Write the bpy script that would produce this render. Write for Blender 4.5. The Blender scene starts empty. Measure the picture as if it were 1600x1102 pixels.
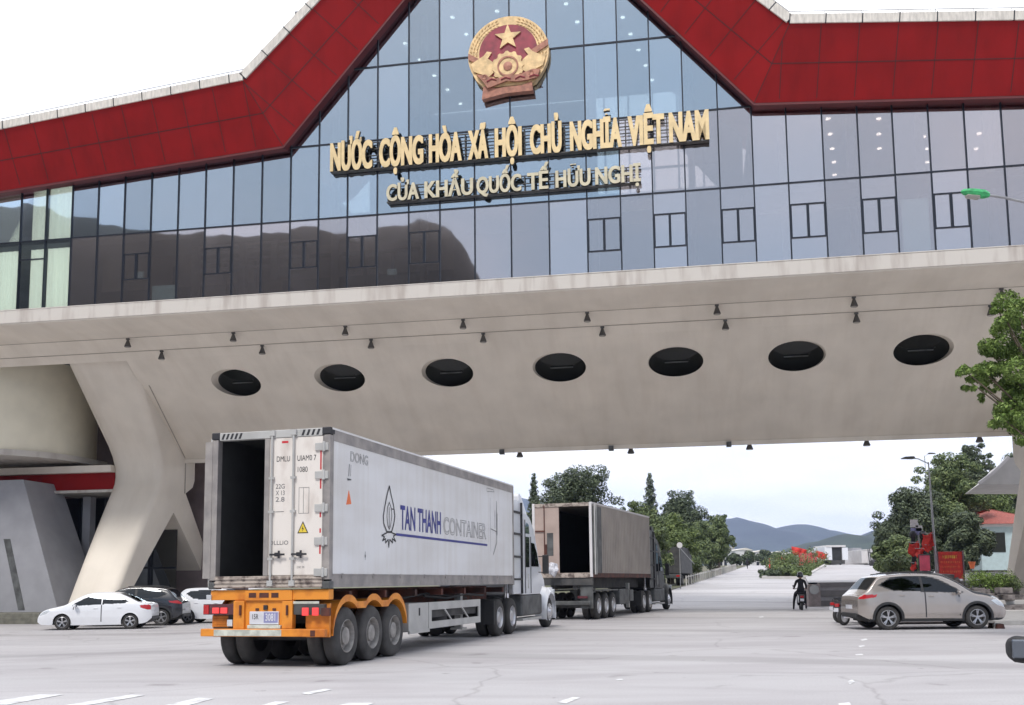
import bpy, bmesh, math, random
from math import sin, cos, pi, radians as R, sqrt, atan2, hypot
from mathutils import Vector, Matrix, noise
random.seed(7)
S = bpy.context.scene
C = bpy.context.collection

# ---------------------------------------------------------------- camera
F = 1600.0; PX = 800.0; PY = 723.0; H = 1.5
PITCH = R(6.65); ROLL = R(-0.6)
cd = bpy.data.cameras.new('camera'); cam = bpy.data.objects.new('camera', cd); C.objects.link(cam)
cd.sensor_width = 36.0; cd.lens = 36.0; cd.shift_y = (PY - 551.0) / 1600.0
cd.clip_start = 0.1; cd.clip_end = 20000
cam.matrix_world = Matrix.Translation((0, 0, H)) @ Matrix.Rotation(pi/2 + PITCH, 4, 'X') @ Matrix.Rotation(ROLL, 4, 'Z')
S.camera = cam

# ---------------------------------------------------------------- world and sun
SUN_EL, SUN_AZ = R(52), R(200)      # azimuth of the sun measured from +Y towards +X
w = bpy.data.worlds.new('World'); S.world = w; w.use_nodes = True
nt = w.node_tree; nt.nodes.clear()
def N(t, **k):
    n = nt.nodes.new(t)
    for a, b in k.items(): setattr(n, a, b)
    return n
out = N('ShaderNodeOutputWorld'); mixs = N('ShaderNodeMixShader')
bg1 = N('ShaderNodeBackground'); bg2 = N('ShaderNodeBackground')
sky = N('ShaderNodeTexSky', sky_type='NISHITA', sun_disc=False, sun_elevation=SUN_EL, sun_rotation=SUN_AZ)
sky.air_density = 1.2; sky.dust_density = 2.0
bg1.inputs['Strength'].default_value = 0.12
nt.links.new(sky.outputs[0], bg1.inputs['Color'])
tc = N('ShaderNodeTexCoord'); sep = N('ShaderNodeSeparateXYZ'); nt.links.new(tc.outputs['Generated'], sep.inputs[0])
def math_(op, a, b=None, c=None):
    n = N('ShaderNodeMath', operation=op)
    for i, v in enumerate((a, b, c)):
        if v is None: continue
        if isinstance(v, (int, float)): n.inputs[i].default_value = v
        else: nt.links.new(v, n.inputs[i])
    return n.outputs[0]
zz = math_('ADD', math_('MAXIMUM', sep.outputs['Z'], 0.0), 0.16)
cv = N('ShaderNodeCombineXYZ')
nt.links.new(math_('DIVIDE', sep.outputs['X'], zz), cv.inputs[0]); nt.links.new(math_('DIVIDE', sep.outputs['Y'], zz), cv.inputs[1])
no = N('ShaderNodeTexNoise'); no.inputs['Scale'].default_value = 0.55; no.inputs['Detail'].default_value = 6; no.inputs['Roughness'].default_value = 0.5
nt.links.new(cv.outputs[0], no.inputs['Vector'])
# thick bright cloud ahead, thinner bluer cloud behind the camera
fr = N('ShaderNodeMapRange'); fr.inputs[1].default_value = -0.35; fr.inputs[2].default_value = 0.35; fr.inputs[3].default_value = 0.0; fr.inputs[4].default_value = 1.0
nt.links.new(sep.outputs['Y'], fr.inputs[0])
cr = N('ShaderNodeValToRGB'); cr.color_ramp.elements[0].position = 0.36; cr.color_ramp.elements[0].color = (0.74, 0.79, 0.93, 1)
cr.color_ramp.elements[1].position = 0.50; cr.color_ramp.elements[1].color = (0.99, 0.99, 1.0, 1)
cr2 = N('ShaderNodeValToRGB'); cr2.color_ramp.elements[0].position = 0.38; cr2.color_ramp.elements[0].color = (0.235, 0.315, 0.39, 1)
cr2.color_ramp.elements[1].position = 0.62; cr2.color_ramp.elements[1].color = (0.40, 0.405, 0.425, 1)
nt.links.new(no.outputs[0], cr.inputs[0]); nt.links.new(no.outputs[0], cr2.inputs[0])
mc = N('ShaderNodeMix', data_type='RGBA'); nt.links.new(fr.outputs[0], mc.inputs['Factor']); nt.links.new(cr2.outputs[0], mc.inputs[6]); nt.links.new(cr.outputs[0], mc.inputs[7])
nt.links.new(mc.outputs[2], bg2.inputs['Color']); bg2.inputs['Strength'].default_value = 1.0
mixs.inputs[0].default_value = 0.9
nt.links.new(bg1.outputs[0], mixs.inputs[1]); nt.links.new(bg2.outputs[0], mixs.inputs[2]); nt.links.new(mixs.outputs[0], out.inputs[0])

sl = bpy.data.lights.new('sun', 'SUN'); sl.energy = 1.3; sl.angle = R(14); sl.color = (1, 0.965, 0.92)
so = bpy.data.objects.new('sun', sl); C.objects.link(so)
sd = Vector((sin(SUN_AZ)*cos(SUN_EL), cos(SUN_AZ)*cos(SUN_EL), sin(SUN_EL)))
so.rotation_euler = sd.to_track_quat('Z', 'Y').to_euler(); so.location = (0, 0, 60)
vs = S.view_settings; vs.view_transform = 'Standard'; vs.look = 'None'; vs.exposure = 1.08; vs.gamma = 1; vs.use_curve_mapping = False
S.cycles.max_bounces = 8; S.cycles.transparent_max_bounces = 12

# ---------------------------------------------------------------- pixel -> world helpers (photo pixels, 1600 wide)
def ray(px, py):
    v = Vector(((px-PX)/F, -(py-PY)/F, -1.0))
    return cam.matrix_world.to_3x3() @ v
def at(px, py, Y):
    v = ray(px, py); t = Y / v.y
    return Vector((t*v.x, Y, H + t*v.z))
A = R(10.3); BO = Vector((0.2, 41.0, 0))
BU = Vector((cos(A), -sin(A), 0)); BN = Vector((sin(A), cos(A), 0))
def bl(px, py, d=0.0):              # pixel on the building plane d -> (s, z)
    v = ray(px, py); t = (d + BO.dot(BN)) / v.dot(BN); P = v*t
    return ((P - BO).dot(BU), H + P.z)
def sstep(a, b, x):
    t = max(0.0, min(1.0, (x-a)/(b-a))); return t*t*(3-2*t)
def g(x, y):                        # height of the ground
    z = 0.0
    if y > 60: z = 0.03*(min(y, 200)-60) 
    if y > 230: z = 4.2*(1-sstep(230, 520, y)) 
    if y < -60: z = 0
    z -= 0.2*sstep(6, 13, -x)*(1-sstep(55, 75, y))*sstep(15, 30, y)
    return z

# ---------------------------------------------------------------- materials
def mat(name, col, rough=0.6, metal=0.0, var=0.12, scale=3.0, bump=0.0, bscale=None, coat=0.0, col2=None, spec=0.5, stretch=None, detail=5, ramp=(0.35, 0.65), streak=None):
    m = bpy.data.materials.new(name); m.use_nodes = True
    t = m.node_tree; b = t.nodes['Principled BSDF']
    b.inputs['Roughness'].default_value = rough; b.inputs['Metallic'].default_value = metal
    b.inputs['Coat Weight'].default_value = coat; b.inputs['Specular IOR Level'].default_value = spec
    co = t.nodes.new('ShaderNodeTexCoord'); mp = t.nodes.new('ShaderNodeMapping')
    t.links.new(co.outputs['Object'], mp.inputs[0])
    if stretch: mp.inputs['Scale'].default_value = stretch
    n = t.nodes.new('ShaderNodeTexNoise'); n.inputs['Scale'].default_value = scale; n.inputs['Detail'].default_value = detail
    t.links.new(mp.outputs[0], n.inputs['Vector'])
    r = t.nodes.new('ShaderNodeValToRGB'); t.links.new(n.outputs[0], r.inputs[0])
    c2 = col2 if col2 else tuple(c*(1-var) for c in col)
    c1 = col if col2 else tuple(min(1, c*(1+var)) for c in col)
    r.color_ramp.elements[0].position = ramp[0]; r.color_ramp.elements[1].position = ramp[1]
    r.color_ramp.elements[0].color = (*c2, 1); r.color_ramp.elements[1].color = (*c1, 1)
    last = r.outputs[0]
    if streak:                        # (mapping scale, darkest tone): dirt runs
        m3 = t.nodes.new('ShaderNodeMapping'); m3.inputs['Scale'].default_value = streak[0]; t.links.new(co.outputs['Object'], m3.inputs[0])
        n3 = t.nodes.new('ShaderNodeTexNoise'); n3.inputs['Scale'].default_value = 1.0; n3.inputs['Detail'].default_value = 7; n3.inputs['Roughness'].default_value = .6; t.links.new(m3.outputs[0], n3.inputs['Vector'])
        r3 = t.nodes.new('ShaderNodeValToRGB'); r3.color_ramp.elements[0].position = .34; r3.color_ramp.elements[0].color = (*streak[1], 1); r3.color_ramp.elements[1].position = .56; r3.color_ramp.elements[1].color = (1, 1, 1, 1)
        t.links.new(n3.outputs[0], r3.inputs[0]); mq = t.nodes.new('ShaderNodeMix'); mq.data_type = 'RGBA'; mq.blend_type = 'MULTIPLY'; mq.inputs[0].default_value = 1.0
        t.links.new(last, mq.inputs[6]); t.links.new(r3.outputs[0], mq.inputs[7]); last = mq.outputs[2]
    t.links.new(last, b.inputs['Base Color'])
    if bump:
        n2 = t.nodes.new('ShaderNodeTexNoise'); n2.inputs['Scale'].default_value = bscale or scale*8; n2.inputs['Detail'].default_value = 4
        t.links.new(mp.outputs[0], n2.inputs['Vector'])
        bp = t.nodes.new('ShaderNodeBump'); bp.inputs['Strength'].default_value = bump; bp.inputs['Distance'].default_value = 0.02
        t.links.new(n2.outputs[0], bp.inputs['Height']); t.links.new(bp.outputs[0], b.inputs['Normal'])
    return m
def emis(name, col, st):
    m = bpy.data.materials.new(name); m.use_nodes = True; b = m.node_tree.nodes['Principled BSDF']
    b.inputs['Base Color'].default_value = (*col, 1); b.inputs['Emission Color'].default_value = (*col, 1); b.inputs['Emission Strength'].default_value = st
    return m
def glassm(name, tint, refl, tr, rough=0.02):   # coated architectural glass: mirror coat over see-through body
    m = bpy.data.materials.new(name); m.use_nodes = True; t = m.node_tree; t.nodes.clear()
    o = t.nodes.new('ShaderNodeOutputMaterial'); gl = t.nodes.new('ShaderNodeBsdfGlossy'); tp = t.nodes.new('ShaderNodeBsdfTransparent'); mx = t.nodes.new('ShaderNodeMixShader')
    gl.inputs['Color'].default_value = (*refl, 1); gl.inputs['Roughness'].default_value = rough; tp.inputs[0].default_value = (*tr, 1)
    lw = t.nodes.new('ShaderNodeLayerWeight'); lw.inputs[0].default_value = 0.35
    mr = t.nodes.new('ShaderNodeMapRange'); mr.inputs[3].default_value = tint; mr.inputs[4].default_value = 0.95
    t.links.new(lw.outputs['Fresnel'], mr.inputs[0]); t.links.new(mr.outputs[0], mx.inputs[0])
    t.links.new(tp.outputs[0], mx.inputs[1]); t.links.new(gl.outputs[0], mx.inputs[2]); t.links.new(mx.outputs[0], o.inputs[0])
    # very slight waviness of the panes
    co = t.nodes.new('ShaderNodeTexCoord'); n = t.nodes.new('ShaderNodeTexNoise'); n.inputs['Scale'].default_value = 0.55; n.inputs['Detail'].default_value = 1
    bp = t.nodes.new('ShaderNodeBump'); bp.inputs['Strength'].default_value = 0.10; bp.inputs['Distance'].default_value = 0.05
    t.links.new(co.outputs['Object'], n.inputs['Vector']); t.links.new(n.outputs[0], bp.inputs['Height']); t.links.new(bp.outputs[0], gl.inputs['Normal'])
    return m
M = {}
M['ground'] = None
M['concrete'] = mat('warm_concrete', (0.74, 0.675, 0.585), 0.75, var=0.06, scale=0.5, bump=0.08, bscale=14, detail=8, streak=((1.6, .25, .25), (.945, .935, .925)))
M['band'] = mat('stained_pale_band', (0.58, 0.54, 0.49), 0.7, col2=(0.42, 0.37, 0.33), scale=1.0, stretch=(2.5, 1, 0.35), bump=0.1, bscale=20, ramp=(0.3, 0.5), detail=9)
M['cream'] = mat('cream_render', (0.84, 0.78, 0.62), 0.75, var=0.05, scale=0.8, bump=0.05)
M['greywall'] = mat('grey_wall', (0.29, 0.29, 0.31), 0.75, var=0.07, scale=1.1, bump=0.06)
M['paleconc'] = mat('pale_concrete', (0.5, 0.48, 0.46), 0.8, var=0.08, scale=1.3, bump=0.1)
M['darkwall'] = mat('dark_wall', (0.20, 0.155, 0.15), 0.8, var=0.2, scale=1)
M['red'] = mat('red_metal_panel', (0.275, 0.007, 0.008), 0.55, spec=.22, var=0.10, scale=0.6, detail=3, bump=.12, bscale=.9, streak=((1.8, 1, .3), (.86, .84, .84)))
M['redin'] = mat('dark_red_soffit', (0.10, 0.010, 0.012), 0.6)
M['seam'] = mat('dark_seam', (0.06, 0.012, 0.012), 0.7)
M['cseam'] = mat('concrete_seam', (0.34, 0.30, 0.26), 0.8)
M['gutter'] = mat('pale_gutter', (0.62, 0.58, 0.52), 0.6, var=0.15, scale=2.5, stretch=(4, 1, 1))
M['mull'] = mat('dark_mullion', (0.022, 0.026, 0.036), 0.35, metal=0.5)
M['glass'] = glassm('reflective_glass', 0.48, (0.74, 0.86, 0.96), (0.50, 0.56, 0.58))
M['glass2'] = glassm('grey_reflective_glass', 0.50, (0.96, 0.89, 0.89), (0.60, 0.58, 0.58))
for k_ in range(3):
    q_ = .94+.06*k_; M['glass_v%d' % k_] = glassm('reflective_glass', 0.45+.035*k_, (0.78*q_, 0.87*q_, 0.95*q_), (0.50, 0.56, 0.58)); M['glass2_v%d' % k_] = glassm('grey_reflective_glass', 0.46+.035*k_, (0.98*q_, 0.91*q_, 0.91*q_), (0.60, 0.58, 0.58))
M['clearglass'] = glassm('clear_glass', 0.22, (0.8, 0.9, 1.0), (0.85, 0.9, 0.88))
M['darkglass'] = glassm('dark_car_glass', 0.07, (0.45, 0.5, 0.55), (0.035, 0.04, 0.045), 0.01)
M['doorglass'] = glassm('dark_door_glass', 0.25, (0.7, 0.75, 0.8), (0.25, 0.27, 0.27))
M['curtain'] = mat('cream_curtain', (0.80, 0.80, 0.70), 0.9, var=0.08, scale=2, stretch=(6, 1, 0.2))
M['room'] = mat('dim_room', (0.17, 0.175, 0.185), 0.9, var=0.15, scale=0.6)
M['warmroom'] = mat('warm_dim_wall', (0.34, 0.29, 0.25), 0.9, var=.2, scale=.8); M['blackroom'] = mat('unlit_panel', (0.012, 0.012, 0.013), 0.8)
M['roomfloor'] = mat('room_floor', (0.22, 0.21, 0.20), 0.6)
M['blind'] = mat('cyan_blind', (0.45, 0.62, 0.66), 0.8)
for k_, st_, c_ in (('curtain', .42, (.88, .86, .74)), ('blind', .20, (.55, .80, .85))):      # glow put into the cloth itself, standing for lit rooms behind
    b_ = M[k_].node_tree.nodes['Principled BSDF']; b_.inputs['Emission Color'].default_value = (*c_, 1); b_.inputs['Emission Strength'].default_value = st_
M['blind2'] = mat('olive_blind', (0.18, 0.17, 0.09), 0.8)
M['down'] = emis('downlight', (1.0, 0.93, 0.82), 3.0)
M['gold'] = mat('gold_letter_face', (0.72, 0.55, 0.30), 0.42, metal=0.25, var=0.10, scale=2.5)
M['goldpale'] = mat('pale_gold_letter_face', (0.58, 0.52, 0.37), 0.4, metal=0.15, var=0.12, scale=3)
M['goldside'] = mat('letter_side', (0.05, 0.04, 0.03), 0.6)
M['steelrack'] = mat('letter_rack', (0.07, 0.065, 0.06), 0.5, metal=0.4)
M['emgold'] = mat('emblem_gold', (0.64, 0.45, 0.23), 0.45, metal=0.2, var=0.22, scale=3.5, bump=0.3, bscale=14)
M['emred'] = mat('emblem_red', (0.26, 0.026, 0.045), 0.5, var=0.25, scale=3)
M['emcopper'] = mat('emblem_copper', (0.34, 0.145, 0.095), 0.5, metal=0.15, var=0.25, scale=5, bump=0.3, bscale=16)
M['lampgrey'] = mat('lamp_body', (0.09, 0.085, 0.08), 0.5, metal=0.3)
M['lens'] = mat('lamp_lens', (0.35, 0.33, 0.3), 0.2)
M['hole'] = mat('porthole_glass', (0.012, 0.014, 0.013), 0.12, var=0.3, scale=6)
# vehicles
M['white'] = mat('white_vehicle_paint', (0.74, 0.75, 0.78), 0.28, var=0.02, coat=0.6)
M['silver'] = mat('champagne_paint', (0.43, 0.385, 0.355), 0.27, metal=0.62, var=0.02, coat=0.8)
M['black'] = mat('black_paint', (0.016, 0.018, 0.024), 0.22, var=0.1, coat=0.8)
M['maroon'] = mat('maroon_paint', (0.09, 0.02, 0.025), 0.25, var=0.1, coat=0.8)
M['plastic'] = mat('black_plastic', (0.022, 0.022, 0.024), 0.6)
M['rubber'] = mat('tyre_rubber', (0.028, 0.027, 0.027), 0.85, col2=(0.05, 0.047, 0.045), scale=3, bump=0.2, bscale=30)
M['oldrubber'] = mat('dusty_tyre_rubber', (0.075, 0.072, 0.07), 0.9, col2=(0.035, 0.034, 0.034), scale=2.5, bump=0.2, bscale=25)
M['rim'] = mat('alloy_rim', (0.55, 0.55, 0.57), 0.3, metal=0.8)
M['steelrim'] = mat('dusty_steel_rim', (0.30, 0.285, 0.27), 0.6, metal=0.3, var=0.25, scale=6)
M['mirrorglass'] = mat('mirror_glass', (0.16, 0.18, 0.21), 0.08, metal=0.9, var=.02)
M['chrome'] = mat('chrome', (0.7, 0.7, 0.72), 0.12, metal=1.0, var=0.02)
M['tail'] = mat('tail_lamp_red', (0.42, 0.012, 0.015), 0.2, coat=0.6)
M['tailbright'] = emis('lit_tail_lamp', (0.75, 0.05, 0.05), 0.35)
M['amber'] = mat('amber_lamp', (0.7, 0.2, 0.02), 0.3)
M['head'] = mat('head_lamp', (0.6, 0.63, 0.66), 0.12, metal=0.3)
M['cwhite'] = mat('container_white', (0.74, 0.735, 0.735), 0.5, col2=(0.66, 0.645, 0.63), scale=0.7, stretch=(1, 0.5, 2.0), bump=0.05, bscale=3, ramp=(0.3, 0.6), detail=8, streak=((1, 4.5, .35), (.935, .92, .90)))
M['cdoor'] = mat('container_door_cream', (0.72, 0.67, 0.62), 0.55, col2=(0.52, 0.45, 0.40), scale=2.2, stretch=(1, 1, 0.5), bump=0.1, bscale=8, ramp=(0.27, 0.47), detail=9)
M['crail'] = mat('container_rail_grey', (0.23, 0.215, 0.21), 0.6, metal=0.15, col2=(0.36, 0.33, 0.31), scale=2.5, bump=0.15, bscale=10, detail=8)
M['cdirty'] = mat('dirty_sill', (0.42, 0.36, 0.31), 0.7, col2=(0.12, 0.09, 0.08), scale=7, bump=0.3, bscale=20, ramp=(0.38, 0.56), detail=9)
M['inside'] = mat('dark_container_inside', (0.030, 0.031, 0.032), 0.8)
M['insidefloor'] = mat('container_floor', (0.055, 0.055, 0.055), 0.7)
M['brown'] = mat('container_tan', (0.30, 0.265, 0.235), 0.65, var=0.12, scale=0.9, bump=0.06, bscale=6)
M['tan'] = mat('container_door_tan', (0.40, 0.31, 0.27), 0.65, var=0.12, scale=1.2)
M['orange'] = mat('orange_chassis_paint', (0.74, 0.27, 0.03), 0.5, col2=(0.48, 0.14, 0.018), scale=2.2, bump=0.15, bscale=12, ramp=(0.32, 0.5), detail=9)
M['rust'] = mat('rusty_chassis', (0.12, 0.035, 0.022), 0.8, col2=(0.04, 0.02, 0.018), scale=3, bump=0.2)
M['chassis'] = mat('dark_chassis', (0.035, 0.036, 0.038), 0.7, col2=(0.075, 0.072, 0.07), scale=3, bump=0.1)
M['grime'] = mat('grimy_grey_metal', (0.13, 0.135, 0.135), 0.6, col2=(0.06, 0.06, 0.06), scale=2.5, metal=0.2)
M['galv'] = mat('pale_grey_metal', (0.46, 0.455, 0.44), 0.5, var=0.10, scale=2, metal=0.2)
M['silverstrip'] = mat('reflective_strip', (0.62, 0.64, 0.56), 0.3, metal=0.3, var=0.2, scale=8)
M['ink'] = mat('black_marking', (0.025, 0.025, 0.03), 0.6)
M['blueink'] = mat('navy_marking', (0.035, 0.04, 0.23), 0.5)
M['greyink'] = mat('grey_marking', (0.11, 0.11, 0.115), 0.6)
M['yellow'] = mat('yellow_sticker', (0.75, 0.56, 0.06), 0.5)
M['redink'] = mat('red_marking', (0.5, 0.03, 0.04), 0.5)
M['orangeink'] = mat('orange_marking', (0.75, 0.17, 0.05), 0.5)
M['plate'] = mat('white_plate', (0.62, 0.62, 0.66), 0.5)
M['plateblue'] = mat('violet_plate', (0.24, 0.24, 0.42), 0.5)
M['cloth'] = mat('black_cloth', (0.018, 0.018, 0.022), 0.9)
M['skin'] = mat('skin', (0.42, 0.24, 0.17), 0.6)
# setting
M['kerb'] = mat('kerb_stone', (0.14, 0.135, 0.11), 0.85, var=0.2, scale=4, bump=0.2)
M['pave'] = mat('pavement', (0.33, 0.32, 0.31), 0.85, var=0.1, scale=3, bump=0.15)
M['line'] = mat('worn_white_paint', (0.72, 0.72, 0.72), 0.8, col2=(0.46, 0.45, 0.45), scale=5, ramp=(0.3, 0.55), detail=9)
M['bark'] = mat('bark', (0.11, 0.085, 0.06), 0.9, var=0.3, scale=8, bump=0.4)
M['stone'] = mat('rough_stone', (0.24, 0.21, 0.20), 0.9, col2=(0.07, 0.062, 0.06), scale=3.5, bump=0.5, bscale=8)
M['cred'] = mat('red_cloth', (0.55, 0.03, 0.02), 0.7, var=0.2, scale=5)
M['pink'] = mat('pink_cloth', (0.80, 0.14, 0.22), 0.7, var=0.1)
M['whitewall'] = mat('white_wall', (0.62, 0.60, 0.60), 0.8, var=0.06, scale=1)
M['roofred'] = mat('red_tile_roof', (0.30, 0.075, 0.055), 0.8, var=0.2, scale=6)
M['teal'] = mat('pale_teal_wall', (0.42, 0.52, 0.54), 0.8, var=0.06)
M['green'] = mat('green_lamp_shell', (0.04, 0.36, 0.12), 0.4, var=0.3, scale=14)
M['pole'] = mat('galvanised_pole', (0.34, 0.34, 0.35), 0.45, metal=0.6)
M['poststone'] = mat('reddish_grey_post', (0.30, 0.25, 0.24), .8, var=.15, scale=5, bump=.2)
M['steel'] = mat('deck_front_grey', (0.46, 0.43, 0.43), 0.7, var=0.1)
M['steeldark'] = mat('deck_front_dark', (0.20, 0.185, 0.185), 0.7, var=0.1)
def leafm(name, c1, c2, c3):
    m = bpy.data.materials.new(name); m.use_nodes = True; t = m.node_tree; b = t.nodes['Principled BSDF']
    gm = t.nodes.new('ShaderNodeNewGeometry'); r = t.nodes.new('ShaderNodeValToRGB')
    r.color_ramp.elements[0].color = (*c1, 1); r.color_ramp.elements[1].color = (*c3, 1); e = r.color_ramp.elements.new(0.55); e.color = (*c2, 1)
    t.links.new(gm.outputs['Random Per Island'], r.inputs[0]); t.links.new(r.outputs[0], b.inputs['Base Color'])
    b.inputs['Roughness'].default_value = 0.55
    b.inputs['Specular IOR Level'].default_value = 0.3
    return m
M['leaf_dark'] = leafm('dark_leaves', (0.033, 0.048, 0.030), (0.075, 0.100, 0.057), (0.150, 0.181, 0.100))
M['leaf_mid'] = leafm('mid_green_leaves', (0.054, 0.082, 0.036), (0.120, 0.162, 0.066), (0.216, 0.258, 0.108))
M['leaf_light'] = leafm('light_green_leaves', (0.06, 0.095, 0.03), (0.12, 0.165, 0.05), (0.21, 0.26, 0.09))
M['leaf_fresh'] = leafm('fresh_green_leaves', (0.06, 0.10, 0.02), (0.14, 0.22, 0.045), (0.27, 0.36, 0.10))
M['leaf_hill'] = leafm('hill_woods', (0.03, 0.055, 0.02), (0.05, 0.09, 0.03), (0.08, 0.13, 0.045))

def ground_material():
    m = bpy.data.materials.new('pale_worn_concrete_road'); m.use_nodes = True; t = m.node_tree; b = t.nodes['Principled BSDF']
    b.inputs['Roughness'].default_value = 0.72
    def n(ty, **k):
        q = t.nodes.new(ty)
        for a, v in k.items(): setattr(q, a, v)
        return q
    co = n('ShaderNodeTexCoord')
    def noise_(sc, det, stretch=(1, 1, 1), dist=0):
        mp = n('ShaderNodeMapping'); mp.inputs['Scale'].default_value = stretch; t.links.new(co.outputs['Object'], mp.inputs[0])
        q = n('ShaderNodeTexNoise'); q.inputs['Scale'].default_value = sc; q.inputs['Detail'].default_value = det; q.inputs['Distortion'].default_value = dist
        t.links.new(mp.outputs[0], q.inputs['Vector']); return q.outputs[0]
    def ramp(f, p0, c0, p1, c1):
        q = n('ShaderNodeValToRGB'); q.color_ramp.elements[0].position = p0; q.color_ramp.elements[0].color = (*c0, 1); q.color_ramp.elements[1].position = p1; q.color_ramp.elements[1].color = (*c1, 1)
        t.links.new(f, q.inputs[0]); return q.outputs[0]
    def mult(a, c, f=1.0):
        q = n('ShaderNodeMix', data_type='RGBA', blend_type='MULTIPLY'); q.inputs[0].default_value = f
        t.links.new(a, q.inputs[6]); t.links.new(c, q.inputs[7]); return q.outputs[2]
    base = ramp(noise_(0.09, 5, (0.5, 1.6, 1), 0.6), 0.35, (0.42, 0.405, 0.41), 0.65, (0.50, 0.485, 0.485))
    base = mult(base, ramp(noise_(0.6, 9, (0.35, 1.2, 1), 1.0), 0.35, (0.86, 0.84, 0.85), 0.6, (1, 1, 1)))
    base = mult(base, ramp(noise_(38, 3), 0.3, (0.86, 0.86, 0.86), 0.6, (1.04, 1.04, 1.04)))
    # sweeping tyre marks
    wv = n('ShaderNodeTexWave', wave_type='RINGS', rings_direction='Z'); wv.inputs['Scale'].default_value = 0.028; wv.inputs['Distortion'].default_value = 5; wv.inputs['Detail'].default_value = 3; wv.inputs['Detail Scale'].default_value = 0.5
    mp = n('ShaderNodeMapping'); mp.inputs['Location'].default_value = (22, 30, 0); t.links.new(co.outputs['Object'], mp.inputs[0]); t.links.new(mp.outputs[0], wv.inputs[0])
    base = mult(base, ramp(wv.outputs['Fac'], 0.02, (0.82, 0.815, 0.815), 0.06, (1, 1, 1)))
    base = mult(base, ramp(noise_(0.9, 4, (1, 1, 1), .4), 0.27, (0.72, 0.70, 0.70), 0.34, (1, 1, 1)))
    base = mult(base, ramp(noise_(3.2, 3), 0.24, (0.62, 0.60, 0.60), 0.30, (1, 1, 1)))
    vo = n('ShaderNodeTexVoronoi', feature='DISTANCE_TO_EDGE'); vo.inputs['Scale'].default_value = 0.16; mv = n('ShaderNodeMapping'); t.links.new(co.outputs['Object'], mv.inputs[0])
    av = n('ShaderNodeMix', data_type='RGBA', blend_type='ADD'); av.inputs[0].default_value = 1.5; t.links.new(mv.outputs[0], av.inputs[6])
    nv = n('ShaderNodeTexNoise'); nv.inputs['Scale'].default_value = .5; nv.inputs['Detail'].default_value = 6; t.links.new(co.outputs['Object'], nv.inputs['Vector']); t.links.new(nv.outputs['Color'], av.inputs[7]); t.links.new(av.outputs[2], vo.inputs['Vector'])
    base = mult(base, ramp(vo.outputs['Distance'], 0.0015, (0.80, 0.785, 0.785), 0.006, (1, 1, 1)))
    # far off the paving turns to earth and green
    sp = n('ShaderNodeSeparateXYZ'); t.links.new(co.outputs['Object'], sp.inputs[0])
    mr = n('ShaderNodeMapRange'); mr.inputs[1].default_value = 260; mr.inputs[2].default_value = 420; t.links.new(sp.outputs['Y'], mr.inputs[0])
    gm = n('ShaderNodeMix', data_type='RGBA'); t.links.new(mr.outputs[0], gm.inputs[0]); t.links.new(base, gm.inputs[6]); gm.inputs[7].default_value = (0.07, 0.10, 0.04, 1)
    t.links.new(gm.outputs[2], b.inputs['Base Color'])
    bp = n('ShaderNodeBump'); bp.inputs['Strength'].default_value = 0.25; bp.inputs['Distance'].default_value = 0.01
    t.links.new(noise_(60, 3), bp.inputs['Height']); t.links.new(bp.outputs[0], b.inputs['Normal'])
    return m
M['ground'] = ground_material()

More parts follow.
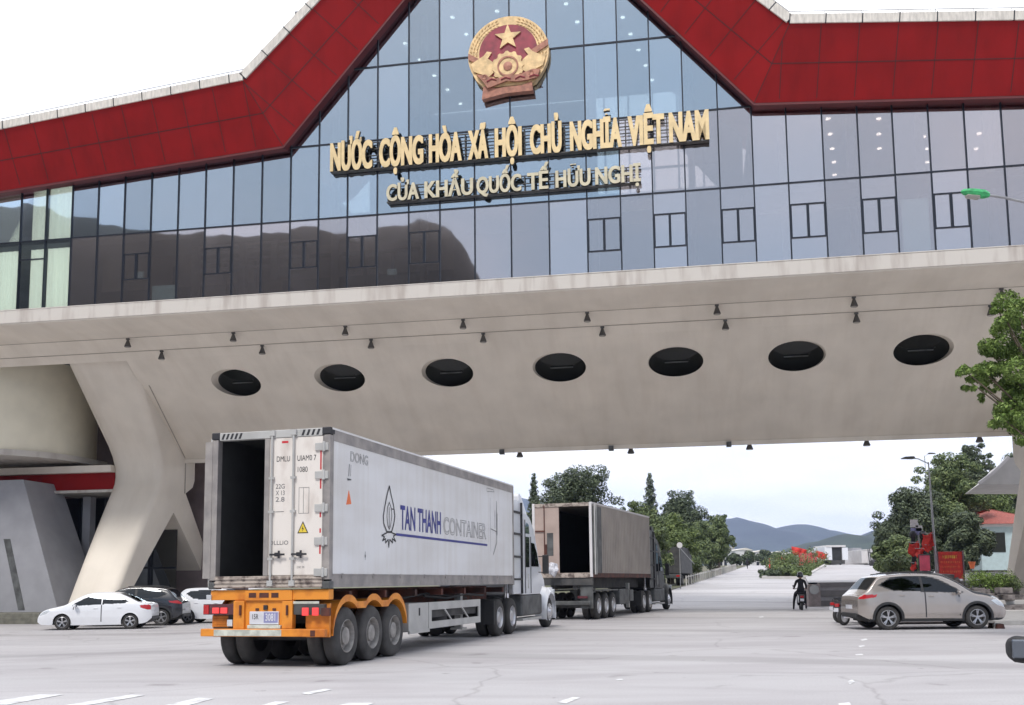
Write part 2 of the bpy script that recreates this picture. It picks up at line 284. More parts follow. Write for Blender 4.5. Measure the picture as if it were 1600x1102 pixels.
# ---------------------------------------------------------------- mesh helpers
class MB:
    def __init__(s): s.v = []; s.f = []; s.m = []
    def add(s, vs, fs, mi=0):
        o = len(s.v); s.v += [tuple(v) for v in vs]; s.f += [tuple(i+o for i in f) for f in fs]; s.m += [mi]*len(fs); return s
    def box(s, x0, x1, y0, y1, z0, z1, mi=0, mtx=None):
        vs = [Vector((x, y, z)) for z in (z0, z1) for y in (y0, y1) for x in (x0, x1)]
        if mtx: vs = [mtx @ v for v in vs]
        return s.add(vs, [(0, 2, 3, 1), (4, 5, 7, 6), (0, 1, 5, 4), (2, 6, 7, 3), (0, 4, 6, 2), (1, 3, 7, 5)], mi)
    def bar(s, p0, p1, wx, wz, mi=0, up=(0, 0, 1)):     # rectangular bar from p0 to p1
        p0 = Vector(p0); p1 = Vector(p1); d = (p1-p0).normalized(); u = Vector(up)
        if abs(d.dot(u)) > 0.98: u = Vector((0, 1, 0))
        a = d.cross(u).normalized(); b = a.cross(d)
        vs = []
        for p in (p0, p1):
            for i, j in ((-1, -1), (1, -1), (1, 1), (-1, 1)): vs.append(p + a*(i*wx/2) + b*(j*wz/2))
        return s.add(vs, [(0, 1, 2, 3)[::-1], (4, 5, 6, 7), (0, 1, 5, 4), (1, 2, 6, 5), (2, 3, 7, 6), (3, 0, 4, 7)], mi)
    def tube(s, p0, p1, r0, r1=None, n=10, mi=0, cap=True):
        if r1 is None: r1 = r0
        p0 = Vector(p0); p1 = Vector(p1); d = (p1-p0).normalized()
        u = Vector((0, 0, 1)) if abs(d.z) < 0.9 else Vector((0, 1, 0))
        a = d.cross(u).normalized(); b = a.cross(d)
        vs = [p + (a*cos(2*pi*k/n) + b*sin(2*pi*k/n))*r for p, r in ((p0, r0), (p1, r1)) for k in range(n)]
        fs = [(k, (k+1) % n, n+(k+1) % n, n+k) for k in range(n)]
        if cap: fs += [tuple(range(n))[::-1], tuple(range(n, 2*n))]
        return s.add(vs, fs, mi)
    def path(s, pts, r, n=8, mi=0):
        for a, b in zip(pts[:-1], pts[1:]): s.tube(a, b, r, r, n, mi)
        return s
    def lathe(s, prof, c, axis='x', n=32, mi=0):       # prof: (radius, offset along axis)
        vs = []; fs = []; k = len(prof); c = Vector(c)
        for i in range(n):
            a = 2*pi*i/n
            for r, o in prof:
                p = {'x': Vector((o, r*cos(a), r*sin(a))), 'y': Vector((r*cos(a), o, r*sin(a))), 'z': Vector((r*cos(a), r*sin(a), o))}[axis]
                vs.append(c+p)
        for i in range(n):
            j = (i+1) % n
            for q in range(k-1): fs.append((i*k+q, j*k+q, j*k+q+1, i*k+q+1))
        return s.add(vs, fs, mi)
    def prism(s, poly, fn0, fn1, mi=0, mside=None):     # poly of 2-tuples, fn maps to 3D for the two caps
        n = len(poly); vs = [fn0(*p) for p in poly] + [fn1(*p) for p in poly]
        s.add(vs, [tuple(range(n))[::-1], tuple(range(n, 2*n))], mi)
        s.add(vs, [(i, (i+1) % n, n+(i+1) % n, n+i) for i in range(n)], mi if mside is None else mside)
        return s
    def loft(s, loops, mi=0, cap=True):
        n = len(loops[0]); vs = [p for l in loops for p in l]; fs = []
        for k in range(len(loops)-1):
            for i in range(n): j = (i+1) % n; fs.append((k*n+i, k*n+j, (k+1)*n+j, (k+1)*n+i))
        if cap: fs += [tuple(range(n))[::-1], tuple(range((len(loops)-1)*n, len(loops)*n))]
        return s.add(vs, fs, mi)
    def build(s, name, mats, parent=None, smooth=False, bevel=0, fix=True, seg=2):
        me = bpy.data.meshes.new(name); me.from_pydata(s.v, [], s.f)
        if not isinstance(mats, (list, tuple)): mats = [mats]
        for m in mats: me.materials.append(M[m] if isinstance(m, str) else m)
        me.polygons.foreach_set('material_index', s.m)
        if fix:
            b = bmesh.new(); b.from_mesh(me); bmesh.ops.recalc_face_normals(b, faces=b.faces); b.to_mesh(me); b.free()
        if smooth:
            me.polygons.foreach_set('use_smooth', [True]*len(me.polygons))
            try: me.set_sharp_from_angle(angle=R(35))
            except Exception: pass
        o = bpy.data.objects.new(name, me); C.objects.link(o)
        if parent: o.parent = parent
        if bevel:
            md = o.modifiers.new('bevel', 'BEVEL'); md.width = bevel; md.segments = seg; md.limit_method = 'ANGLE'; md.angle_limit = R(40)
        return o
def thing(name, label, cat, loc=(0, 0, 0), rz=0, group=None):
    o = bpy.data.objects.new(name, None); C.objects.link(o); o.location = loc; o.rotation_euler = (0, 0, rz)
    o.empty_display_size = 0.3
    o['label'] = label; o['category'] = cat
    if group: o['group'] = group
    return o
def tag(o, label, cat, group=None):
    o['label'] = label; o['category'] = cat
    if group: o['group'] = group
    return o
def struct(o, kind='structure', label=None):
    o['kind'] = kind
    if label: o['label'] = label
    return o
def kids(o): return [c for c in bpy.data.objects if c.parent == o]
def dup(root, loc, rz, label=None, group=None, scale=None):
    r = root.copy(); C.objects.link(r); r.location = loc; r.rotation_euler = (0, 0, rz)
    if scale: r.scale = (scale,)*3
    if label: r['label'] = label
    if group: r['group'] = group
    for ch in kids(root):
        c = ch.copy(); C.objects.link(c); c.parent = r
        for q in kids(ch):
            d = q.copy(); C.objects.link(d); d.parent = c
    return r
def text_geo(body, width, height, bold=0.0, outline=0.0, spacing=1.0):
    """letters as a flat or outline mesh: x 0..width, cap height = height"""
    c = bpy.data.curves.new('t', 'FONT'); c.body = body; c.size = 1.0; c.offset = bold; c.space_character = spacing; c.resolution_u = 4
    if outline: c.fill_mode = 'NONE'; c.bevel_depth = outline; c.bevel_resolution = 0
    o = bpy.data.objects.new('t', c); C.objects.link(o)
    me = o.to_mesh(); vs = [v.co.copy() for v in me.vertices]; fs = [tuple(p.vertices) for p in me.polygons]; o.to_mesh_clear()
    bpy.data.objects.remove(o); bpy.data.curves.remove(c)
    x0 = min(v.x for v in vs); x1 = max(v.x for v in vs)
    k = width/(x1-x0); h = height/0.70
    return [Vector(((v.x-x0)*k, v.y*h, v.z)) for v in vs], fs
def add_text(mb, body, width, height, fn, depth=0.0, bold=0.0, mi=0, mside=None, outline=0.0, spacing=1.0):
    vs, fs = text_geo(body, width, height, bold, outline, spacing)
    if outline:
        mb.add([fn(v.x, v.y, v.z) for v in vs], fs, mi); return
    n = len(vs)
    mb.add([fn(v.x, v.y, 0) for v in vs], fs, mi)
    if depth:
        cnt = {}
        for f in fs:
            for i in range(len(f)):
                e = (f[i], f[(i+1) % len(f)]); cnt[e] = cnt.get(e, 0)+1
        # merge coincident vertices so only the true outline is extruded
        key = {}; idx = []
        for v in vs:
            kk = (round(v.x, 4), round(v.y, 4)); idx.append(key.setdefault(kk, len(key)))
        ec = {}
        for f in fs:
            for i in range(len(f)):
                a, b = f[i], f[(i+1) % len(f)]; q = (min(idx[a], idx[b]), max(idx[a], idx[b])); ec.setdefault(q, []).append((a, b))
        for q, l in ec.items():
            if len(l) == 1 and q[0] != q[1]:
                a, b = l[0]; A_, B_ = vs[a], vs[b]
                mb.add([fn(A_.x, A_.y, 0), fn(B_.x, B_.y, 0), fn(B_.x, B_.y, -depth), fn(A_.x, A_.y, -depth)], [(0, 1, 2, 3)], mi if mside is None else mside)
#@@SETTING
# ================================================================ ground, road deck, hills
def grid_mesh(name, xs, ys, fn, mt, smooth=True):
    mb = MB(); nx = len(xs); ny = len(ys)
    vs = [(x, y, fn(x, y)) for y in ys for x in xs]
    fs = [(j*nx+i, j*nx+i+1, (j+1)*nx+i+1, (j+1)*nx+i) for j in range(ny-1) for i in range(nx-1)]
    mb.add(vs, fs); return mb.build(name, mt, smooth=smooth)
xs = [-6000, -3000, -1500, -800, -400, -200, -120, -80, -60] + [-50+2*i for i in range(51)] + [60, 80, 120, 200, 400, 800, 1500, 3000, 6000]
ys = [-3000, -1500, -600, -200, -60, -20, -5] + [2*i for i in range(60)] + [120+10*i for i in range(40)] + [540, 600, 800, 1200, 2000, 3500, 7000]
struct(grid_mesh('ground', xs, ys, g, 'ground'), label='pale worn concrete forecourt and road running under the gate')

DX0 = 16.3                                                          # raised deck beside the road
def dxl(y): return 16.3 + (31.2-16.3)*(y-57)/53 if y < 110 else 31.2 + (60.6-31.2)*(y-110)/88
def dz(y):
    if y < 110: return 1.30 + (1.72-1.30)*(y-57)/53
    return 1.72 + (4.30-1.72)*(min(y, 200)-110)/90
ysd = [57, 65, 75, 85, 95, 110, 125, 140, 155, 170, 185, 200, 225]
mb = MB()
for a, b in zip(ysd[:-1], ysd[1:]):
    mb.add([(dxl(a), a, dz(a)), (110, a, dz(a)), (110, b, dz(b)), (dxl(b), b, dz(b))], [(0, 1, 2, 3)])
    mb.add([(dxl(a), a, -0.5), (dxl(a), a, dz(a)), (dxl(b), b, dz(b)), (dxl(b), b, -0.5)], [(0, 1, 2, 3)])
mb.add([(dxl(225), 225, -.5), (110, 225, -.5), (110, 225, dz(225)), (dxl(225), 225, dz(225))], [(0, 1, 2, 3)])
struct(mb.build('raised_road', 'ground', fix=False))
# its striped front: low wall of grey courses
mb = MB()
mb.box(DX0+0.5, 30, 56.80, 57.0, -0.3, 1.29, 0)
for k, (z0, z1) in enumerate(((0.0, 0.30), (0.52, 0.86), (1.06, 1.27))):
    mb.box(DX0+0.5, 30, 56.72-0.04*k, 56.797, z0, z1, 1)
o = mb.build('retaining_wall', ['steel', 'steeldark']); tag(o, 'low grey retaining wall with dark horizontal courses behind the parked cars', 'wall')
b_ = thing('gate_post', 'squat reddish grey stone post at the end of the low retaining wall', 'post', (DX0+0.1, 56.5, g(16, 56)))
MB().box(-.36, .30, -.4, .3, -.1, 1.20).build('post_body', 'poststone', b_, bevel=.04)
MB().lathe([(0, -.03), (.26, -.03), (.26, .0), (.18, .03), (0, .03)], (-.05, -.42, 0.92), 'y', 20).build('round_plaque', 'galv', b_)

# median with kerb, bushes come later
def ribbon(name, left, right, mt, z=0.004):
    mb = MB()
    for i in range(len(left)-1):
        q = [left[i], right[i], right[i+1], left[i+1]]
        mb.add([(x, y, g(x, y)+z) for x, y in q], [(0, 1, 2, 3)])
    return mb.build(name, mt, fix=False)

# painted marks on the forecourt
def gpt(px, py):
    v = ray(px, py); t = (0-H)/v.z; return (v.x*t, v.y*t)
def mark(name, quad, label):
    P = [gpt(*q) for q in quad]
    mb = MB(); mb.add([(x, y, g(x, y)+0.006) for x, y in P], [(0, 1, 2, 3)])
    o = mb.build(name, 'line', fix=False); struct(o, label=label)
for i, q in enumerate([((-40, 1101), (60, 1086), (100, 1086), (10, 1102)), ((80, 1106), (205, 1086), (228, 1087), (118, 1106)), ((235, 1108), (310, 1091), (335, 1092), (275, 1108)),
          ((380, 1110), (430, 1097), (452, 1097), (405, 1110)), ((470, 1084), (508, 1077), (520, 1078), (482, 1086)), ((870, 1098), (895, 1090), (907, 1091), (884, 1100)),
          ((510, 1108), (545, 1099), (585, 1099), (560, 1108))]):
    mark('road_marking', q, 'worn white dash painted on the forecourt')
for q in [((1344, 1000), (1353, 998), (1356, 1000), (1347, 1002)), ((1341, 1010), (1349, 1008.5), (1352, 1010), (1344, 1012)), ((1336, 1023), (1347, 1022), (1349, 1024), (1338, 1025)),
          ((1324, 1066), (1331, 1062), (1336, 1066), (1328, 1070)), ((1310, 1100), (1327, 1098), (1330, 1102), (1311, 1104)),
          ((962, 1062), (972, 1061), (974, 1063), (964, 1064)), ((1185, 964), (1192, 963), (1194, 965), (1187, 965.6))]:
    mark('road_marking', q, 'small worn white spot painted on the road')

# hills
def hill_mesh(name, mt, prof, Y, depth, base, step, label, seed=0, back=1.0):
    """prof: (px, py) crest seen in the photo; builds real slopes on both sides of the crest"""
    pts = [(at(px, py, Y).x, at(px, py, Y).z) for px, py in prof]
    x0, x1 = pts[0][0], pts[-1][0]; n = int((x1-x0)/step)
    def crest(x):
        for (a, za), (b, zb) in zip(pts[:-1], pts[1:]):
            if a <= x <= b:
                t = (x-a)/(b-a); t = t*t*(3-2*t)*0.3+t*0.7; return za+(zb-za)*t+noise.noise(Vector((x/(step*7), seed, 2)))*step*.32+noise.noise(Vector((x/(step*2.2), seed, 6)))*step*.16
        return pts[-1][1]
    xs = [x0+(x1-x0)*i/n for i in range(n+1)]; m_ = 26
    mb = MB(); vs = []
    for j in range(m_+1):
        v = j/m_*2-1
        for x in xs:
            y = Y + v*depth
            h = base + (crest(x)-base)*(1-abs(v)**1.15)
            rg = noise.noise(Vector((x/(depth*0.22), v*1.6+seed, seed)))*0.30 + noise.noise(Vector((x/(depth*0.07), v*5, seed+4)))*0.12
            h += (crest(x)-base)*rg*(abs(v)*(1-abs(v))*2.2)
            h += noise.noise(Vector((x/(step*3), y/(step*3), seed+9)))*step*0.10*(1-abs(v))
            vs.append((x, y, h))
    nx = n+1
    fs = [(j*nx+i, j*nx+i+1, (j+1)*nx+i+1, (j+1)*nx+i) for j in range(m_) for i in range(nx-1)]
    mb.add(vs, fs); o = mb.build(name, mt, smooth=True); struct(o, label=label); return o
M['hillfar'] = mat('far_forested_hill', (0.022, 0.036, 0.028), 0.9, var=0.35, scale=0.004, detail=9)
M['rock'] = mat('dark_backdrop_rock', (0.026, 0.023, 0.021), 0.9, col2=(0.010, 0.010, 0.009), scale=0.02, detail=9)
M['hillnear'] = mat('near_forested_hill', (0.032, 0.052, 0.03), 0.9, col2=(0.016, 0.028, 0.018), scale=0.02, detail=9)
hill_mesh('mountains', 'hillfar', [(-2200, 760), (-1200, 735), (-500, 765), (100, 740), (500, 790), (760, 770), (950, 800), (1060, 815), (1130, 810), (1153, 808.5), (1166, 814), (1184, 819), (1194, 824), (1207, 828),
     (1217, 824), (1230, 821), (1246, 818), (1254, 821), (1261, 826), (1277, 827), (1303, 834), (1330, 845), (1360, 862), (1390, 880)], 4200, 1500, 2, 22, 'blue distant mountains at the end of the road', 1)
hill_mesh('hills', 'hillfar', [(1290, 880), (1320, 850), (1342, 841), (1355, 834), (1369, 830), (1400, 826), (1450, 835), (1520, 815), (1600, 805), (1750, 800), (2100, 780), (2700, 800), (3400, 830)], 3000, 1000, 2, 20, 'pale hill beyond the wooded ridge', 3)
hill_mesh('wooded_ridge', 'hillnear', [(1190, 884), (1222, 861), (1240, 855), (1256, 849), (1287, 844), (1306, 839), (1318, 836), (1328, 836), (1336, 840), (1346, 845), (1356, 842), (1365, 837), (1385, 825), (1420, 800), (1500, 790), (1650, 780), (1900, 770), (2400, 800)], 1300, 420, 1, 7, 'low wooded ridge before the blue mountains', 5)
def interp_(tab, x):
    for (a, za), (b, zb) in zip(tab[:-1], tab[1:]):
        if x <= b: return za+(zb-za)*(x-a)/(b-a)
    return tab[-1][1]
# hill added behind the camera to mirror as a dark band in the glass
mb = MB(); vs = []; nx = 121; ny = 21
for j in range(ny):
    v = j/(ny-1)*2-1
    for i in range(nx):
        a = R(-176 + 90*i/(nx-1)*1.0)     # azimuth from +Y
        el = interp_([(0, 27.6), (31, 27.6), (45, 26.2), (65, 24.6), (120, 24.0)], i)*(.25+.75*sstep(17, 36, i))
        rr = 200 + v*90
        h = math.tan(R(el))*200*(1-abs(v)**1.3)*(0.992+0.010*noise.noise(Vector((i*0.22, v*2, 3)))+0.008*noise.noise(Vector((i*1.1, v*9, 3))))
        vs.append((rr*sin(a), rr*cos(a), h-0.5))
mb.add(vs, [(j*nx+i, j*nx+i+1, (j+1)*nx+i+1, (j+1)*nx+i) for j in range(ny-1) for i in range(nx-1)])
struct(mb.build('backdrop', 'rock', smooth=True), label='unseen steep dark hillside across the road from the gate')

# ================================================================ the gate building
gate = thing('gate_building', 'huge gate building bridging the road on bent concrete legs with a red gabled roof', 'building', BO, -A)
SC = -0.13                   # centre of the facade
Z0, Z1, Z2, Z3, Z4 = 13.77, 17.08, 20.40, 23.72, 27.04
cols = [-6.5*0+SC-1.55, SC, SC+1.57]
L = [SC]
mull_s = [-22.84+(-1.29)*k for k in range(9, 0, -1)] + [-22.84, -21.56, -20.27, -18.98, -17.69, -16.39, -15.09, -13.80, -12.50, -11.16, -9.84, -8.55, -7.25, -5.92, -4.53, -3.17, -1.67, -0.13, 1.46, 3.03, 4.40, 5.71, 7.02, 8.39, 9.71, 11.05, 12.42, 13.76, 15.07, 16.40, 17.71, 19.05, 20.38] + [20.38+1.32*k for k in range(1, 7)]
SL, SR = mull_s[0], mull_s[-1]
gc = -0.10
def zroof(s):                                   # lower edge of the red roof band
    t = abs(s-gc)
    return 20.30 - 0.068*(t-9.92) if t > 9.92 else 20.30 + 1.135*(9.92-t)
def zroof_out(s):
    t = abs(s-gc)
    return 22.87 - 0.098*(t-11.3) if t > 11.3 else 22.87 + 0.965*(11.3-t)
# --- panes
def clip(poly, a, b, c):                        # keep a*s+b*z<=c
    o = []
    for i in range(len(poly)):
        p, q = poly[i-1], poly[i]; fp = a*p[0]+b*p[1]-c; fq = a*q[0]+b*q[1]-c
        if (fp <= 0) != (fq <= 0):
            t = fp/(fp-fq); o.append((p[0]+(q[0]-p[0])*t, p[1]+(q[1]-p[1])*t))
        if fq <= 0: o.append(q)
    return o
insert_cols = {}
def pane(s0, s1, z0, z1, mt, clipit=False):
    poly = [(s0, z0), (s1, z0), (s1, z1), (s0, z1)]
    if clipit:
        m_ = (s0+s1)/2
        if abs(m_-gc) > 9.8: sg = 1 if m_ > gc else -1; poly = clip(poly, 0.068*sg, 1, 20.36+0.068*(9.92+sg*gc))
        elif m_ < gc: poly = clip(poly, -1.135, 1, 20.36-1.135*(gc-9.92))
        else: poly = clip(poly, 1.135, 1, 20.36+1.135*(gc+9.92))
    if len(poly) < 3: return
    mb = MB(); jit = random.uniform(-0.012, 0.012); jz = random.uniform(-0.010, 0.010)
    m0 = (s0+s1)/2; zc = (z0+z1)/2
    f0 = lambda a, b: (a, 0.0 + (a-m0)*jit*0.3 + (b-zc)*jz*0.3, b); f1 = lambda a, b: (a, 0.03 + (a-m0)*jit*0.3 + (b-zc)*jz*0.3, b)
    mb.prism(poly, f0, f1); mb.build('glass_pane', mt if mt == 'clearglass' else '%s_v%d' % (mt, random.randrange(3)), gate, fix=True)
cn = 0
for i in range(len(mull_s)-1):
    a, b = mull_s[i], mull_s[i+1]; m_ = (a+b)/2
    if a > 21 or b < -25.2: continue
    lower = 'glass2'
    cur = m_ < -20.3
    pane(a, b, Z0, Z1, 'clearglass' if cur else lower)
    pane(a, b, Z1, Z2, 'clearglass' if cur else ('glass' if m_ < 4 else 'glass2'), True)
    if abs(m_-gc) < 9.8:
        pane(a, b, Z2, Z3, 'glass', True)
    if abs(m_-gc) < 7.0: pane(a, b, Z3, Z4, 'glass', True)
mb = MB()                                       # glass beyond the picture and above it
for a, b in ((SL, -25.35), (21.78, SR)): mb.box(a, b, 0.0, 0.03, Z0, 19.2)
mb.prism([(gc-4.0, Z4), (gc+4.0, Z4), (gc, 31.4)], lambda a, b: (a, 0, b), lambda a, b: (a, .03, b))
mb.build('glass_wall', 'glass', gate)
# --- mullions and transoms
for s in mull_s:
    top = zroof(s)+0.2; wd = 0.055
    MB().box(s-wd/2, s+wd/2, -0.045, 0.10, Z0, top).build('mullion', 'mull', gate)
def transom(z, s0, s1):
    MB().box(s0, s1, -0.040, 0.09, z-0.03, z+0.03).build('transom', 'mull', gate)
transom(Z1, SL, SR); transom(Z0+0.03, SL, SR); transom(Z2, gc-9.85, gc+9.85); transom(Z3, gc-6.9, gc+6.9); transom(Z4, gc-4.0, gc+4.0)
# opening casements in every second bay of the lower row
for i in range(len(mull_s)-1):
    a, b = mull_s[i]+.03, mull_s[i+1]-.03
    if b < -23.5 or a > 20.5: continue
    k = i - mull_s.index(-22.84)
    want = k in (0, 4, 10, 12, 14, 19, 21, 23, 25, 27, 29, 7)
    if not want: continue
    if k == 0: zt, zb = 16.2, 16.13
    else: zt, zb = 16.15, 14.85
    if k > 0 and k <= 13 and k != 12: zt, zb = 16.1, 15.0
    mb = MB()
    mb.box(a, b, -0.047, .05, zt, zt+0.05)
    if k:
        mb.box(a, b, -0.047, .05, zb-0.05, zb); mb.box(a, a+.04, -0.05, .04, zb, zt); mb.box(b-.04, b, -0.05, .04, zb, zt)
        mb.box((a+b)/2-.05, (a+b)/2+.05, -0.055, .05, zb, zt)
    mb.build('window_frame', 'mull', gate)
# --- rooms behind the glass
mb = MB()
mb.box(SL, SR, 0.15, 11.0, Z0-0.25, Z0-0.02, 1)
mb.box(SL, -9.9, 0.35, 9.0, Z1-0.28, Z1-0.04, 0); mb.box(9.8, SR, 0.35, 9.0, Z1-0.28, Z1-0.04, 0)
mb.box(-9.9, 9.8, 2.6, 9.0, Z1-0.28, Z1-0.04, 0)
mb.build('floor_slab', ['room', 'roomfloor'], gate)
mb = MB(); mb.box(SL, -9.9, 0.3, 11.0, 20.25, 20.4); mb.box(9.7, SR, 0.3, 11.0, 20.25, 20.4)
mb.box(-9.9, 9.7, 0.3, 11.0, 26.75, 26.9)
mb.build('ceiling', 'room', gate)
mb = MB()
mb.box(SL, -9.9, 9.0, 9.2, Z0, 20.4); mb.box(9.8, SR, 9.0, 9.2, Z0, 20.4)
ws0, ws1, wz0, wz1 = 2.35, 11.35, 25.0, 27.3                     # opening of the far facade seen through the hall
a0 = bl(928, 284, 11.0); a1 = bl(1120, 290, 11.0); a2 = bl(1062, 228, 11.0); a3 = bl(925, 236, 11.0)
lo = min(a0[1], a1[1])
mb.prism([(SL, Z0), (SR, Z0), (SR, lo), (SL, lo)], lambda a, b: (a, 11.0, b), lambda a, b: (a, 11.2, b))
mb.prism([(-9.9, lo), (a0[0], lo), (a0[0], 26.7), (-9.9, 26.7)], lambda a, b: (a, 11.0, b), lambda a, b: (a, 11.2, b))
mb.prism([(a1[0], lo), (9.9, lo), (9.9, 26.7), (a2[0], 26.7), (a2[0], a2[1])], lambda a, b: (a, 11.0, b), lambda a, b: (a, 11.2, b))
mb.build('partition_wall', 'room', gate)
mb = MB()
for q in range(5):
    sx = a0[0]+(a1[0]-a0[0])*(q+.5)/5; mb.box(sx-.05, sx+.05, 10.9, 11.02, lo, 26.7)
mb.box(a0[0], a1[0], 10.9, 11.02, (lo+a2[1])/2, (lo+a2[1])/2+.09); mb.build('window_frame', 'mull', gate)
mb = MB()
for s in (-8.4, -4.3, 3.2, 7.3, 11.0, 13.7, 16.4, 19.0): mb.box(s-.14, s+.14, 1.5, 1.8, Z0, 20.3 if abs(s)>9 else 26.8)
mb.box(10.0, SR, 1.2, 1.35, 16.35, 16.5)
mb.build('inner_column', 'paleconc', gate)
# beams and door openings dimly seen in the lower left rooms
mb = MB()
for z in (15.6, 16.0, 16.4, 16.75): mb.box(-15.0, -9.95, 1.4, 1.6, z, z+.12)
for s in (-14.9, -12.6, -11.1): mb.box(s-.15, s+.15, 1.2, 1.5, Z0, 17.0)
mb.build('inner_frame', 'paleconc', gate)
mb = MB(); mb.box(-20.2, -3.2, 2.4, 2.6, 15.25, Z1-.3, 0); mb.box(-20.2, -3.2, 2.3, 2.5, Z0, 15.22, 1)  # partition added to darken this glass; the unlit black is in its colour
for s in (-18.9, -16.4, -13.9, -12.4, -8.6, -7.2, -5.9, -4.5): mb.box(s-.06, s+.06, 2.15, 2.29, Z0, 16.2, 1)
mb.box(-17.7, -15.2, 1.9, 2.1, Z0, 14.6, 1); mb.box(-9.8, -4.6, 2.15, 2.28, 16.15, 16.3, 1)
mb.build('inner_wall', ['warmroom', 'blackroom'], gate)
# cream curtains in the end bays, small blinds
mb = MB()
def wavy(s0, s1, z0, z1, d):
    n = int((s1-s0)/.06); vs = []
    for i in range(n+1):
        s = s0+(s1-s0)*i/n; y = d+.025*sin(s*22)
        vs += [(s, y, z0), (s, y, z1)]
    mb.add(vs, [(2*i, 2*i+2, 2*i+3, 2*i+1) for i in range(n)])
for a, b in ((-26.5, -22.9), (-22.35, -21.62), (-21.5, -20.3)):
    for z0, z1 in ((Z0+.05, Z1-.35), (Z1+.05, 19.6)): wavy(a, b, z0, z1, 0.16)
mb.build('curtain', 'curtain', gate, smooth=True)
def blind(s0, s1, z0, z1, m_):
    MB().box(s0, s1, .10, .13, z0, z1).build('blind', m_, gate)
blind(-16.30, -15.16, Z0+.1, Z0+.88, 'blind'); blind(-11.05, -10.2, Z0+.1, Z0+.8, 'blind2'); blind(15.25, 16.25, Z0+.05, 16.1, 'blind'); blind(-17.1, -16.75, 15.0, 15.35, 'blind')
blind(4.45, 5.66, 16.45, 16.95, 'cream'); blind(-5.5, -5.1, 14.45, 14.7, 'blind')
# downlights in the ceilings
def light_at(s, d, z):
    MB().lathe([(0, 0), (.10, 0), (.10, -.03), (0, -.03)], (s, d, z-.03), 'z', 10).build('downlight', 'down', gate)
def ray_ceiling(px, py, z):
    v = ray(px, py); t = (z-H)/v.z; P = v*t-BO; return P.dot(BU), P.dot(BN)
for x, y in [(693, 52), (470, 82), (539, 167), (233, 213), (308, 296), (380, 375), (446, 445), (510, 515), (172, 590), (826, 533), (1038, 15), (1094, 105), (1015, 513), (1321, 83), (1360, 166), (1400, 246), (1436, 323), (1468, 396), (1303, 483), (1506, 462), (1536, 527), (1340, 546), (1056, 576), (872, 590), (568, 578)]:
    s, d = ray_ceiling(560+x/3.2, y/3.2, 26.75)
    if 0.3 < d < 10.8 and abs(s) < 9.5: light_at(s, d, 26.75)
for x, y in [(1294, 184), (1297, 208), (1300, 231), (1303, 252), (1304, 272), (1373, 158), (1373, 184), (1373, 208), (1374, 231), (1456, 156), (1449, 231), (1449, 252), (1541, 157), (1530, 207), (1525, 231), (1443, 212)]:
    s, d = ray_ceiling(x, y, 20.25)
    if 0.3 < d < 8.8: light_at(s, d, 20.25)

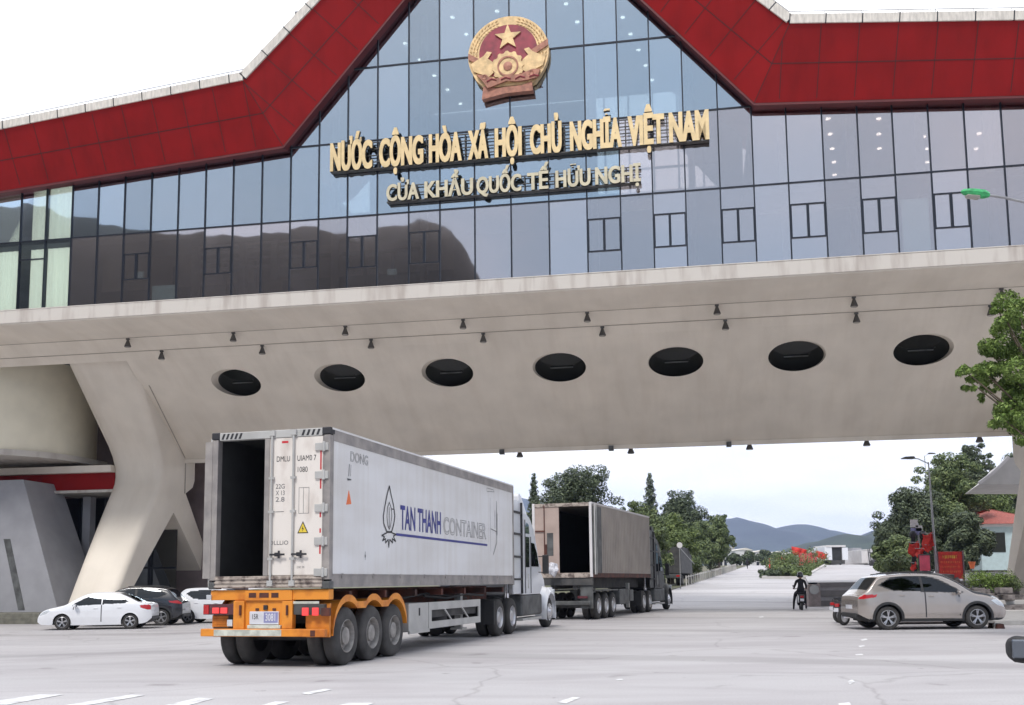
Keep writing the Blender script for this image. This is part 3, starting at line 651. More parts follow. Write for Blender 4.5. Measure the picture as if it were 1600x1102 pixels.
# --- red roof bands
def band_pts():
    ks = [SL-.4, gc-9.92, gc, gc+9.92, SR+.4]; ko = [SL-.4, gc-11.3, gc, gc+11.3, SR+.4]
    return [(Vector((a, -.5, zroof(a))), Vector((b, -1.6, zroof_out(b)))) for a, b in zip(ks, ko)]
bp_ = band_pts()
for i in range(4):
    (a0_, b0_), (a1_, b1_) = bp_[i], bp_[i+1]
    back = Vector((0, 0.25, 0)); dA_, dB_ = a1_-a0_, b1_-b0_
    def surf(u, v): return (a0_+dA_*u).lerp(b0_+dB_*u, v)
    NU, NV = 40, 6; mb = MB()
    for off_ in (0, 1):
        mb.add([surf(p_/NU, q_/NV)+back*off_ for p_ in range(NU+1) for q_ in range(NV+1)], [(p_*(NV+1)+q_, (p_+1)*(NV+1)+q_, (p_+1)*(NV+1)+q_+1, p_*(NV+1)+q_+1) for p_ in range(NU) for q_ in range(NV)])
    n_ = dA_.cross(b0_-a0_).normalized()
    if n_.y > 0: n_ = -n_
    def on(x, z):                     # (s, z) -> parameters on the band
        u, v = .5, .5
        for _ in range(12):
            P_ = surf(u, v); ex, ez_ = x-P_.x, z-P_.z; Pu = dA_.lerp(dB_, v); Pv = (b0_+dB_*u)-(a0_+dA_*u)
            den = Pu.x*Pv.z-Pu.z*Pv.x; u += (ex*Pv.z-ez_*Pv.x)/den; v += (Pu.x*ez_-Pu.z*ex)/den
        return u, v
    def seam(p, q, wd):
        n_s = 40; prev = None
        for k_ in range(n_s+1):
            t_ = k_/n_s; u, v = on(p[0]+(q[0]-p[0])*t_, p[1]+(q[1]-p[1])*t_)
            ok = -.001 <= u <= 1.001 and -.001 <= v <= 1.001; cur = surf(u, v)+n_*.004 if ok else None
            if prev is not None and cur is not None: mb.bar(prev, cur, wd, .01, 1, up=n_)
            prev = cur
    m0_, m1_ = surf(0, .5), surf(1, .5); seam((m0_.x, m0_.z), (m1_.x, m1_.z), .035)
    e_ = Vector((dA_.x, 0, dA_.z)).normalized(); pz_ = Vector((-e_.z, 0, e_.x)) if e_.x > 0 else Vector((e_.z, 0, -e_.x))
    if pz_.z < 0: pz_ = -pz_
    k = -3.3
    while k < dA_.length+3.5:
        P_ = a0_+e_*k; seam((P_.x-pz_.x*.8, P_.z-pz_.z*.8), (P_.x+pz_.x*4.4, P_.z+pz_.z*4.4), .03); k += 1.42
    for u_ in (0, 1):
        for q_ in range(6): mb.bar(surf(u_, q_/6)+n_*.003, surf(u_, (q_+1)/6)+n_*.003, .03, .01, 1, up=n_)
    mb.build('roof_band', ['red', 'seam'], gate, fix=False)
    # dark return under the lower edge
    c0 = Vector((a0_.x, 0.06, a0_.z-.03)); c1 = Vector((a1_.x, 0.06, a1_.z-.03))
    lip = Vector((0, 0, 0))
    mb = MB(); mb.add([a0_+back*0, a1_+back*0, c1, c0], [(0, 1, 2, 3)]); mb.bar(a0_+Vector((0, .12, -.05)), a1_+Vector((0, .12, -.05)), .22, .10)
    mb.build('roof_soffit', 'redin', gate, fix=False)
    # pale gutter along the top, with joint clips and a thin rail
    upv = Vector((0, -.02, .0)); g0 = b0_+Vector((0, .12, .17)); g1 = b1_+Vector((0, .12, .17))
    mb = MB(); dd = (g1-g0).normalized()
    mb.bar(g0, g1, .36, .36, 0); n_g = int((g1-g0).length/1.35)
    for q in range(n_g+1): mb.bar(g0+dd*(q*1.35)-dd*.02, g0+dd*(q*1.35)+dd*.02, .38, .385, 1)
    mb.build('gutter', ['gutter', 'mull'], gate)
    mb = MB(); h_ = Vector((0, .05, .42))
    mb.tube(g0+h_, g1+h_, .018, n=5)
    for q in range(n_g+1): mb.tube(g0+dd*(q*1.35), g0+dd*(q*1.35)+h_, .013, n=5)
    mb.build('gutter_rail', 'pole', gate)
# roof slabs over the whole depth
mb = MB()
for i in range(4):
    b0_, b1_ = bp_[i][1], bp_[i+1][1]; off2 = Vector((0, 0.3, .05)); bk = Vector((0, 13.8, 0.05))
    t_ = Vector((0, 0, .2))
    mb.add([b0_+off2, b1_+off2, b1_+bk, b0_+bk], [(0, 1, 2, 3)]); 
    mb.add([b0_+off2-t_, b1_+off2-t_, b1_+bk-t_, b0_+bk-t_], [(0, 1, 2, 3)])
mb.build('roof', 'red', gate, fix=False)

# --- slab band, soffit, sloping beam with portholes
BM = 9.9; BMb = 10.6
mb = MB(); mb.box(SL-.6, SR+.6, -0.62, 0.14, Z0-.62, Z0-0.012, 0); mb.box(SL-.6, SR+.6, -0.64, -.50, Z0-0.05, Z0, 0)
mb.build('floor_edge_band', ['band'], gate, bevel=.02)
prof = [(-.58, 13.16), (-.55, 13.10), (1.9, 12.86), (2.8, 12.44), (3.05, 12.28), (3.3, 12.12)]
mb = MB()
s0, s1 = SL-.6, SR+.6
for (d0, z0), (d1, z1) in zip(prof[:-1], prof[1:]):
    mb.add([(s0, d0, z0), (s1, d0, z0), (s1, d1, z1), (s0, d1, z1)], [(0, 1, 2, 3)])
    mb.add([(s0, 2*BMb-d0, z0), (s1, 2*BMb-d0, z0), (s1, 2*BMb-d1, z1), (s0, 2*BMb-d1, z1)], [(3, 2, 1, 0)])
mb.box(s0, s1, 1.89, 1.91, 12.84, 12.860, 1); mb.box(s0, s1, 2.79, 2.815, 12.41, 12.43, 1)
mb.build('soffit', ['concrete', 'cseam'], gate, fix=False)
SI, SJ = -20.0, 21.95                   # inner faces of the legs
dA, zA, dB, zB = 3.3, 12.12, 10.4, 8.25
def slope_pt(s, q): return Vector((s, dA+(dB-dA)*q, zA+(zB-zA)*q))
Ls = hypot(dB-dA, zB-zA)
holes = [-14.60+5.235*k for k in range(7)]
cells = [-19.3] + [ (a+b)/2 for a, b in zip(holes[:-1], holes[1:])] + [21.3]
mb = MB(); NH = 56; qc = 0.245; ra, rb = 1.22, 1.02/Ls
tubes = []
for h, (c0, c1) in zip(holes, zip(cells[:-1], cells[1:])):
    angs = sorted([2*pi*k/NH for k in range(NH)])
    inner = [(h+ra*cos(a), qc+rb*sin(a)) for a in angs]
    outer = []
    for a in angs:
        dx, dy = cos(a)*ra, sin(a)*rb
        tt = min([(c1-h)/dx if dx > 1e-9 else 1e9, (c0-h)/dx if dx < -1e-9 else 1e9, (1-qc)/dy if dy > 1e-9 else 1e9, (0-qc)/dy if dy < -1e-9 else 1e9])
        outer.append([h+dx*tt, qc+dy*tt])
    for cx_, cy_ in ((c0, 0), (c1, 0), (c1, 1), (c0, 1)):         # snap the nearest to each corner
        k = min(range(NH), key=lambda i: (outer[i][0]-cx_)**2+((outer[i][1]-cy_)*Ls)**2); outer[k] = [cx_, cy_]
    vs = [slope_pt(*p) for p in inner]+[slope_pt(*p) for p in outer]
    mb.add(vs, [(k, (k+1) % NH, NH+(k+1) % NH, NH+k) for k in range(NH)])
    tubes.append([slope_pt(*p) for p in inner])
for sa, sb, ta, tb in ((-19.3, -19.3, -20.0, -19.3), (21.3, 21.3, 21.95, 21.3)):
    pass
mb.add([slope_pt(-19.0-.35, 0), slope_pt(-19.3, 0), slope_pt(-19.3, 1), slope_pt(-20.2, 1)], [(0, 1, 2, 3)])
mb.add([slope_pt(21.3, 0), slope_pt(21.35, 0), slope_pt(22.1, 1), slope_pt(21.3, 1)], [(0, 1, 2, 3)])
# back slope and flat underside
mb.add([(-20.2, 2*BMb-dA, zA), (22.1, 2*BMb-dA, zA), (22.1, 2*BMb-dB, zB), (-20.2, 2*BMb-dB, zB)], [(0, 1, 2, 3)])
mb.add([(-20.2, dB, zB), (22.1, dB, zB), (22.1, 2*BMb-dB, zB), (-20.2, 2*BMb-dB, zB)], [(0, 1, 2, 3)])
mb.box(-20.0, 21.95, dB-.03, dB+.05, zB-.22, zB-.002, 0)
mb.build('sloping_beam', ['concrete', 'cseam'], gate, fix=False)
for tb_ in tubes:
    p = MB(); n = len(tb_); dv = Vector((0, .75, .14))
    p.add(tb_+[v+dv for v in tb_], [(k, (k+1) % n, n+(k+1) % n, n+k) for k in range(n)])
    po = p.build('porthole', 'concrete', gate, smooth=True)
    q = MB(); q.add([v+dv for v in tb_], [tuple(range(n))]); q.build('porthole_glass', 'hole', po)
    q = MB(); c_ = sum(tb_, Vector())/n + dv*.9; q.box(c_.x-.5, c_.x+.55, c_.y-.02, c_.y+.02, c_.z-.02, c_.z+.03); q.tube(c_+Vector((.6, -.1, .15)), c_+Vector((.6, .05, .15)), .06); q.build('porthole_lamp', 'grime', po)

# --- bent legs: one loft per half, rounded outer corners
def leg(s_out, s_in_fn, mirror, sgn):
    # levels: z, d_front, d_back
    lv = [(13.0, 3.0, 9.0), (12.2, 3.75, 9.4), (11.0, 4.95, 10), (9.6, 6.35, 10.9), (8.7, 7.25, 11.4), (8.2, 7.65, 11.5), (7.7, 7.9, 11.5), (7.2, 7.98, 11.5), (6.8, 7.92, 11.3), (6.4, 7.70, 10.5), (5.9, 7.38, 9.95), (4.5, 6.52, 8.7), (3.0, 5.62, 7.4), (1.5, 4.75, 6.15), (-0.4, 3.7, 4.9)]
    loops = []
    for z, df, db in lv:
        so_, si_ = s_out, s_in_fn(z)
        if mirror: k_ = 1 if s_out < si_ else -1; so_ += .04*k_; si_ -= .04*k_
        r = 1.15; ri = .35; pts = []
        lo_, hi_ = min(so_, si_), max(so_, si_); ro, rin = (r, ri) if so_ < si_ else (ri, r)
        for k in range(9): a = pi + k/8*pi/2; pts.append((lo_+ro+ro*cos(a), df+ro+ro*sin(a)))
        for k in range(9): a = 1.5*pi + k/8*pi/2; pts.append((hi_-rin+rin*cos(a), df+rin+rin*sin(a)))
        pts += [(hi_, db), (lo_, db)]
        loops.append([((p[0], max(8.7 if z > 5.5 else -99, 2*9.3-p[1] if z >= 6.3 else 2*9.3-p[1]+(7.7-df)*.5) if mirror else p[1], z)) for p in pts])
    mb = MB(); mb.loft(loops)
    return mb
inL = lambda z: -19.05 if z > 12.9 else (-19.05+(-20.0+19.05)*min(1, (12.9-z)/4.6) if z > 8.3 else -20.0-0.35*max(0, (6.4-z)/6.4))
inR = lambda z: 1.95 - inL(z)
for mir in (False, True):
    leg(-23.1, inL, mir, 1).build('leg', 'concrete', gate, smooth=True)
    leg(25.05, inR, mir, -1).build('leg', 'concrete', gate, smooth=True)
# joint line between leg and beam, and thin horizontal casting joints
mb = MB()
mb.path([(-19.03, 3.55, 12.40), (-19.02, 3.9, 12.2), (-19.10, 5.0, 11.20), (-19.95, 10.30, 8.32)], .035, 6)
mb.tube((-20.0+.02, 10.42, 8.3), (-20.0+.02, 10.42, 6.4), .03, n=6)
mb.build('joint_line', 'cseam', gate)

# --- spotlights under the soffit and along the beam edge
def spot(s, d, z, r=.11, tilt=0.0):
    sp_ = MB().lathe([(0, 0), (r*.45, 0), (r*.6, -.07), (r*1.35, -.30), (r*1.35, -.34), (0, -.34)], (s, d, z-.06), 'z', 14).build('spotlight', 'lampgrey', gate, smooth=True)
    MB().box(s-.08, s+.08, d-.04, d+.04, z-.06, z+.03).build('bracket', 'grime', sp_)
    MB().lathe([(0, 0), (r*1.2, 0), (r*1.2, -.012), (0, -.012)], (s, d, z-.41), 'z', 12).build('lens', 'lens', sp_)
for s in (-18.5, -13.3, -8.0, -2.65, 2.75, 8.15, 13.6, 19.2): spot(s, 1.95, 12.84)
for s in (-17.3, -12.3, -7.1, -1.95, 3.3, 8.5, 13.8, 19.0): spot(s, 2.85, 12.40)
for s in (-7.0, -1.75, 3.9, 9.7, 15.2, 20.3): spot(s, 10.75, 8.24, .13)
mb = MB()
for s in (-2.6, 2.95, 8.7): mb.box(s-.12, s+.12, dB-.12, dB+.1, zB-.3, zB-.05)
mb.build('lamp_bracket', 'grime', gate)
# back facade
mb = MB(); mb.box(SL-.6, SR+.6, 2*BMb-.1, 2*BMb+.62, Z0-.62, Z0, 0); mb.build('rear_edge_band', 'band', gate)
mb = MB(); mb.box(SL, -9.9, 11.3, 11.4, Z0, 19.4); mb.box(9.8, SR, 11.3, 11.4, Z0, 19.4); mb.build('rear_glass', 'glass', gate)
MB().box(SL, SR, 11.0, 2*BMb+.5, Z0-.2, Z0-.03).build('terrace', 'roomfloor', gate)

# ---------------------------------------------------------------- lettering on the facade
def facade_sign(name, label, words, z0l, z1l, h0, gap, facem, sidem, group=None, bold=.012, dep=.16, latt=True, serif=False):
    o = thing(name, label, 'sign', BO, -A)
    for (txt, pa, pb) in words:
        sa = bl(pa, 230, -.35)[0]; sb = bl(pb, 230, -.35)[0]
        mb = MB()
        wk = .022*h0
        for sh_, dd_ in ((0, 0), (wk, .003), (-wk, .006)): add_text(mb, txt, sb-sa-2*wk, h0, lambda x, y, z, sa=sa, sh_=sh_, dd_=dd_: (sa+wk+sh_+x, -.37+dd_-z, z0l+y), depth=dep, bold=bold, mi=0, mside=1)
        w_ = mb.build('word', [facem, sidem], o, fix=False)
    s_a = bl(words[0][1], 230, -.35)[0]; s_b = bl(words[-1][2], 230, -.35)[0]
    mb = MB(); n = 5 if latt else 3
    for k in range(n):
        z = z0l+.02+(h0-.04)*k/(n-1); mb.box(s_a, s_b, -.16, -.12, z-.018, z+.018)
    s = s_a
    while s < s_b: mb.box(s-.02, s+.02, -.12, -.04, z0l, z0l+h0); s += .42
    mb.box(s_a, s_b, -.30, -.05, z0l-.06, z0l-.02)
    mb.build('support_rack', 'steelrack', o)
    return o
r1 = [('NƯỚC', 516, 582), ('CỘNG', 592.4, 661.6), ('HÒA', 670, 721.6), ('XÃ', 731, 763), ('HỘI', 773, 815.5), ('CHỦ', 828, 878), ('NGHĨA', 890.7, 972), ('VIỆT', 981.4, 1039), ('NAM', 1046, 1109)]
facade_sign('national_name_sign', 'row of tall gold capital letters across the glass below the emblem', r1, 19.06, 20.3, 1.20, 0, 'gold', 'goldside', bold=.027)
r2 = [('CỬA', 604, 655), ('KHẨU', 663, 739), ('QUỐC', 744, 814), ('TẾ', 823, 857), ('HỮU', 867, 922), ('NGHỊ', 929, 1000)]
facade_sign('gate_name_sign', 'smaller pale gold letter row below the tall gold letters', r2, 17.52, 18.2, .70, 0, 'goldpale', 'goldside', bold=.022, dep=.12, latt=False)

# ---------------------------------------------------------------- the emblem
em = thing('national_emblem', 'round gold and red state emblem with a star, hung on the glass gable', 'emblem', BO, -A)
ec, ez, ER = -0.12, 23.52, 1.72
def epl(poly, d0, d1, name, m_, bevel=.03, parent=em):
    return MB().prism([(ec+x*ER, ez+y*ER) for x, y in poly], lambda a, b: (a, d0, b), lambda a, b: (a, d1, b)).build(name, m_, parent, bevel=bevel)
out_ = [(cos(a), 0.96*sin(a)) for a in [R(-28+i*(236/40)) for i in range(41)]] + [(-.80, -.62), (-.62, -.80), (-.58, -.83), (.55, -.83), (.66, -.78), (.80, -.60)]
epl(out_, -.35, -.06, 'wreath_disc', 'emgold', .05)
inn = [(0.72*cos(a), 0.70*sin(a)+.04) for a in [R(i*9) for i in range(40)]]
epl(inn, -.37, -.30, 'red_field', 'emred', .01)
star = [((.34 if k % 2 == 0 else .135)*cos(pi/2+k*pi/5), .40+(.34 if k % 2 == 0 else .135)*sin(pi/2+k*pi/5)) for k in range(10)]
epl(star, -.44, -.371, 'star', 'emgold', .02)
gear = []
for k in range(48):
    r_ = .40 if (k//2) % 2 == 0 else .355; a = 2*pi*k/48; gear.append((r_*cos(a), -.36+r_*sin(a)))
epl(gear, -.46, -.372, 'cogwheel', 'emgold', .01)
MB().lathe([(.26*ER, -.0), (.26*ER, -.03), (.22*ER, -.03), (.22*ER, 0)], (ec, -.462, ez-.36*ER), 'y', 36).build('cog_ring', 'emcopper', em)
MB().lathe([(.11*ER, -.0), (.11*ER, -.03), (0, -.05)], (ec, -.462, ez-.36*ER), 'y', 24).build('cog_hub', 'emcopper', em)
for sg in (-1, 1):                               # rice ears: overlapping grains up each side
    mb = MB()
    for k in range(22):
        a = R(-62+k*6.4); r_ = .86
        for q in (-1, 0, 1):
            aa = a; rr = (r_+q*.075)*ER; cx_, cz_ = ec+sg*rr*cos(aa), ez+rr*.96*sin(aa)
            tx, tz = -sg*sin(aa)+q*.35*sg*cos(aa), cos(aa)+q*.35*sin(aa); l_ = hypot(tx, tz); tx /= l_; tz /= l_
            ln, wd = .11, .036
            mb.add([(cx_-tx*ln, -.345, cz_-tz*ln), (cx_+tz*wd, -.35, cz_-tx*wd), (cx_+tx*ln, -.345, cz_+tz*ln), (cx_-tz*wd, -.35, cz_+tx*wd), (cx_, -.395, cz_)], [(0, 1, 4), (1, 2, 4), (2, 3, 4), (3, 0, 4)])
    mb.build('rice_ear', 'emgold', em, fix=False)
    epl([(sg*.60, -.13), (sg*.99, .10), (sg*.985, .26), (sg*.58, .02)] if sg > 0 else [(sg*.58, -.30), (sg*.60, -.16), (sg*.99, .08), (sg*.985, -.08)], -.42, -.352, 'sheaf_tie', 'emcopper', .01)
    leafp = [(sg*.30, -.42), (sg*.48, -.58), (sg*.86, -.40), (sg*.92, -.20), (sg*.60, -.02), (sg*.52, .08), (sg*.40, .05), (sg*.50, -.10), (sg*.36, -.22)]
    epl(leafp, -.43, -.351, 'sheaf', 'emgold', .03)
    MB().lathe([(.045, 0), (.045, -.05), (.10, -.07), (.10, -.03), (.15, -.03), (.15, 0)], (ec+sg*.58*ER, -.45, ez-.60*ER), 'y', 20).build('ribbon_scroll', 'emcopper', em)
rib = [(-.78, -.50), (-.55, -.56), (-.30, -.66), (0, -.60), (.32, -.60), (.60, -.50), (.80, -.52), (.72, -.72), (.50, -.76), (.25, -.78), (-.05, -.74), (-.30, -.82), (-.50, -.88), (-.62, -.70)]
epl(rib, -.50, -.40, 'ribbon', 'emcopper', .03)
base = [(-.62, -.80), (-.30, -.88), (0, -.86), (.32, -.86), (.58, -.78), (.60, -1.02), (.25, -1.02), (-.1, -1.03), (-.40, -1.08), (-.66, -1.13)]
epl(base, -.40, -.10, 'base_scroll', 'emcopper', .03)
for k in range(4):
    mb = MB(); mb.path([(ec+ER*(-.52+.35*k), -.515, ez+ER*(-.72+.02*(k % 2))), (ec+ER*(-.40+.35*k), -.52, ez+ER*(-.66)), (ec+ER*(-.28+.35*k), -.515, ez+ER*(-.70))], .025, 5); mb.build('ribbon_fold', 'emred', em)

# ---------------------------------------------------------------- annexes at both ends of the gate
an = thing('left_annex', 'cream curved wall over a pale ledge and red fascia, left of the gate leg', 'building', BO, -A)
cx_, cyd, rad = -30.5, 8.6, 5.4
def arc(s_c, d_c, r, a0, a1, n): return [(s_c+r*cos(R(a0+(a1-a0)*k/n)), d_c+r*sin(R(a0+(a1-a0)*k/n))) for k in range(n+1)]
cp = arc(cx_, cyd, rad, -180, 40, 44)
MB().prism(cp, lambda a, b: (a, b, 8.3), lambda a, b: (a, b, 13.06)).build('curved_wall', 'cream', an, smooth=True)
cp2 = arc(cx_, cyd, rad+.14, -180, 0, 40)
MB().prism(cp2+[(cx_+rad+.14, 11)], lambda a, b: (a, b, 8.02), lambda a, b: (a, b, 8.32)).build('ledge', 'band', an, smooth=True)
MB().box(-32, -22.9, 8.0, 12, 7.42, 7.78).build('lower_ledge', 'concrete', an)
MB().box(-32, -22.9, 8.4, 12, 6.52, 7.42).build('fascia', 'red', an)
MB().box(-26.9, -22.9, 8.2, 12, 6.38, 6.52).build('fascia_trim', 'band', an)
MB().box(-36, -20.6, 13, 13.4, 0, 13).build('rear_wall', 'darkwall', an)
MB().box(-20.6, -17.6, 13.0, 13.4, 0, 8.6).build('side_wall', 'darkwall', an)
mb = MB(); mb.box(-34, -20.4, 10.5, 10.53, 0, 6.3); mb.build('glass_front', 'doorglass', an)
mb = MB()
for s in (-27.6, -26.1, -24.5, -23.1, -21.9): mb.box(s-.07, s+.07, 10.35, 10.5, 0, 6.3)
mb.box(-34, -20.4, 10.36, 10.49, 2.4, 2.5); mb.build('door_frame', 'mull', an)
mb = MB(); mb.box(-25.45, -25.0, 9.6, 10.1, 0, 6.3); mb.build('post', 'greywall', an)
MB().box(-22.5, -20.4, 10.4, 11.0, 9, 13).build('recess_wall', 'darkwall', an)
# leaning wall with dark stripe: slopes away to the left going up
bw = thing('leaning_wall', 'smooth grey leaning wall with a dark slanted stripe beside the left leg', 'wall', BO, -A)
mb = MB()
pl = [(-36, -.3), (-23.55, -.3), (-23.75, .4), (-26.4, 6.9), (-36, 6.9)]
mb.prism(pl, lambda a, b: (a, 5.2+b*.10, b), lambda a, b: (a, 9.0, b)); mb.build('wall_face', 'greywall', bw, bevel=.04)
st_ = [bl(0, 842, 5.3), bl(10, 842, 5.3), bl(38, 953, 5.2), bl(28, 953, 5.2)]
mb = MB(); mb.prism(st_, lambda a, b: (a, 5.17+b*.10, b), lambda a, b: (a, 5.3+b*.10, b)); mb.build('stripe', 'grime', bw)
st_ = [(-36, 5.0), (-27.2, 5.0), (-27.0, 5.22), (-36, 5.22)]
# kerb before the building
mb = MB(); mb.box(-60, -20.3, 2.6, 4.6, -.35, .30, 0); mb.box(-60, -20.3, 2.55, 12, -.35, .10, 0)
kb = mb.build('kerb', 'kerb', None, bevel=.03); kb.location = BO; kb.rotation_euler = (0, 0, -A); struct(kb)

ra_ = thing('right_annex', 'pale flared canopy and beige wall at the right end of the gate', 'building', (0, 0, 0))
P = [at(1530, 757, 60), at(1550, 742, 60), at(1566, 727, 60), at(1576, 716, 60), at(1640, 706, 60), at(1660, 757, 60)]
mb = MB(); mb.add(P+[p+Vector((2.2, 7, 0)) for p in P], [(0, 1, 2, 3, 4, 5)[::-1], (6, 7, 8, 9, 10, 11)] + [(i, (i+1) % 6, 6+(i+1) % 6, 6+i) for i in range(6)]); mb.build('canopy', 'paleconc', ra_)
mb = MB()
for a, b in zip(P[:3], P[1:4]): mb.bar(a+Vector((-.04, -.06, .06)), b+Vector((-.04, -.06, .06)), .2, .16)
mb.build('canopy_edge', 'whitewall', ra_)
MB().box(42, 50, 62, 74, 0, 12.9).build('rear_wall', 'cream', ra_)
# ================================================================ trucks
def plane_hit(px, py, O_, Nn):          # pixel -> point on a vertical plane through O_ with normal Nn
    v = ray(px, py); c0 = Vector((0, 0, H)); t = (O_-c0).dot(Nn)/v.dot(Nn); return c0+v*t
def wheel(parent, x, y, z, r=.54, w_=.27, side=1, dual=True, tm='rubber', rm='steelrim', name='wheel', steer=False):
    k = r/.54; s = side
    pr = [(.31*k, 0), (.46*k, .0), (.505*k, -.02), (.535*k, -.055), (r, -.08), (r, -(w_-.08)), (.535*k, -(w_-.055)), (.505*k, -(w_-.02)), (.46*k, -w_), (.30*k, -w_)]
    mb = MB(); mb.lathe([(a, o*s) for a, o in pr], (x, y, z), 'x', 40)
    for q in (.10, .135, .17): mb.lathe([(r+.001, -(q-.004)*s), (r-.012, -q*s), (r+.001, -(q+.004)*s)], (x, y, z), 'x', 40)
    if dual: mb.lathe([(a, (o-w_-.05)*s) for a, o in pr], (x, y, z), 'x', 32)
    wo = mb.build(name, tm, parent, smooth=True)
    if dual or steer is None: rp = [(.315*k, -.01), (.30*k, .005), (.285*k, -.02), (.27*k, -.13), (.20*k, -.15), (.17*k, -.12), (.16*k, -.03), (.10*k, -.01), (0, -.01)]
    else: rp = [(.315*k, -.01), (.30*k, .005), (.28*k, -.01), (.24*k, .03), (.15*k, .05), (.12*k, .08), (0, .08)]
    mb = MB(); mb.lathe([(a, o*s) for a, o in rp], (x, y, z), 'x', 32)
    for q in range(10):
        a = 2*pi*q/10; xx = x+(-.145 if dual else .035)*s; mb.tube((xx, y+.225*k*cos(a), z+.225*k*sin(a)), (xx+.03*s, y+.225*k*cos(a), z+.225*k*sin(a)), .014, n=6)
    mb.build('rim', rm, wo, smooth=True)
    return wo

T1 = Vector((-4.474, 18.833, g(-4.4, 18.8))); T1R = -math.atan2(.273, .962)
fw = Vector((-sin(T1R), cos(T1R), 0)); rt = Vector((cos(T1R), sin(T1R), 0))
def t1s(px, py, off=1.22):              # pixel -> (t, z) on the right flank of the first truck
    p = plane_hit(px, py, T1+rt*off, rt); return ((p-T1).dot(fw), p.z-T1.z)
def t1r(px, py, off=0.0):               # pixel -> (x, z) on its rear plane
    p = plane_hit(px, py, T1+fw*off, fw); return ((p-T1).dot(rt), p.z-T1.z)
CB, CT, CL = 1.42, 4.33, 12.19

# ---------------- container of the first truck
ct = thing('shipping_container', 'long white refrigerated container with its left rear door open, on the orange trailer', 'container', T1, T1R)
W2 = 1.22
MB().box(W2-.09, W2-.004, .12, CL-.1, CB+.25, CT-.20).build('side_wall', 'cwhite', ct)
MB().box(-W2+.004, -W2+.09, .12, CL-.1, CB+.25, CT-.20).build('side_wall', 'cwhite', ct)
mb = MB(); mb.box(W2-.02, W2+.0, .1, CL-.05, CB+.02, CB+.26, 0); mb.box(-W2, -W2+.02, .1, CL-.05, CB+.02, CB+.26, 0)
for k in range(9): mb.box(W2, W2+.012, .5+k*1.42, .56+k*1.42, CB+.18, CB+.27, 0)
mb.box(W2-.005, W2+.012, .1, CL-.05, CB+.235, CB+.262, 0)
mb.build('bottom_rail', 'crail', ct)
mb = MB(); mb.box(W2-.03, W2+.006, .1, CL-.05, CT-.22, CT-.01, 0); mb.box(-W2-.006, -W2+.03, .1, CL-.05, CT-.22, CT-.01, 0)
mb.build('top_rail', 'crail', ct)
mb = MB(); mb.box(W2-.035, W2+.012, .05, CL-.02, CT-.018, CT+.018, 0); mb.box(-W2, W2-.04, .05, CL-.02, CT-.03, CT+.0, 0); mb.build('roof', 'cwhite', ct)
MB().box(-W2+.02, W2-.02, .05, CL-.1, CB+.12, CB+.22).build('floor', 'insidefloor', ct)
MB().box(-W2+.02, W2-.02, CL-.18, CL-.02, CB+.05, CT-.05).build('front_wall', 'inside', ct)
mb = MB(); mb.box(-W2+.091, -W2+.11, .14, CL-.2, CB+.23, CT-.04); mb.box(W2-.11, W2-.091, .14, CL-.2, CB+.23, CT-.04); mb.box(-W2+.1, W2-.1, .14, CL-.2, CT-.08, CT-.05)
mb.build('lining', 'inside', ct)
MB().box(-W2+.30, -W2+.36, 1.5, 1.56, CT-.45, CT-.40).build('inner_lamp', 'galv', ct)
for sx in (-1, 1):
    mb = MB(); a, b = sorted((sx*W2, sx*(W2-.13))); mb.box(a, b, -.02, .14, CB+.16, CT-.12); mb.build('corner_post', 'crail', ct, bevel=.01)
    mb = MB(); a, b = sorted((sx*(W2+.008), sx*(W2-.16))); mb.box(a, b, -.03, .17, CB, CB+.13); mb.build('corner_casting', 'grime', ct, bevel=.015)
    mb = MB(); mb.box(a, b, -.03, .17, CT-.11, CT+.02); mb.build('corner_casting', 'ink', ct, bevel=.015)
    a, b = sorted((sx*(W2+.008), sx*(W2-.14))); MB().box(a, b, CL-.13, CL+.01, CB+.0, CT+.01).build('front_post', 'crail', ct, bevel=.01)
MB().box(-W2+.16, W2-.16, -.025, .12, CT-.135, CT+.01).build('header', 'galv', ct, bevel=.01)
for x0 in (-1.02, -.93, -.84, -.75, -.66, .64, .74, .84, .94):
    mb = MB(); mb.prism([(x0, CT-.115), (x0+.045, CT-.115), (x0+.085, CT-.01), (x0+.04, CT-.01)], lambda a, b: (a, -.0285, b), lambda a, b: (a, -.0255, b)); mb.build('warning_stripe', 'ink', ct)
mb = MB(); mb.box(-W2+.13, W2-.13, -.035, .12, CB+.02, CB+.235); 
for k in range(3): mb.box(-W2+.12, W2-.12, -.055, -.033, CB+.03+k*.07, CB+.065+k*.07)
mb.build('sill', 'cdirty', ct, bevel=.012)
# right hand door, closed
dx0, dx1 = -.04, W2-.13
door = MB().box(dx0, dx1, -.015, .06, CB+.24, CT-.14).build('door', 'cdoor', ct, bevel=.012)
mb = MB(); mb.box(dx0-.06, dx0+.04, -.03, .07, CB+.24, CT-.14); mb.box(dx1-.015, dx1+.01, -.026, .06, CB+.24, CT-.14); mb.build('door_gasket', 'crail', door)
for x in (.06, .50):
    mb = MB(); mb.tube((x, -.055, CB+.06), (x, -.055, CT-.03), .021, n=10)
    for z in (CB+.05, CT-.10): mb.box(x-.055, x+.055, -.08, -.02, z, z+.10)
    for z in (CB+.52, CB+1.38, CB+2.0): mb.box(x-.05, x+.05, -.075, -.015, z, z+.045)
    mb.build('lock_rod', 'galv', door)
    mb = MB(); mb.bar((x, -.085, CB+.62), (x+.30, -.085, CB+.62), .02, .035); mb.tube((x+.18, -.07, CB+.55), (x+.18, -.07, CB+.69), .02); mb.box(x+.10, x+.16, -.09, -.05, CB+.585, CB+.655); mb.build('lock_handle', 'ink', door)
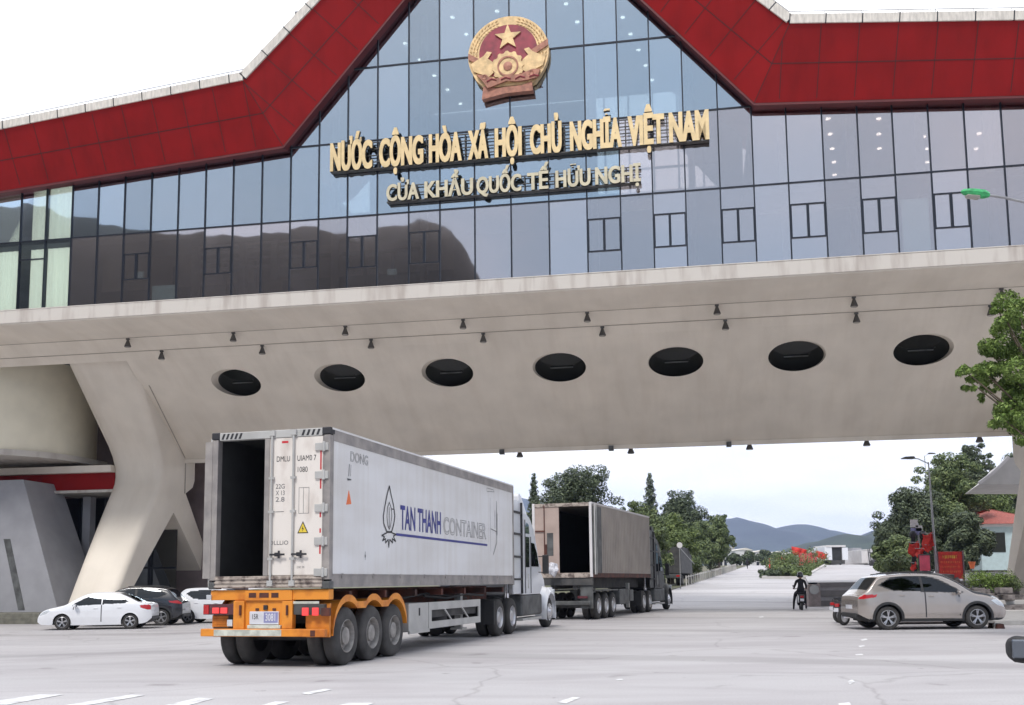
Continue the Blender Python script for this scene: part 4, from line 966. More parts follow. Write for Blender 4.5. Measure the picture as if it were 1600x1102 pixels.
for z in (CB+.22, CB+.78, CB+1.38, CB+1.98, CB+2.50):
    mb = MB(); mb.box(dx1-.16, dx1+.10, -.05, -.012, z, z+.14); mb.tube((dx1+.02, -.055, z-.02), (dx1+.02, -.055, z+.16), .028, n=8); mb.build('hinge', 'galv', door, bevel=.008)
for z, h_ in ((CB+2.15, .35), (CB+1.80, .18), (CB+1.28, .09), (CB+.62, .17), (CB+1.0, .08)):
    MB().box(dx1-.07, dx1-.04, -.0175, -.014, z, z+h_).build('reflector', 'redink', door)
MB().box(.24, .37, -.0175, -.014, CT-.24, CT-.20).build('reflector', 'redink', door)
def door_text(tx, x, z, w_, h_, m_='ink', name='marking', bold=0):
    mb = MB(); add_text(mb, tx, w_, h_, lambda a, b, c: (x+a, -.0185, z+b), bold=bold); mb.build(name, m_, door, fix=False)
door_text('DMLU', .14, CT-.58, .27, .10); door_text('UIAM0 7', .56, CT-.58, .38, .10); door_text('1080', .57, CT-.79, .20, .10)
for k in range(3): door_text(('22G', 'X 13', '2.8')[k], .13, CT-1.08-.12*k, .18, .085, 'greyink')
door_text('DLLLIO', -.0+.02, CB+.80, .38, .075, 'greyink')
door_text('CSC 90', .58, CB+.37, .15, .035, 'greyink')
mb = MB()
for a in (.60, .69, .80): mb.box(a, a+.006, -.0185, -.015, CT-1.55, CT-1.08)
for z in (CT-1.55, CT-1.08): mb.box(.60, .806, -.0185, -.0152, z, z+.006)
mb.box(.12, .30, -.0185, -.0152, CT-1.51, CT-1.50); mb.build('marking_frame', 'greyink', door)
mb = MB(); mb.prism([(.58, CB+1.0), (.80, CB+1.0), (.69, CB+1.22)], lambda a, b: (a, -.019, b), lambda a, b: (a, -.014, b)); so_ = mb.build('warning_sticker', 'ink', door)
mb = MB(); mb.prism([(.607, CB+1.016), (.773, CB+1.016), (.69, CB+1.185)], lambda a, b: (a, -.0215, b), lambda a, b: (a, -.0192, b)); mb.build('sticker_face', 'yellow', so_)
mb = MB(); mb.prism([(.69, CB+1.13), (.668, CB+1.075), (.69, CB+1.08), (.682, CB+1.03), (.712, CB+1.09), (.692, CB+1.086)], lambda a, b: (a, -.0235, b), lambda a, b: (a, -.0217, b)); mb.build('bolt_mark', 'ink', so_)
# left hand door, swung right round against the side
mb = MB(); mb.box(-W2-.125, -W2-.055, .02, 1.15, CB+.24, CT-.14); do_ = mb.build('door', 'cdoor', ct, bevel=.01)
mb = MB()
for y in (.25, .70): mb.tube((-W2-.17, y, CB+.05), (-W2-.17, y, CT-.05), .021, n=8)
for z in (CB+.3, CB+1.1, CB+1.9, CB+2.6): mb.box(-W2-.19, -W2-.12, .10, .85, z, z+.06)
mb.build('lock_rod', 'galv', do_)
mb = MB(); mb.box(-W2-.135, -W2+.02, -.03, .03, CB+.2, CT-.15); mb.build('door_edge', 'crail', do_)
# markings on the flank
def flank(mb, poly, lift=.003, mi=0): mb.prism(poly, lambda a, b: (W2+lift, a, b), lambda a, b: (W2-.004, a, b), mi)
def zpx(x, y): return t1s(500+x/4.21, 660+y/4.21)
def flank_text(tx, x0, x1, y0, y1, m_, name, outline=0, bold=0, k=1.0, slope=0):
    (ta, za), (tb, _) = zpx(x0, y1), zpx(x1, y1); zt = zpx(x0, y0)[1]
    mb = MB(); add_text(mb, tx, tb-ta, zt-za, lambda a, b, c: (W2+.003+(c*.2 if outline else 0), ta+a, za+b), outline=outline, bold=bold, spacing=k)
    mb.build(name, m_, ct, fix=False)
flank_text('TAN THANH', 528, 795, 545, 700, 'blueink', 'lettering', bold=.022)
flank_text('CONTAINER', 812, 1092, 622, 733, 'greyink', 'lettering', outline=.011)
flank_text('DONG', 200, 315, 190, 255, 'greyink', 'lettering', outline=.012)
def stroke(pts, m_, name, wd=.03, k=1.0):
    P = [zpx(*p) for p in pts]; mb = MB()
    for (a, b), (c, d) in zip(P[:-1], P[1:]): mb.bar((W2+.0015, a, b), (W2+.0015, c, d), .006, wd, up=(1, 0, 0)) if False else mb.add([(W2+.004, a+nx_, b+nz_) for a, b, nx_, nz_ in ((a, b, -(d-b)/max(1e-6, hypot(c-a, d-b))*wd/2, (c-a)/max(1e-6, hypot(c-a, d-b))*wd/2), (c, d, -(d-b)/max(1e-6, hypot(c-a, d-b))*wd/2, (c-a)/max(1e-6, hypot(c-a, d-b))*wd/2), (c, d, (d-b)/max(1e-6, hypot(c-a, d-b))*wd/2, -(c-a)/max(1e-6, hypot(c-a, d-b))*wd/2), (a, b, (d-b)/max(1e-6, hypot(c-a, d-b))*wd/2, -(c-a)/max(1e-6, hypot(c-a, d-b))*wd/2))], [(0, 1, 2, 3)])
    return mb
mb = stroke([(500, 737), (1100, 808)], 0, 0, .055); mb.build('underline', 'blueink', ct, fix=False)
mb = MB()
for pts, wd in (([(456, 418), (440, 480), (425, 560), (416, 620), (420, 670), (440, 722), (470, 722), (485, 670), (492, 615), (484, 550), (468, 480), (456, 418)], .04),
                ([(455, 525), (444, 560), (440, 620), (446, 680), (455, 705), (464, 680), (472, 620), (470, 570), (455, 525)], .022), ([(455, 560), (455, 690)], .02), ([(470, 570), (484, 572)], .02),
                ([(440, 726), (405, 745), (425, 752), (410, 780), (432, 765), (430, 795), (448, 770), (452, 825), (458, 770), (478, 795), (474, 765), (498, 785), (482, 750), (500, 738), (470, 726)], .028)):
    m2 = stroke(pts, 0, 0, wd); mb.add(m2.v, m2.f)
mb.build('flame_logo', 'ink', ct, fix=False)
mb = MB(); flank(mb, [zpx(*p) for p in ((190, 448), (173, 542), (206, 538))]); mb.build('warning_cone_mark', 'orangeink', ct)
mb = MB()
for pts, wd in (([(193, 275), (188, 355)], .02), ([(203, 280), (200, 355)], .012), ([(178, 372), (205, 378), (180, 380)], .02), ([(297, 850), (297, 905)], .015), ([(294, 880), (300, 880)], .05),
                ([(1095, 432), (1098, 455), (1145, 458), (1140, 445), (1095, 432)], .012), ([(1118, 495), (1122, 850)], .012), ([(1160, 520), (1162, 790), (1140, 870)], .03), ([(1150, 580), (1150, 700)], .02), ([(1165, 600), (1165, 740)], .03), ([(1122, 700), (1160, 720)], .02)):
    m2 = stroke(pts, 0, 0, wd); mb.add(m2.v, m2.f)
struct(mb.build('small_marking', 'greyink', ct, fix=False), 'stuff')

# ---------------- orange trailer
tr = thing('trailer_chassis', 'orange three axle container trailer under the long white container', 'trailer', T1, T1R)
mb = MB(); mb.box(-W2+.02, W2-.02, .02, .22, 1.22, 1.405); mb.build('rear_beam', 'orange', tr, bevel=.01)
mb = MB()
for sx in (-1, 1): mb.box(sx*.46-.09 if sx > 0 else -.55, sx*.46+.09 if sx > 0 else -.37, .22, 11.6, 1.02, 1.40)
mb.build('frame_rail', 'rust', tr)
mb = MB()
for k in range(7): mb.box(-1.15, 1.15, 1.0+k*1.7, 1.12+k*1.7, 1.22, 1.36)
mb.build('cross_member', 'rust', tr)
def rz5(x, y): return t1r(310+x/4.706, 900+y/4.706)
def rear_box(name, x0, y0, x1, y1, m_, d0=-.02, d1=.1, parent=tr, bevel=.008):
    (a, zt), (b, zb) = rz5(x0, y0), rz5(x1, y1); return MB().box(a, b, d0, d1, zb, zt).build(name, m_, parent, bevel=bevel)
rear_box('centre_panel', 262, 178, 692, 388, 'orange', .03, .12)
rear_box('centre_panel', 345, 108, 690, 180, 'orange', -.015, .03)
rear_box('panel_post', 264, 185, 338, 388, 'orange', -.03, .03); rear_box('panel_post', 622, 185, 694, 388, 'orange', -.03, .03)
for x in (375, 452, 540): rear_box('maker_mark', x, 125, x+(68 if x == 452 else 52), 160, 'rust', -.02, -.0148, bevel=0)
for x in (312, 655): rear_box('hook', x, 215, x+12, 290, 'rust', -.07, -.03)
rear_box('round_catch', 478, 215, 506, 250, 'ink', -.01, .03)
for x in (415, 540): rear_box('rivet_mark', x, 238, x+26, 256, 'rust', .015, .03)
pb_ = rear_box('number_plate', 378, 262, 590, 358, 'plate', -.012, .03); rear_box('plate_half', 484, 268, 586, 345, 'plateblue', -.0145, -.0122, pb_, 0)
(a_, z_) = rz5(398, 318); mb = MB(); add_text(mb, '15R', .13, .09, lambda x, y, z: (a_+x, -.0135, z_+y), bold=.02); mb.build('plate_letters', 'greyink', pb_, fix=False)
(a_, z_) = rz5(495, 330); mb = MB(); add_text(mb, '3081', .20, .13, lambda x, y, z: (a_+x, -.0155, z_+y), bold=.02); mb.build('plate_letters', 'plate', pb_, fix=False)
rear_box('plate_shelf', 368, 362, 610, 388, 'silverstrip', -.05, .03)
for x0, x1, xs_ in ((36, 258, (108, 168)), (700, 925, (766, 840))):
    tb_ = rear_box('lamp_box', x0, 208, x1, 286, 'maroon' if x0 < 100 else 'chassis', -.0, .12)
    for x in xs_:
        lo_ = rear_box('tail_light', x, 234, x+46, 276 if x0 < 100 else 292, 'tailbright', -.03, .0)
rear_box('tail_light', 40, 215, 78, 282, 'tail', -.02, .0)
rear_box('side_lamp', 905, 235, 965, 295, 'rust', -.02, .06)
rear_box('reverse_lamp', 214, 322, 252, 372, 'head', -.02, .05)
rear_box('marker_lamp', 62, 140, 96, 172, 'head', -.02, .02)
rear_box('stay_plate', 80, 290, 200, 382, 'orange', .10, .2); rear_box('stay_plate', 765, 290, 930, 382, 'orange', .12, .2)
rear_box('light_strip', 694, 188, 885, 206, 'silverstrip', .0, .03)
rear_box('bumper', 32, 388, 942, 448, 'orange', -.08, .05, bevel=.015)
rear_box('reflective_strip', 132, 394, 625, 442, 'silverstrip', -.086, -.0805, bevel=0)
rear_box('rust_patch', 838, 400, 872, 444, 'rust', -.086, -.0805, bevel=0)
for sx in (-1, 1):                           # mudguards, scalloped over three wheels
    WY = (.84, 2.02, 3.14)
    mb = MB(); x0, x1 = (W2-.52, W2-.01) if sx > 0 else (-W2+.01, -W2+.52); pts = []
    for k, y in enumerate(WY):
        a0_ = 175 if k == 0 else 128; a1_ = 52 if k < 2 else 12
        for q in range(11):
            a = R(a0_+(a1_-a0_)*q/10); pts.append((y+.64*cos(a), .54+.64*sin(a)*1.04))
    pts = [(pts[0][0], .72)] + pts
    for (ya, za), (yb, zb) in zip(pts[:-1], pts[1:]):
        mb.add([(x0, ya, za), (x1, ya, za), (x1, yb, zb), (x0, yb, zb), (x0, ya, za-.03), (x1, ya, za-.03), (x1, yb, zb-.03), (x0, yb, zb-.03)], [(0, 1, 2, 3), (7, 6, 5, 4), (1, 5, 6, 2), (0, 3, 7, 4)])
    xe = x1 if sx > 0 else x0
    top = [(y, min(1.30, z+.10)) for y, z in pts]       # outer lip
    for i in range(len(pts)-1): mb.add([(xe, *pts[i]), (xe, *pts[i+1]), (xe, *top[i+1]), (xe, *top[i])], [(0, 1, 2, 3)])
    mb.build('mudguard', 'orange', tr, fix=False)
    for y in WY: wheel(tr, sx*(W2-.03), y, .535, side=sx, tm='oldrubber')
    MB().box(*( (W2-.5, W2-.04) if sx > 0 else (-W2+.04, -W2+.5)), .10, .16, .55, 1.15).build('mud_flap', 'plastic' if sx < 0 else 'orange', tr)
for y in (.84, 2.02, 3.14): MB().tube((-1.0, y, .535), (1.0, y, .535), .09).build('axle', 'chassis', tr)
mb = MB(); mb.box(-.62, .62, 1.2, 3.6, .75, 1.0); mb.build('suspension', 'chassis', tr)
# side guard, tool box, landing legs
sgx = W2-.06
bx = MB().box(sgx-.5, sgx, 4.02, 5.22, .44, 1.06).build('tool_box', 'galv', tr, bevel=.02)
MB().box(sgx, sgx+.012, 4.60, 4.66, .78, .95).build('latch', 'ink', bx)
MB().box(sgx-.02, sgx+.02, 4.0, 5.24, .40, .47).build('step', 'galv', bx)
mb = MB(); mb.box(sgx-.03, sgx, 5.24, 9.1, .88, 1.06); mb.box(sgx-.03, sgx, 5.24, 9.1, .46, .62); mb.box(sgx-.03, sgx, 5.24, 5.42, .62, .88); mb.box(sgx-.03, sgx, 8.95, 9.1, .62, .88)
for y in (6.3, 7.6): mb.bar((sgx-.015, y, .90), (sgx-.015, y+.55, .60), .025, .04)
mb.build('side_guard', 'galv', tr)
mb = MB(); mb.box(sgx-.6, sgx-.1, 5.3, 9.0, .7, 1.0); mb.box(-.9, -.4, 4.2, 8.5, .5, 1.0); mb.build('underbody', 'chassis', tr)
for sx in (-1, 1):
    mb = MB(); mb.box(sx*.85-.08, sx*.85+.08, 8.15, 8.32, .35, 1.25); mb.box(sx*.85-.16, sx*.85+.16, 8.05, 8.42, .31, .36); mb.build('landing_leg', 'galv', tr)
mb = MB(); mb.lathe([(.2, .0), (.50, .0), (.53, .05), (.53, .2), (.5, .25), (.2, .25)], (.55, 6.6, .47), 'z', 24); mb.build('spare_wheel', 'rubber', tr, smooth=True)
mb = MB(); mb.path([(.9, 5.6, 1.2), (.95, 7, 1.12), (.9, 8.6, 1.2), (.95, 10, 1.15)], .03); mb.path([(.8, 4.2, 1.15), (.85, 5.9, 1.25), (.8, 9, 1.1)], .025); mb.build('hose', 'plastic', tr)
MB().tube((.2, 4.4, .95), (.2, 5.6, .95), .16, n=16).build('air_tank', 'chassis', tr, smooth=True)

# ---------------- tractor units
def tractor(name, label, O_, rz, t0, paint='white', bonnet=True, side_panel=True):
    o = thing(name, label, 'truck', O_, rz)
    mb = MB()
    for sx in (-1, 1): mb.box(sx*.42-.05, sx*.42+.05, t0-2.9, t0+4.6, .72, 1.0)
    mb.build('chassis_rail', 'chassis', o)
    for y in (t0-1.39, t0-.09):
        for sx in (-1, 1): wheel(o, sx*1.19, y, .52, r=.52, side=sx, rm='rim')
        MB().tube((-.95, y, .52), (.95, y, .52), .12).build('axle', 'chassis', o)
    for sx in (-1, 1): wheel(o, sx*1.17, t0+4.48, .50, r=.50, w_=.29, side=sx, dual=False, rm='rim')
    hw = 1.22
    def X(poly, w_, nm, m_, bevel=.06, x0=None):
        return MB().prism(poly, lambda a, b: (-w_ if x0 is None else x0, t0+a, b), lambda a, b: (w_, t0+a, b)).build(nm, m_, o, bevel=bevel, seg=3)
    cab = X([(1.0, 1.12), (1.0, 3.50), (1.25, 3.60), (1.9, 3.50), (2.45, 3.15), (2.82, 2.55), (3.05, 2.12), (3.3, 2.0), (3.4, 1.3), (3.1, 1.12)], hw-.03, 'cab', paint, .10)
    X([(3.2, 1.25), (3.05, 2.08), (3.7, 1.98), (4.6, 1.80), (5.0, 1.55), (5.12, 1.2), (5.12, .78), (4.9, .55), (3.2, .8)], .86, 'bonnet', paint, .12)
    for sx in (-1, 1):                       # front wings over the steer wheels
        mb = MB(); pts = [(t0+4.48+.66*cos(a), .50+.66*sin(a)) for a in [R(200-220*q/14) for q in range(15)]]
        loops = []
        for ya, za in pts:
            loops.append([(sx*.84, ya, za), (sx*1.2, ya, za-.0), (sx*1.24, ya, za-.05), (sx*1.24, ya, za+.0), (sx*1.14, ya, za+.14), (sx*.84, ya, za+.22)])
        mb.loft(loops); mb.build('wing', paint, o, smooth=True)
        mb = MB(); mb.box(*sorted((sx*1.0, sx*1.21)), t0+4.95, t0+5.1, .95, 1.25); mb.build('headlight', 'head', o, bevel=.03)
        # door, windows, grab rail
        a, b = sorted((sx*(hw-.028), sx*(hw-.005)))
        wf = MB().prism([(2.05, 1.98), (2.05, 2.72), (2.4, 2.70), (2.72, 2.40), (2.92, 2.05), (2.92, 1.98)], lambda y, z: (a, t0+y, z), lambda y, z: (b, t0+y, z)).build('window', 'darkglass', o)
        MB().prism([(1.38, 1.95), (1.38, 2.88), (1.80, 2.88), (1.80, 1.95)], lambda y, z: (a, t0+y, z), lambda y, z: (b, t0+y, z)).build('window', 'darkglass', o)
        MB().prism([(1.35, 2.98), (1.38, 3.20), (1.55, 3.32), (1.75, 3.25), (1.82, 2.98)], lambda y, z: (a, t0+y, z), lambda y, z: (b, t0+y, z)).build('window', 'clearglass' if paint == 'white' else 'darkglass', o)
        mb = MB(); mb.box(a+.003*sx, b+.003*sx, t0+1.98, t0+1.995, 1.15, 2.9); mb.box(a+.003*sx, b+.003*sx, t0+1.32, t0+1.335, 1.15, 3.4); mb.build('door_gap', 'greyink', o)
        MB().tube((sx*(hw+.03), t0+1.5, 1.3), (sx*(hw+.03), t0+1.5, 1.75), .018).build('grab_rail', 'galv', o)
        mb = MB(); mb.box(*sorted((sx*(hw+.12), sx*(hw+.32))), t0+2.9, t0+2.98, 1.75, 2.35); mb.bar((sx*hw, t0+2.85, 2.3), (sx*(hw+.2), t0+2.93, 2.3), .03, .03); mb.bar((sx*hw, t0+2.85, 1.8), (sx*(hw+.2), t0+2.93, 1.8), .03, .03); mb.build('mirror', 'plastic', o, bevel=.03)
        if side_panel:                       # pale air deflector panel with dark bars, and its posts
            a2, b2 = sorted((sx*(hw-.10), sx*(hw-.06)))
            dp = MB().prism([(.12, 1.15), (.12, 3.75), (.35, 3.98), (.98, 3.9), (.98, 1.15)], lambda y, z: (a2, t0+y, z), lambda y, z: (b2, t0+y, z)).build('side_deflector', 'white' if paint == 'white' else 'grime', o)
            for z in (1.55, 2.22, 2.9, 3.55): MB().box(*sorted((sx*(hw-.06), sx*(hw-.01))), t0+.12, t0+1.0, z, z+.06).build('deflector_bar', 'plastic', dp)
            MB().box(*sorted((sx*(hw-.09), sx*(hw+.0))), t0+.96, t0+1.02, 1.15, 3.9).build('deflector_edge', 'plastic', dp)
        tk = MB().box(*sorted((sx*.72, sx*1.16)), t0+1.1, t0+3.55, .46, 1.12).build('fuel_tank', 'grime', o, bevel=.08, seg=3)
        MB().box(*sorted((sx*.8, sx*1.2)), t0+1.0, t0+3.3, .33, .40).build('step', 'galv', o)
    X([(1.0, 3.52), (1.0, 4.15), (1.12, 4.2), (1.4, 4.05), (2.1, 3.48), (1.6, 3.54)], hw-.12, 'roof_fairing', paint, .06)
    mb = MB(); mb.add([(x, t0+y+.012, z) for x, y, z in ((-1.0, 2.49, 3.10), (1.0, 2.49, 3.10), (1.05, 3.0, 2.22), (-1.05, 3.0, 2.22))], [(0, 1, 2, 3)]); mb.build('windscreen', 'darkglass', o)
    MB().box(-.6, .6, t0+5.09, t0+5.14, .85, 1.5).build('grille', 'chrome', o, bevel=.03)
    MB().box(-1.15, 1.15, t0+5.05, t0+5.25, .42, .78).build('bumper', paint, o, bevel=.05)
    MB().tube((.75, t0+.85, 1.0), (.75, t0+.85, 3.9), .07, n=12).build('exhaust_stack', 'chrome', o, smooth=True)
    MB().lathe([(0, 0), (.45, 0), (.5, .08), (0, .12)], (0, t0-.75, 1.02), 'z', 20).build('fifth_wheel', 'chassis', o)
    for sx in (-1, 1):
        mb = MB(); mb.box(*sorted((sx*.7, sx*1.2)), t0-2.0, t0-1.95, .35, 1.0); mb.build('mud_flap', 'plastic', o)
    return o
tractor('semi_tractor', 'white bonneted tractor unit pulling the long white container', T1, T1R, 12.19)

# ---------------- second truck, tan
T2 = Vector((3.07-1.22*.94+.02, 40.0+1.22*.35, g(2, 40))); T2R = -math.atan2(3.45, 9.5)
c2 = thing('shipping_container', 'tan container with an open dark rear doorway on the farther truck', 'container', T2, T2R)
B2, TT2, L2 = 1.66, 4.56, 10.4
for sx in (-1, 1):
    a, b = sorted((sx*W2, sx*(W2-.07))); MB().box(a, b, .05, L2, B2+.12, TT2-.03).build('side_wall', 'brown', c2)
    MB().box(*sorted((sx*(W2+.012), sx*(W2-.1))), .05, L2, B2-.02, B2+.16).build('bottom_rail', 'rust', c2)
    MB().box(*sorted((sx*(W2+.012), sx*(W2-.08))), -.02, L2, TT2-.04, TT2+.03).build('top_rail', 'whitewall', c2)
    MB().box(*sorted((sx*(W2+.008), sx*(W2-.10))), -.04, .10, B2, TT2).build('corner_post', 'whitewall', c2, bevel=.01)
mb = MB()
for k in range(32): mb.box(W2, W2+.012, 1.4+k*.28, 1.52+k*.28, B2+.2, TT2-.08)
struct(mb.build('corrugation', 'brown', c2), 'stuff')
MB().box(-W2+.07, W2-.07, .05, L2, TT2-.06, TT2).build('roof', 'brown', c2)
MB().box(-W2+.07, W2-.07, .05, L2, B2+.08, B2+.16).build('floor', 'insidefloor', c2)
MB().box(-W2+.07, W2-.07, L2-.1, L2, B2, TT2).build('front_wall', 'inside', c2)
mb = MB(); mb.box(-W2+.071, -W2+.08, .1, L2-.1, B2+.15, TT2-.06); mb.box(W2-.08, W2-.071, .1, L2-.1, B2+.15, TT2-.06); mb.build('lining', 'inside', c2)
MB().box(-W2+.1, W2-.1, -.05, .06, TT2-.13, TT2+.01).build('header', 'cdirty', c2, bevel=.01)
MB().box(-W2+.1, W2-.1, -.06, .06, B2-.02, B2+.17).build('sill', 'cdirty', c2, bevel=.01)
dr = MB().box(-W2+.10, -.12, -.02, .04, B2+.17, TT2-.13).build('door', 'tan', c2, bevel=.01)
MB().box(-.62, -.36, -.034, -.02, B2+.85, B2+1.75).build('vent', 'grime', dr, bevel=.02)
mb = MB(); mb.tube((-.72, -.05, B2+.1), (-.72, -.05, TT2-.05), .02); mb.box(-1.1, -.7, -.07, -.02, B2+1.4+.4, B2+1.45+.4); mb.box(-.7, -.62, -.07, -.02, B2+.9, B2+1.3); mb.build('lock_rod', 'rust', dr)
dr2 = MB().box(W2+.03, W2+.09, .0, 1.12, B2+.15, TT2-.12).build('door', 'grime', c2, bevel=.01)
mb = MB(); mb.tube((W2+.11, .25, B2+.1), (W2+.11, .25, TT2-.05), .02); mb.tube((W2+.11, .03, B2+.1), (W2+.11, .03, TT2-.05), .03); mb.build('lock_rod', 'galv', dr2)
mb = MB()
for k in range(9): mb.lathe([(0, 0), (.10-.005*k, 0), (.07, .06), (0, .07)], (-.78+.35*random.random(), -.12, B2+.05+.10*k), 'y', 7)
pc = thing('plastic_bag', 'crumpled pale plastic bag hanging at the tan container doorway', 'bag', T2+Vector((-.5, -.25, B2+.1)), T2R)
def crumple(parent, name, c, r, m_, seed):
    b = bmesh.new(); bmesh.ops.create_icosphere(b, subdivisions=3, radius=r)
    for v in b.verts:
        n_ = noise.noise(v.co*7/r*.25+Vector((seed, 0, 0))); v.co *= 1+.45*n_; v.co.z *= 1.3; v.co += Vector(c)
    me = bpy.data.meshes.new(name); b.to_mesh(me); b.free(); me.materials.append(M[m_]); o = bpy.data.objects.new(name, me); C.objects.link(o); o.parent = parent; return o
crumple(pc, 'bag_body', (.12, .02, .22), .20, 'plate', 2)
t2 = thing('trailer_chassis', 'dark grey three axle trailer under the tan container', 'trailer', T2, T2R)
mb = MB()
for sx in (-.46, .46): mb.box(sx-.08, sx+.08, .1, L2+.2, 1.2, B2-.03)
mb.box(-W2+.02, W2-.02, -.02, .2, 1.35, B2-.03); mb.build('frame_rail', 'chassis', t2)
for sx in (-1, 1):
    for y in (1.0, 2.15, 3.3): wheel(t2, sx*(W2-.04), y, .52, r=.52, side=sx, tm='rubber', rm='rim')
    MB().box(*sorted((sx*.72, sx*(W2))), .35, 3.95, 1.10, 1.16).build('mudguard', 'grime', t2, bevel=.02)
    MB().box(*sorted((sx*.7, sx*(W2-.02))), .05, .1, .45, 1.3).build('mud_flap', 'grime', t2)
for y in (1.0, 2.15, 3.3): MB().tube((-1, y, .52), (1, y, .52), .09).build('axle', 'chassis', t2)
MB().box(-W2+.1, W2-.1, -.06, .04, .58, .74).build('bumper', 'grime', t2, bevel=.01)
MB().box(-.85, -.45, -.03, .05, 1.0, 1.28).build('number_plate', 'plate', t2); MB().box(-.88, -.5, -.03, .03, .84, .93).build('lamp_box', 'maroon', t2); MB().box(.6, 1.0, -.03, .03, .84, .93).build('lamp_box', 'maroon', t2)
mb = MB(); mb.box(.75, 1.12, 4.6, 6.4, .5, 1.15); mb.box(.75, 1.12, 6.5, 7.2, .6, 1.1); mb.box(-1.12, -.75, 4.6, 6.8, .5, 1.15); mb.build('tool_box', 'grime', t2, bevel=.03)
for sx in (-1, 1): MB().box(sx*.8-.07, sx*.8+.07, 7.3, 7.45, .3, 1.4).build('landing_leg', 'galv', t2)
tractor('semi_tractor', 'grey bonneted tractor unit in front of the tan container', T2, T2R, L2, paint='grime', side_panel=True)

# ---------------- third, dark truck beyond
T3 = Vector((at(1021, 900, 92).x+1.3, 92, g(13, 92)))
t3 = thing('parked_truck', 'dark grey box truck half hidden beyond the tan container', 'truck', T3, -R(18))
MB().box(-1.2, 1.2, 0, 5.5, 1.15, 3.5).build('box_body', 'chassis', t3, bevel=.03)
MB().prism([(5.7, .7), (5.7, 2.9), (6.1, 3.0), (7.1, 2.9), (7.6, 1.9), (7.65, .7)], lambda a, b: (-1.1, a, b), lambda a, b: (1.1, a, b)).build('cab', 'chassis', t3, bevel=.08)
MB().box(-.3, .25, -.02, 0.0, 1.9, 2.5).build('rear_window', 'darkglass', t3); MB().box(-1.2, 1.2, -.05, .1, .75, 1.1).build('bumper', 'grime', t3)
for sx in (-1, 1):
    for y in (1.4, 6.5): wheel(t3, sx*1.12, y, .5, r=.5, side=sx, dual=y < 2)
    MB().box(sx*.9-.15, sx*.9+.15, -.07, -.05, .85, 1.0).build('tail_light', 'tail', t3)
# ================================================================ cars
def interp(tab, x):
    if x <= tab[0][0]: return tab[0][1]
    for (a, za), (b, zb) in zip(tab[:-1], tab[1:]):
        if x <= b:
            i = tab.index((a, za)); t = (x-a)/(b-a)
            p0 = tab[i-1] if i > 0 else (2*a-b, 2*za-zb); p3 = tab[i+2] if i+2 < len(tab) else (2*b-a, 2*zb-za)
            m0 = (zb-p0[1])/(b-p0[0])*(b-a); m1 = (p3[1]-za)/(p3[0]-a)*(b-a)
            # monotone limiting keeps the outline from overshooting
            d = zb-za
            if d == 0: m0 = m1 = 0
            else:
                m0 = max(0, min(3, m0/d))*d; m1 = max(0, min(3, m1/d))*d
            return (2*t**3-3*t*t+1)*za+(t**3-2*t*t+t)*m0+(-2*t**3+3*t*t)*zb+(t**3-t*t)*m1
    return tab[-1][1]
def inpoly(p, poly):
    x, y = p; c = False
    for i in range(len(poly)):
        (x1, y1), (x2, y2) = poly[i-1], poly[i]
        if (y1 > y) != (y2 > y) and x < (x2-x1)*(y-y1)/(y2-y1)+x1: c = not c
    return c
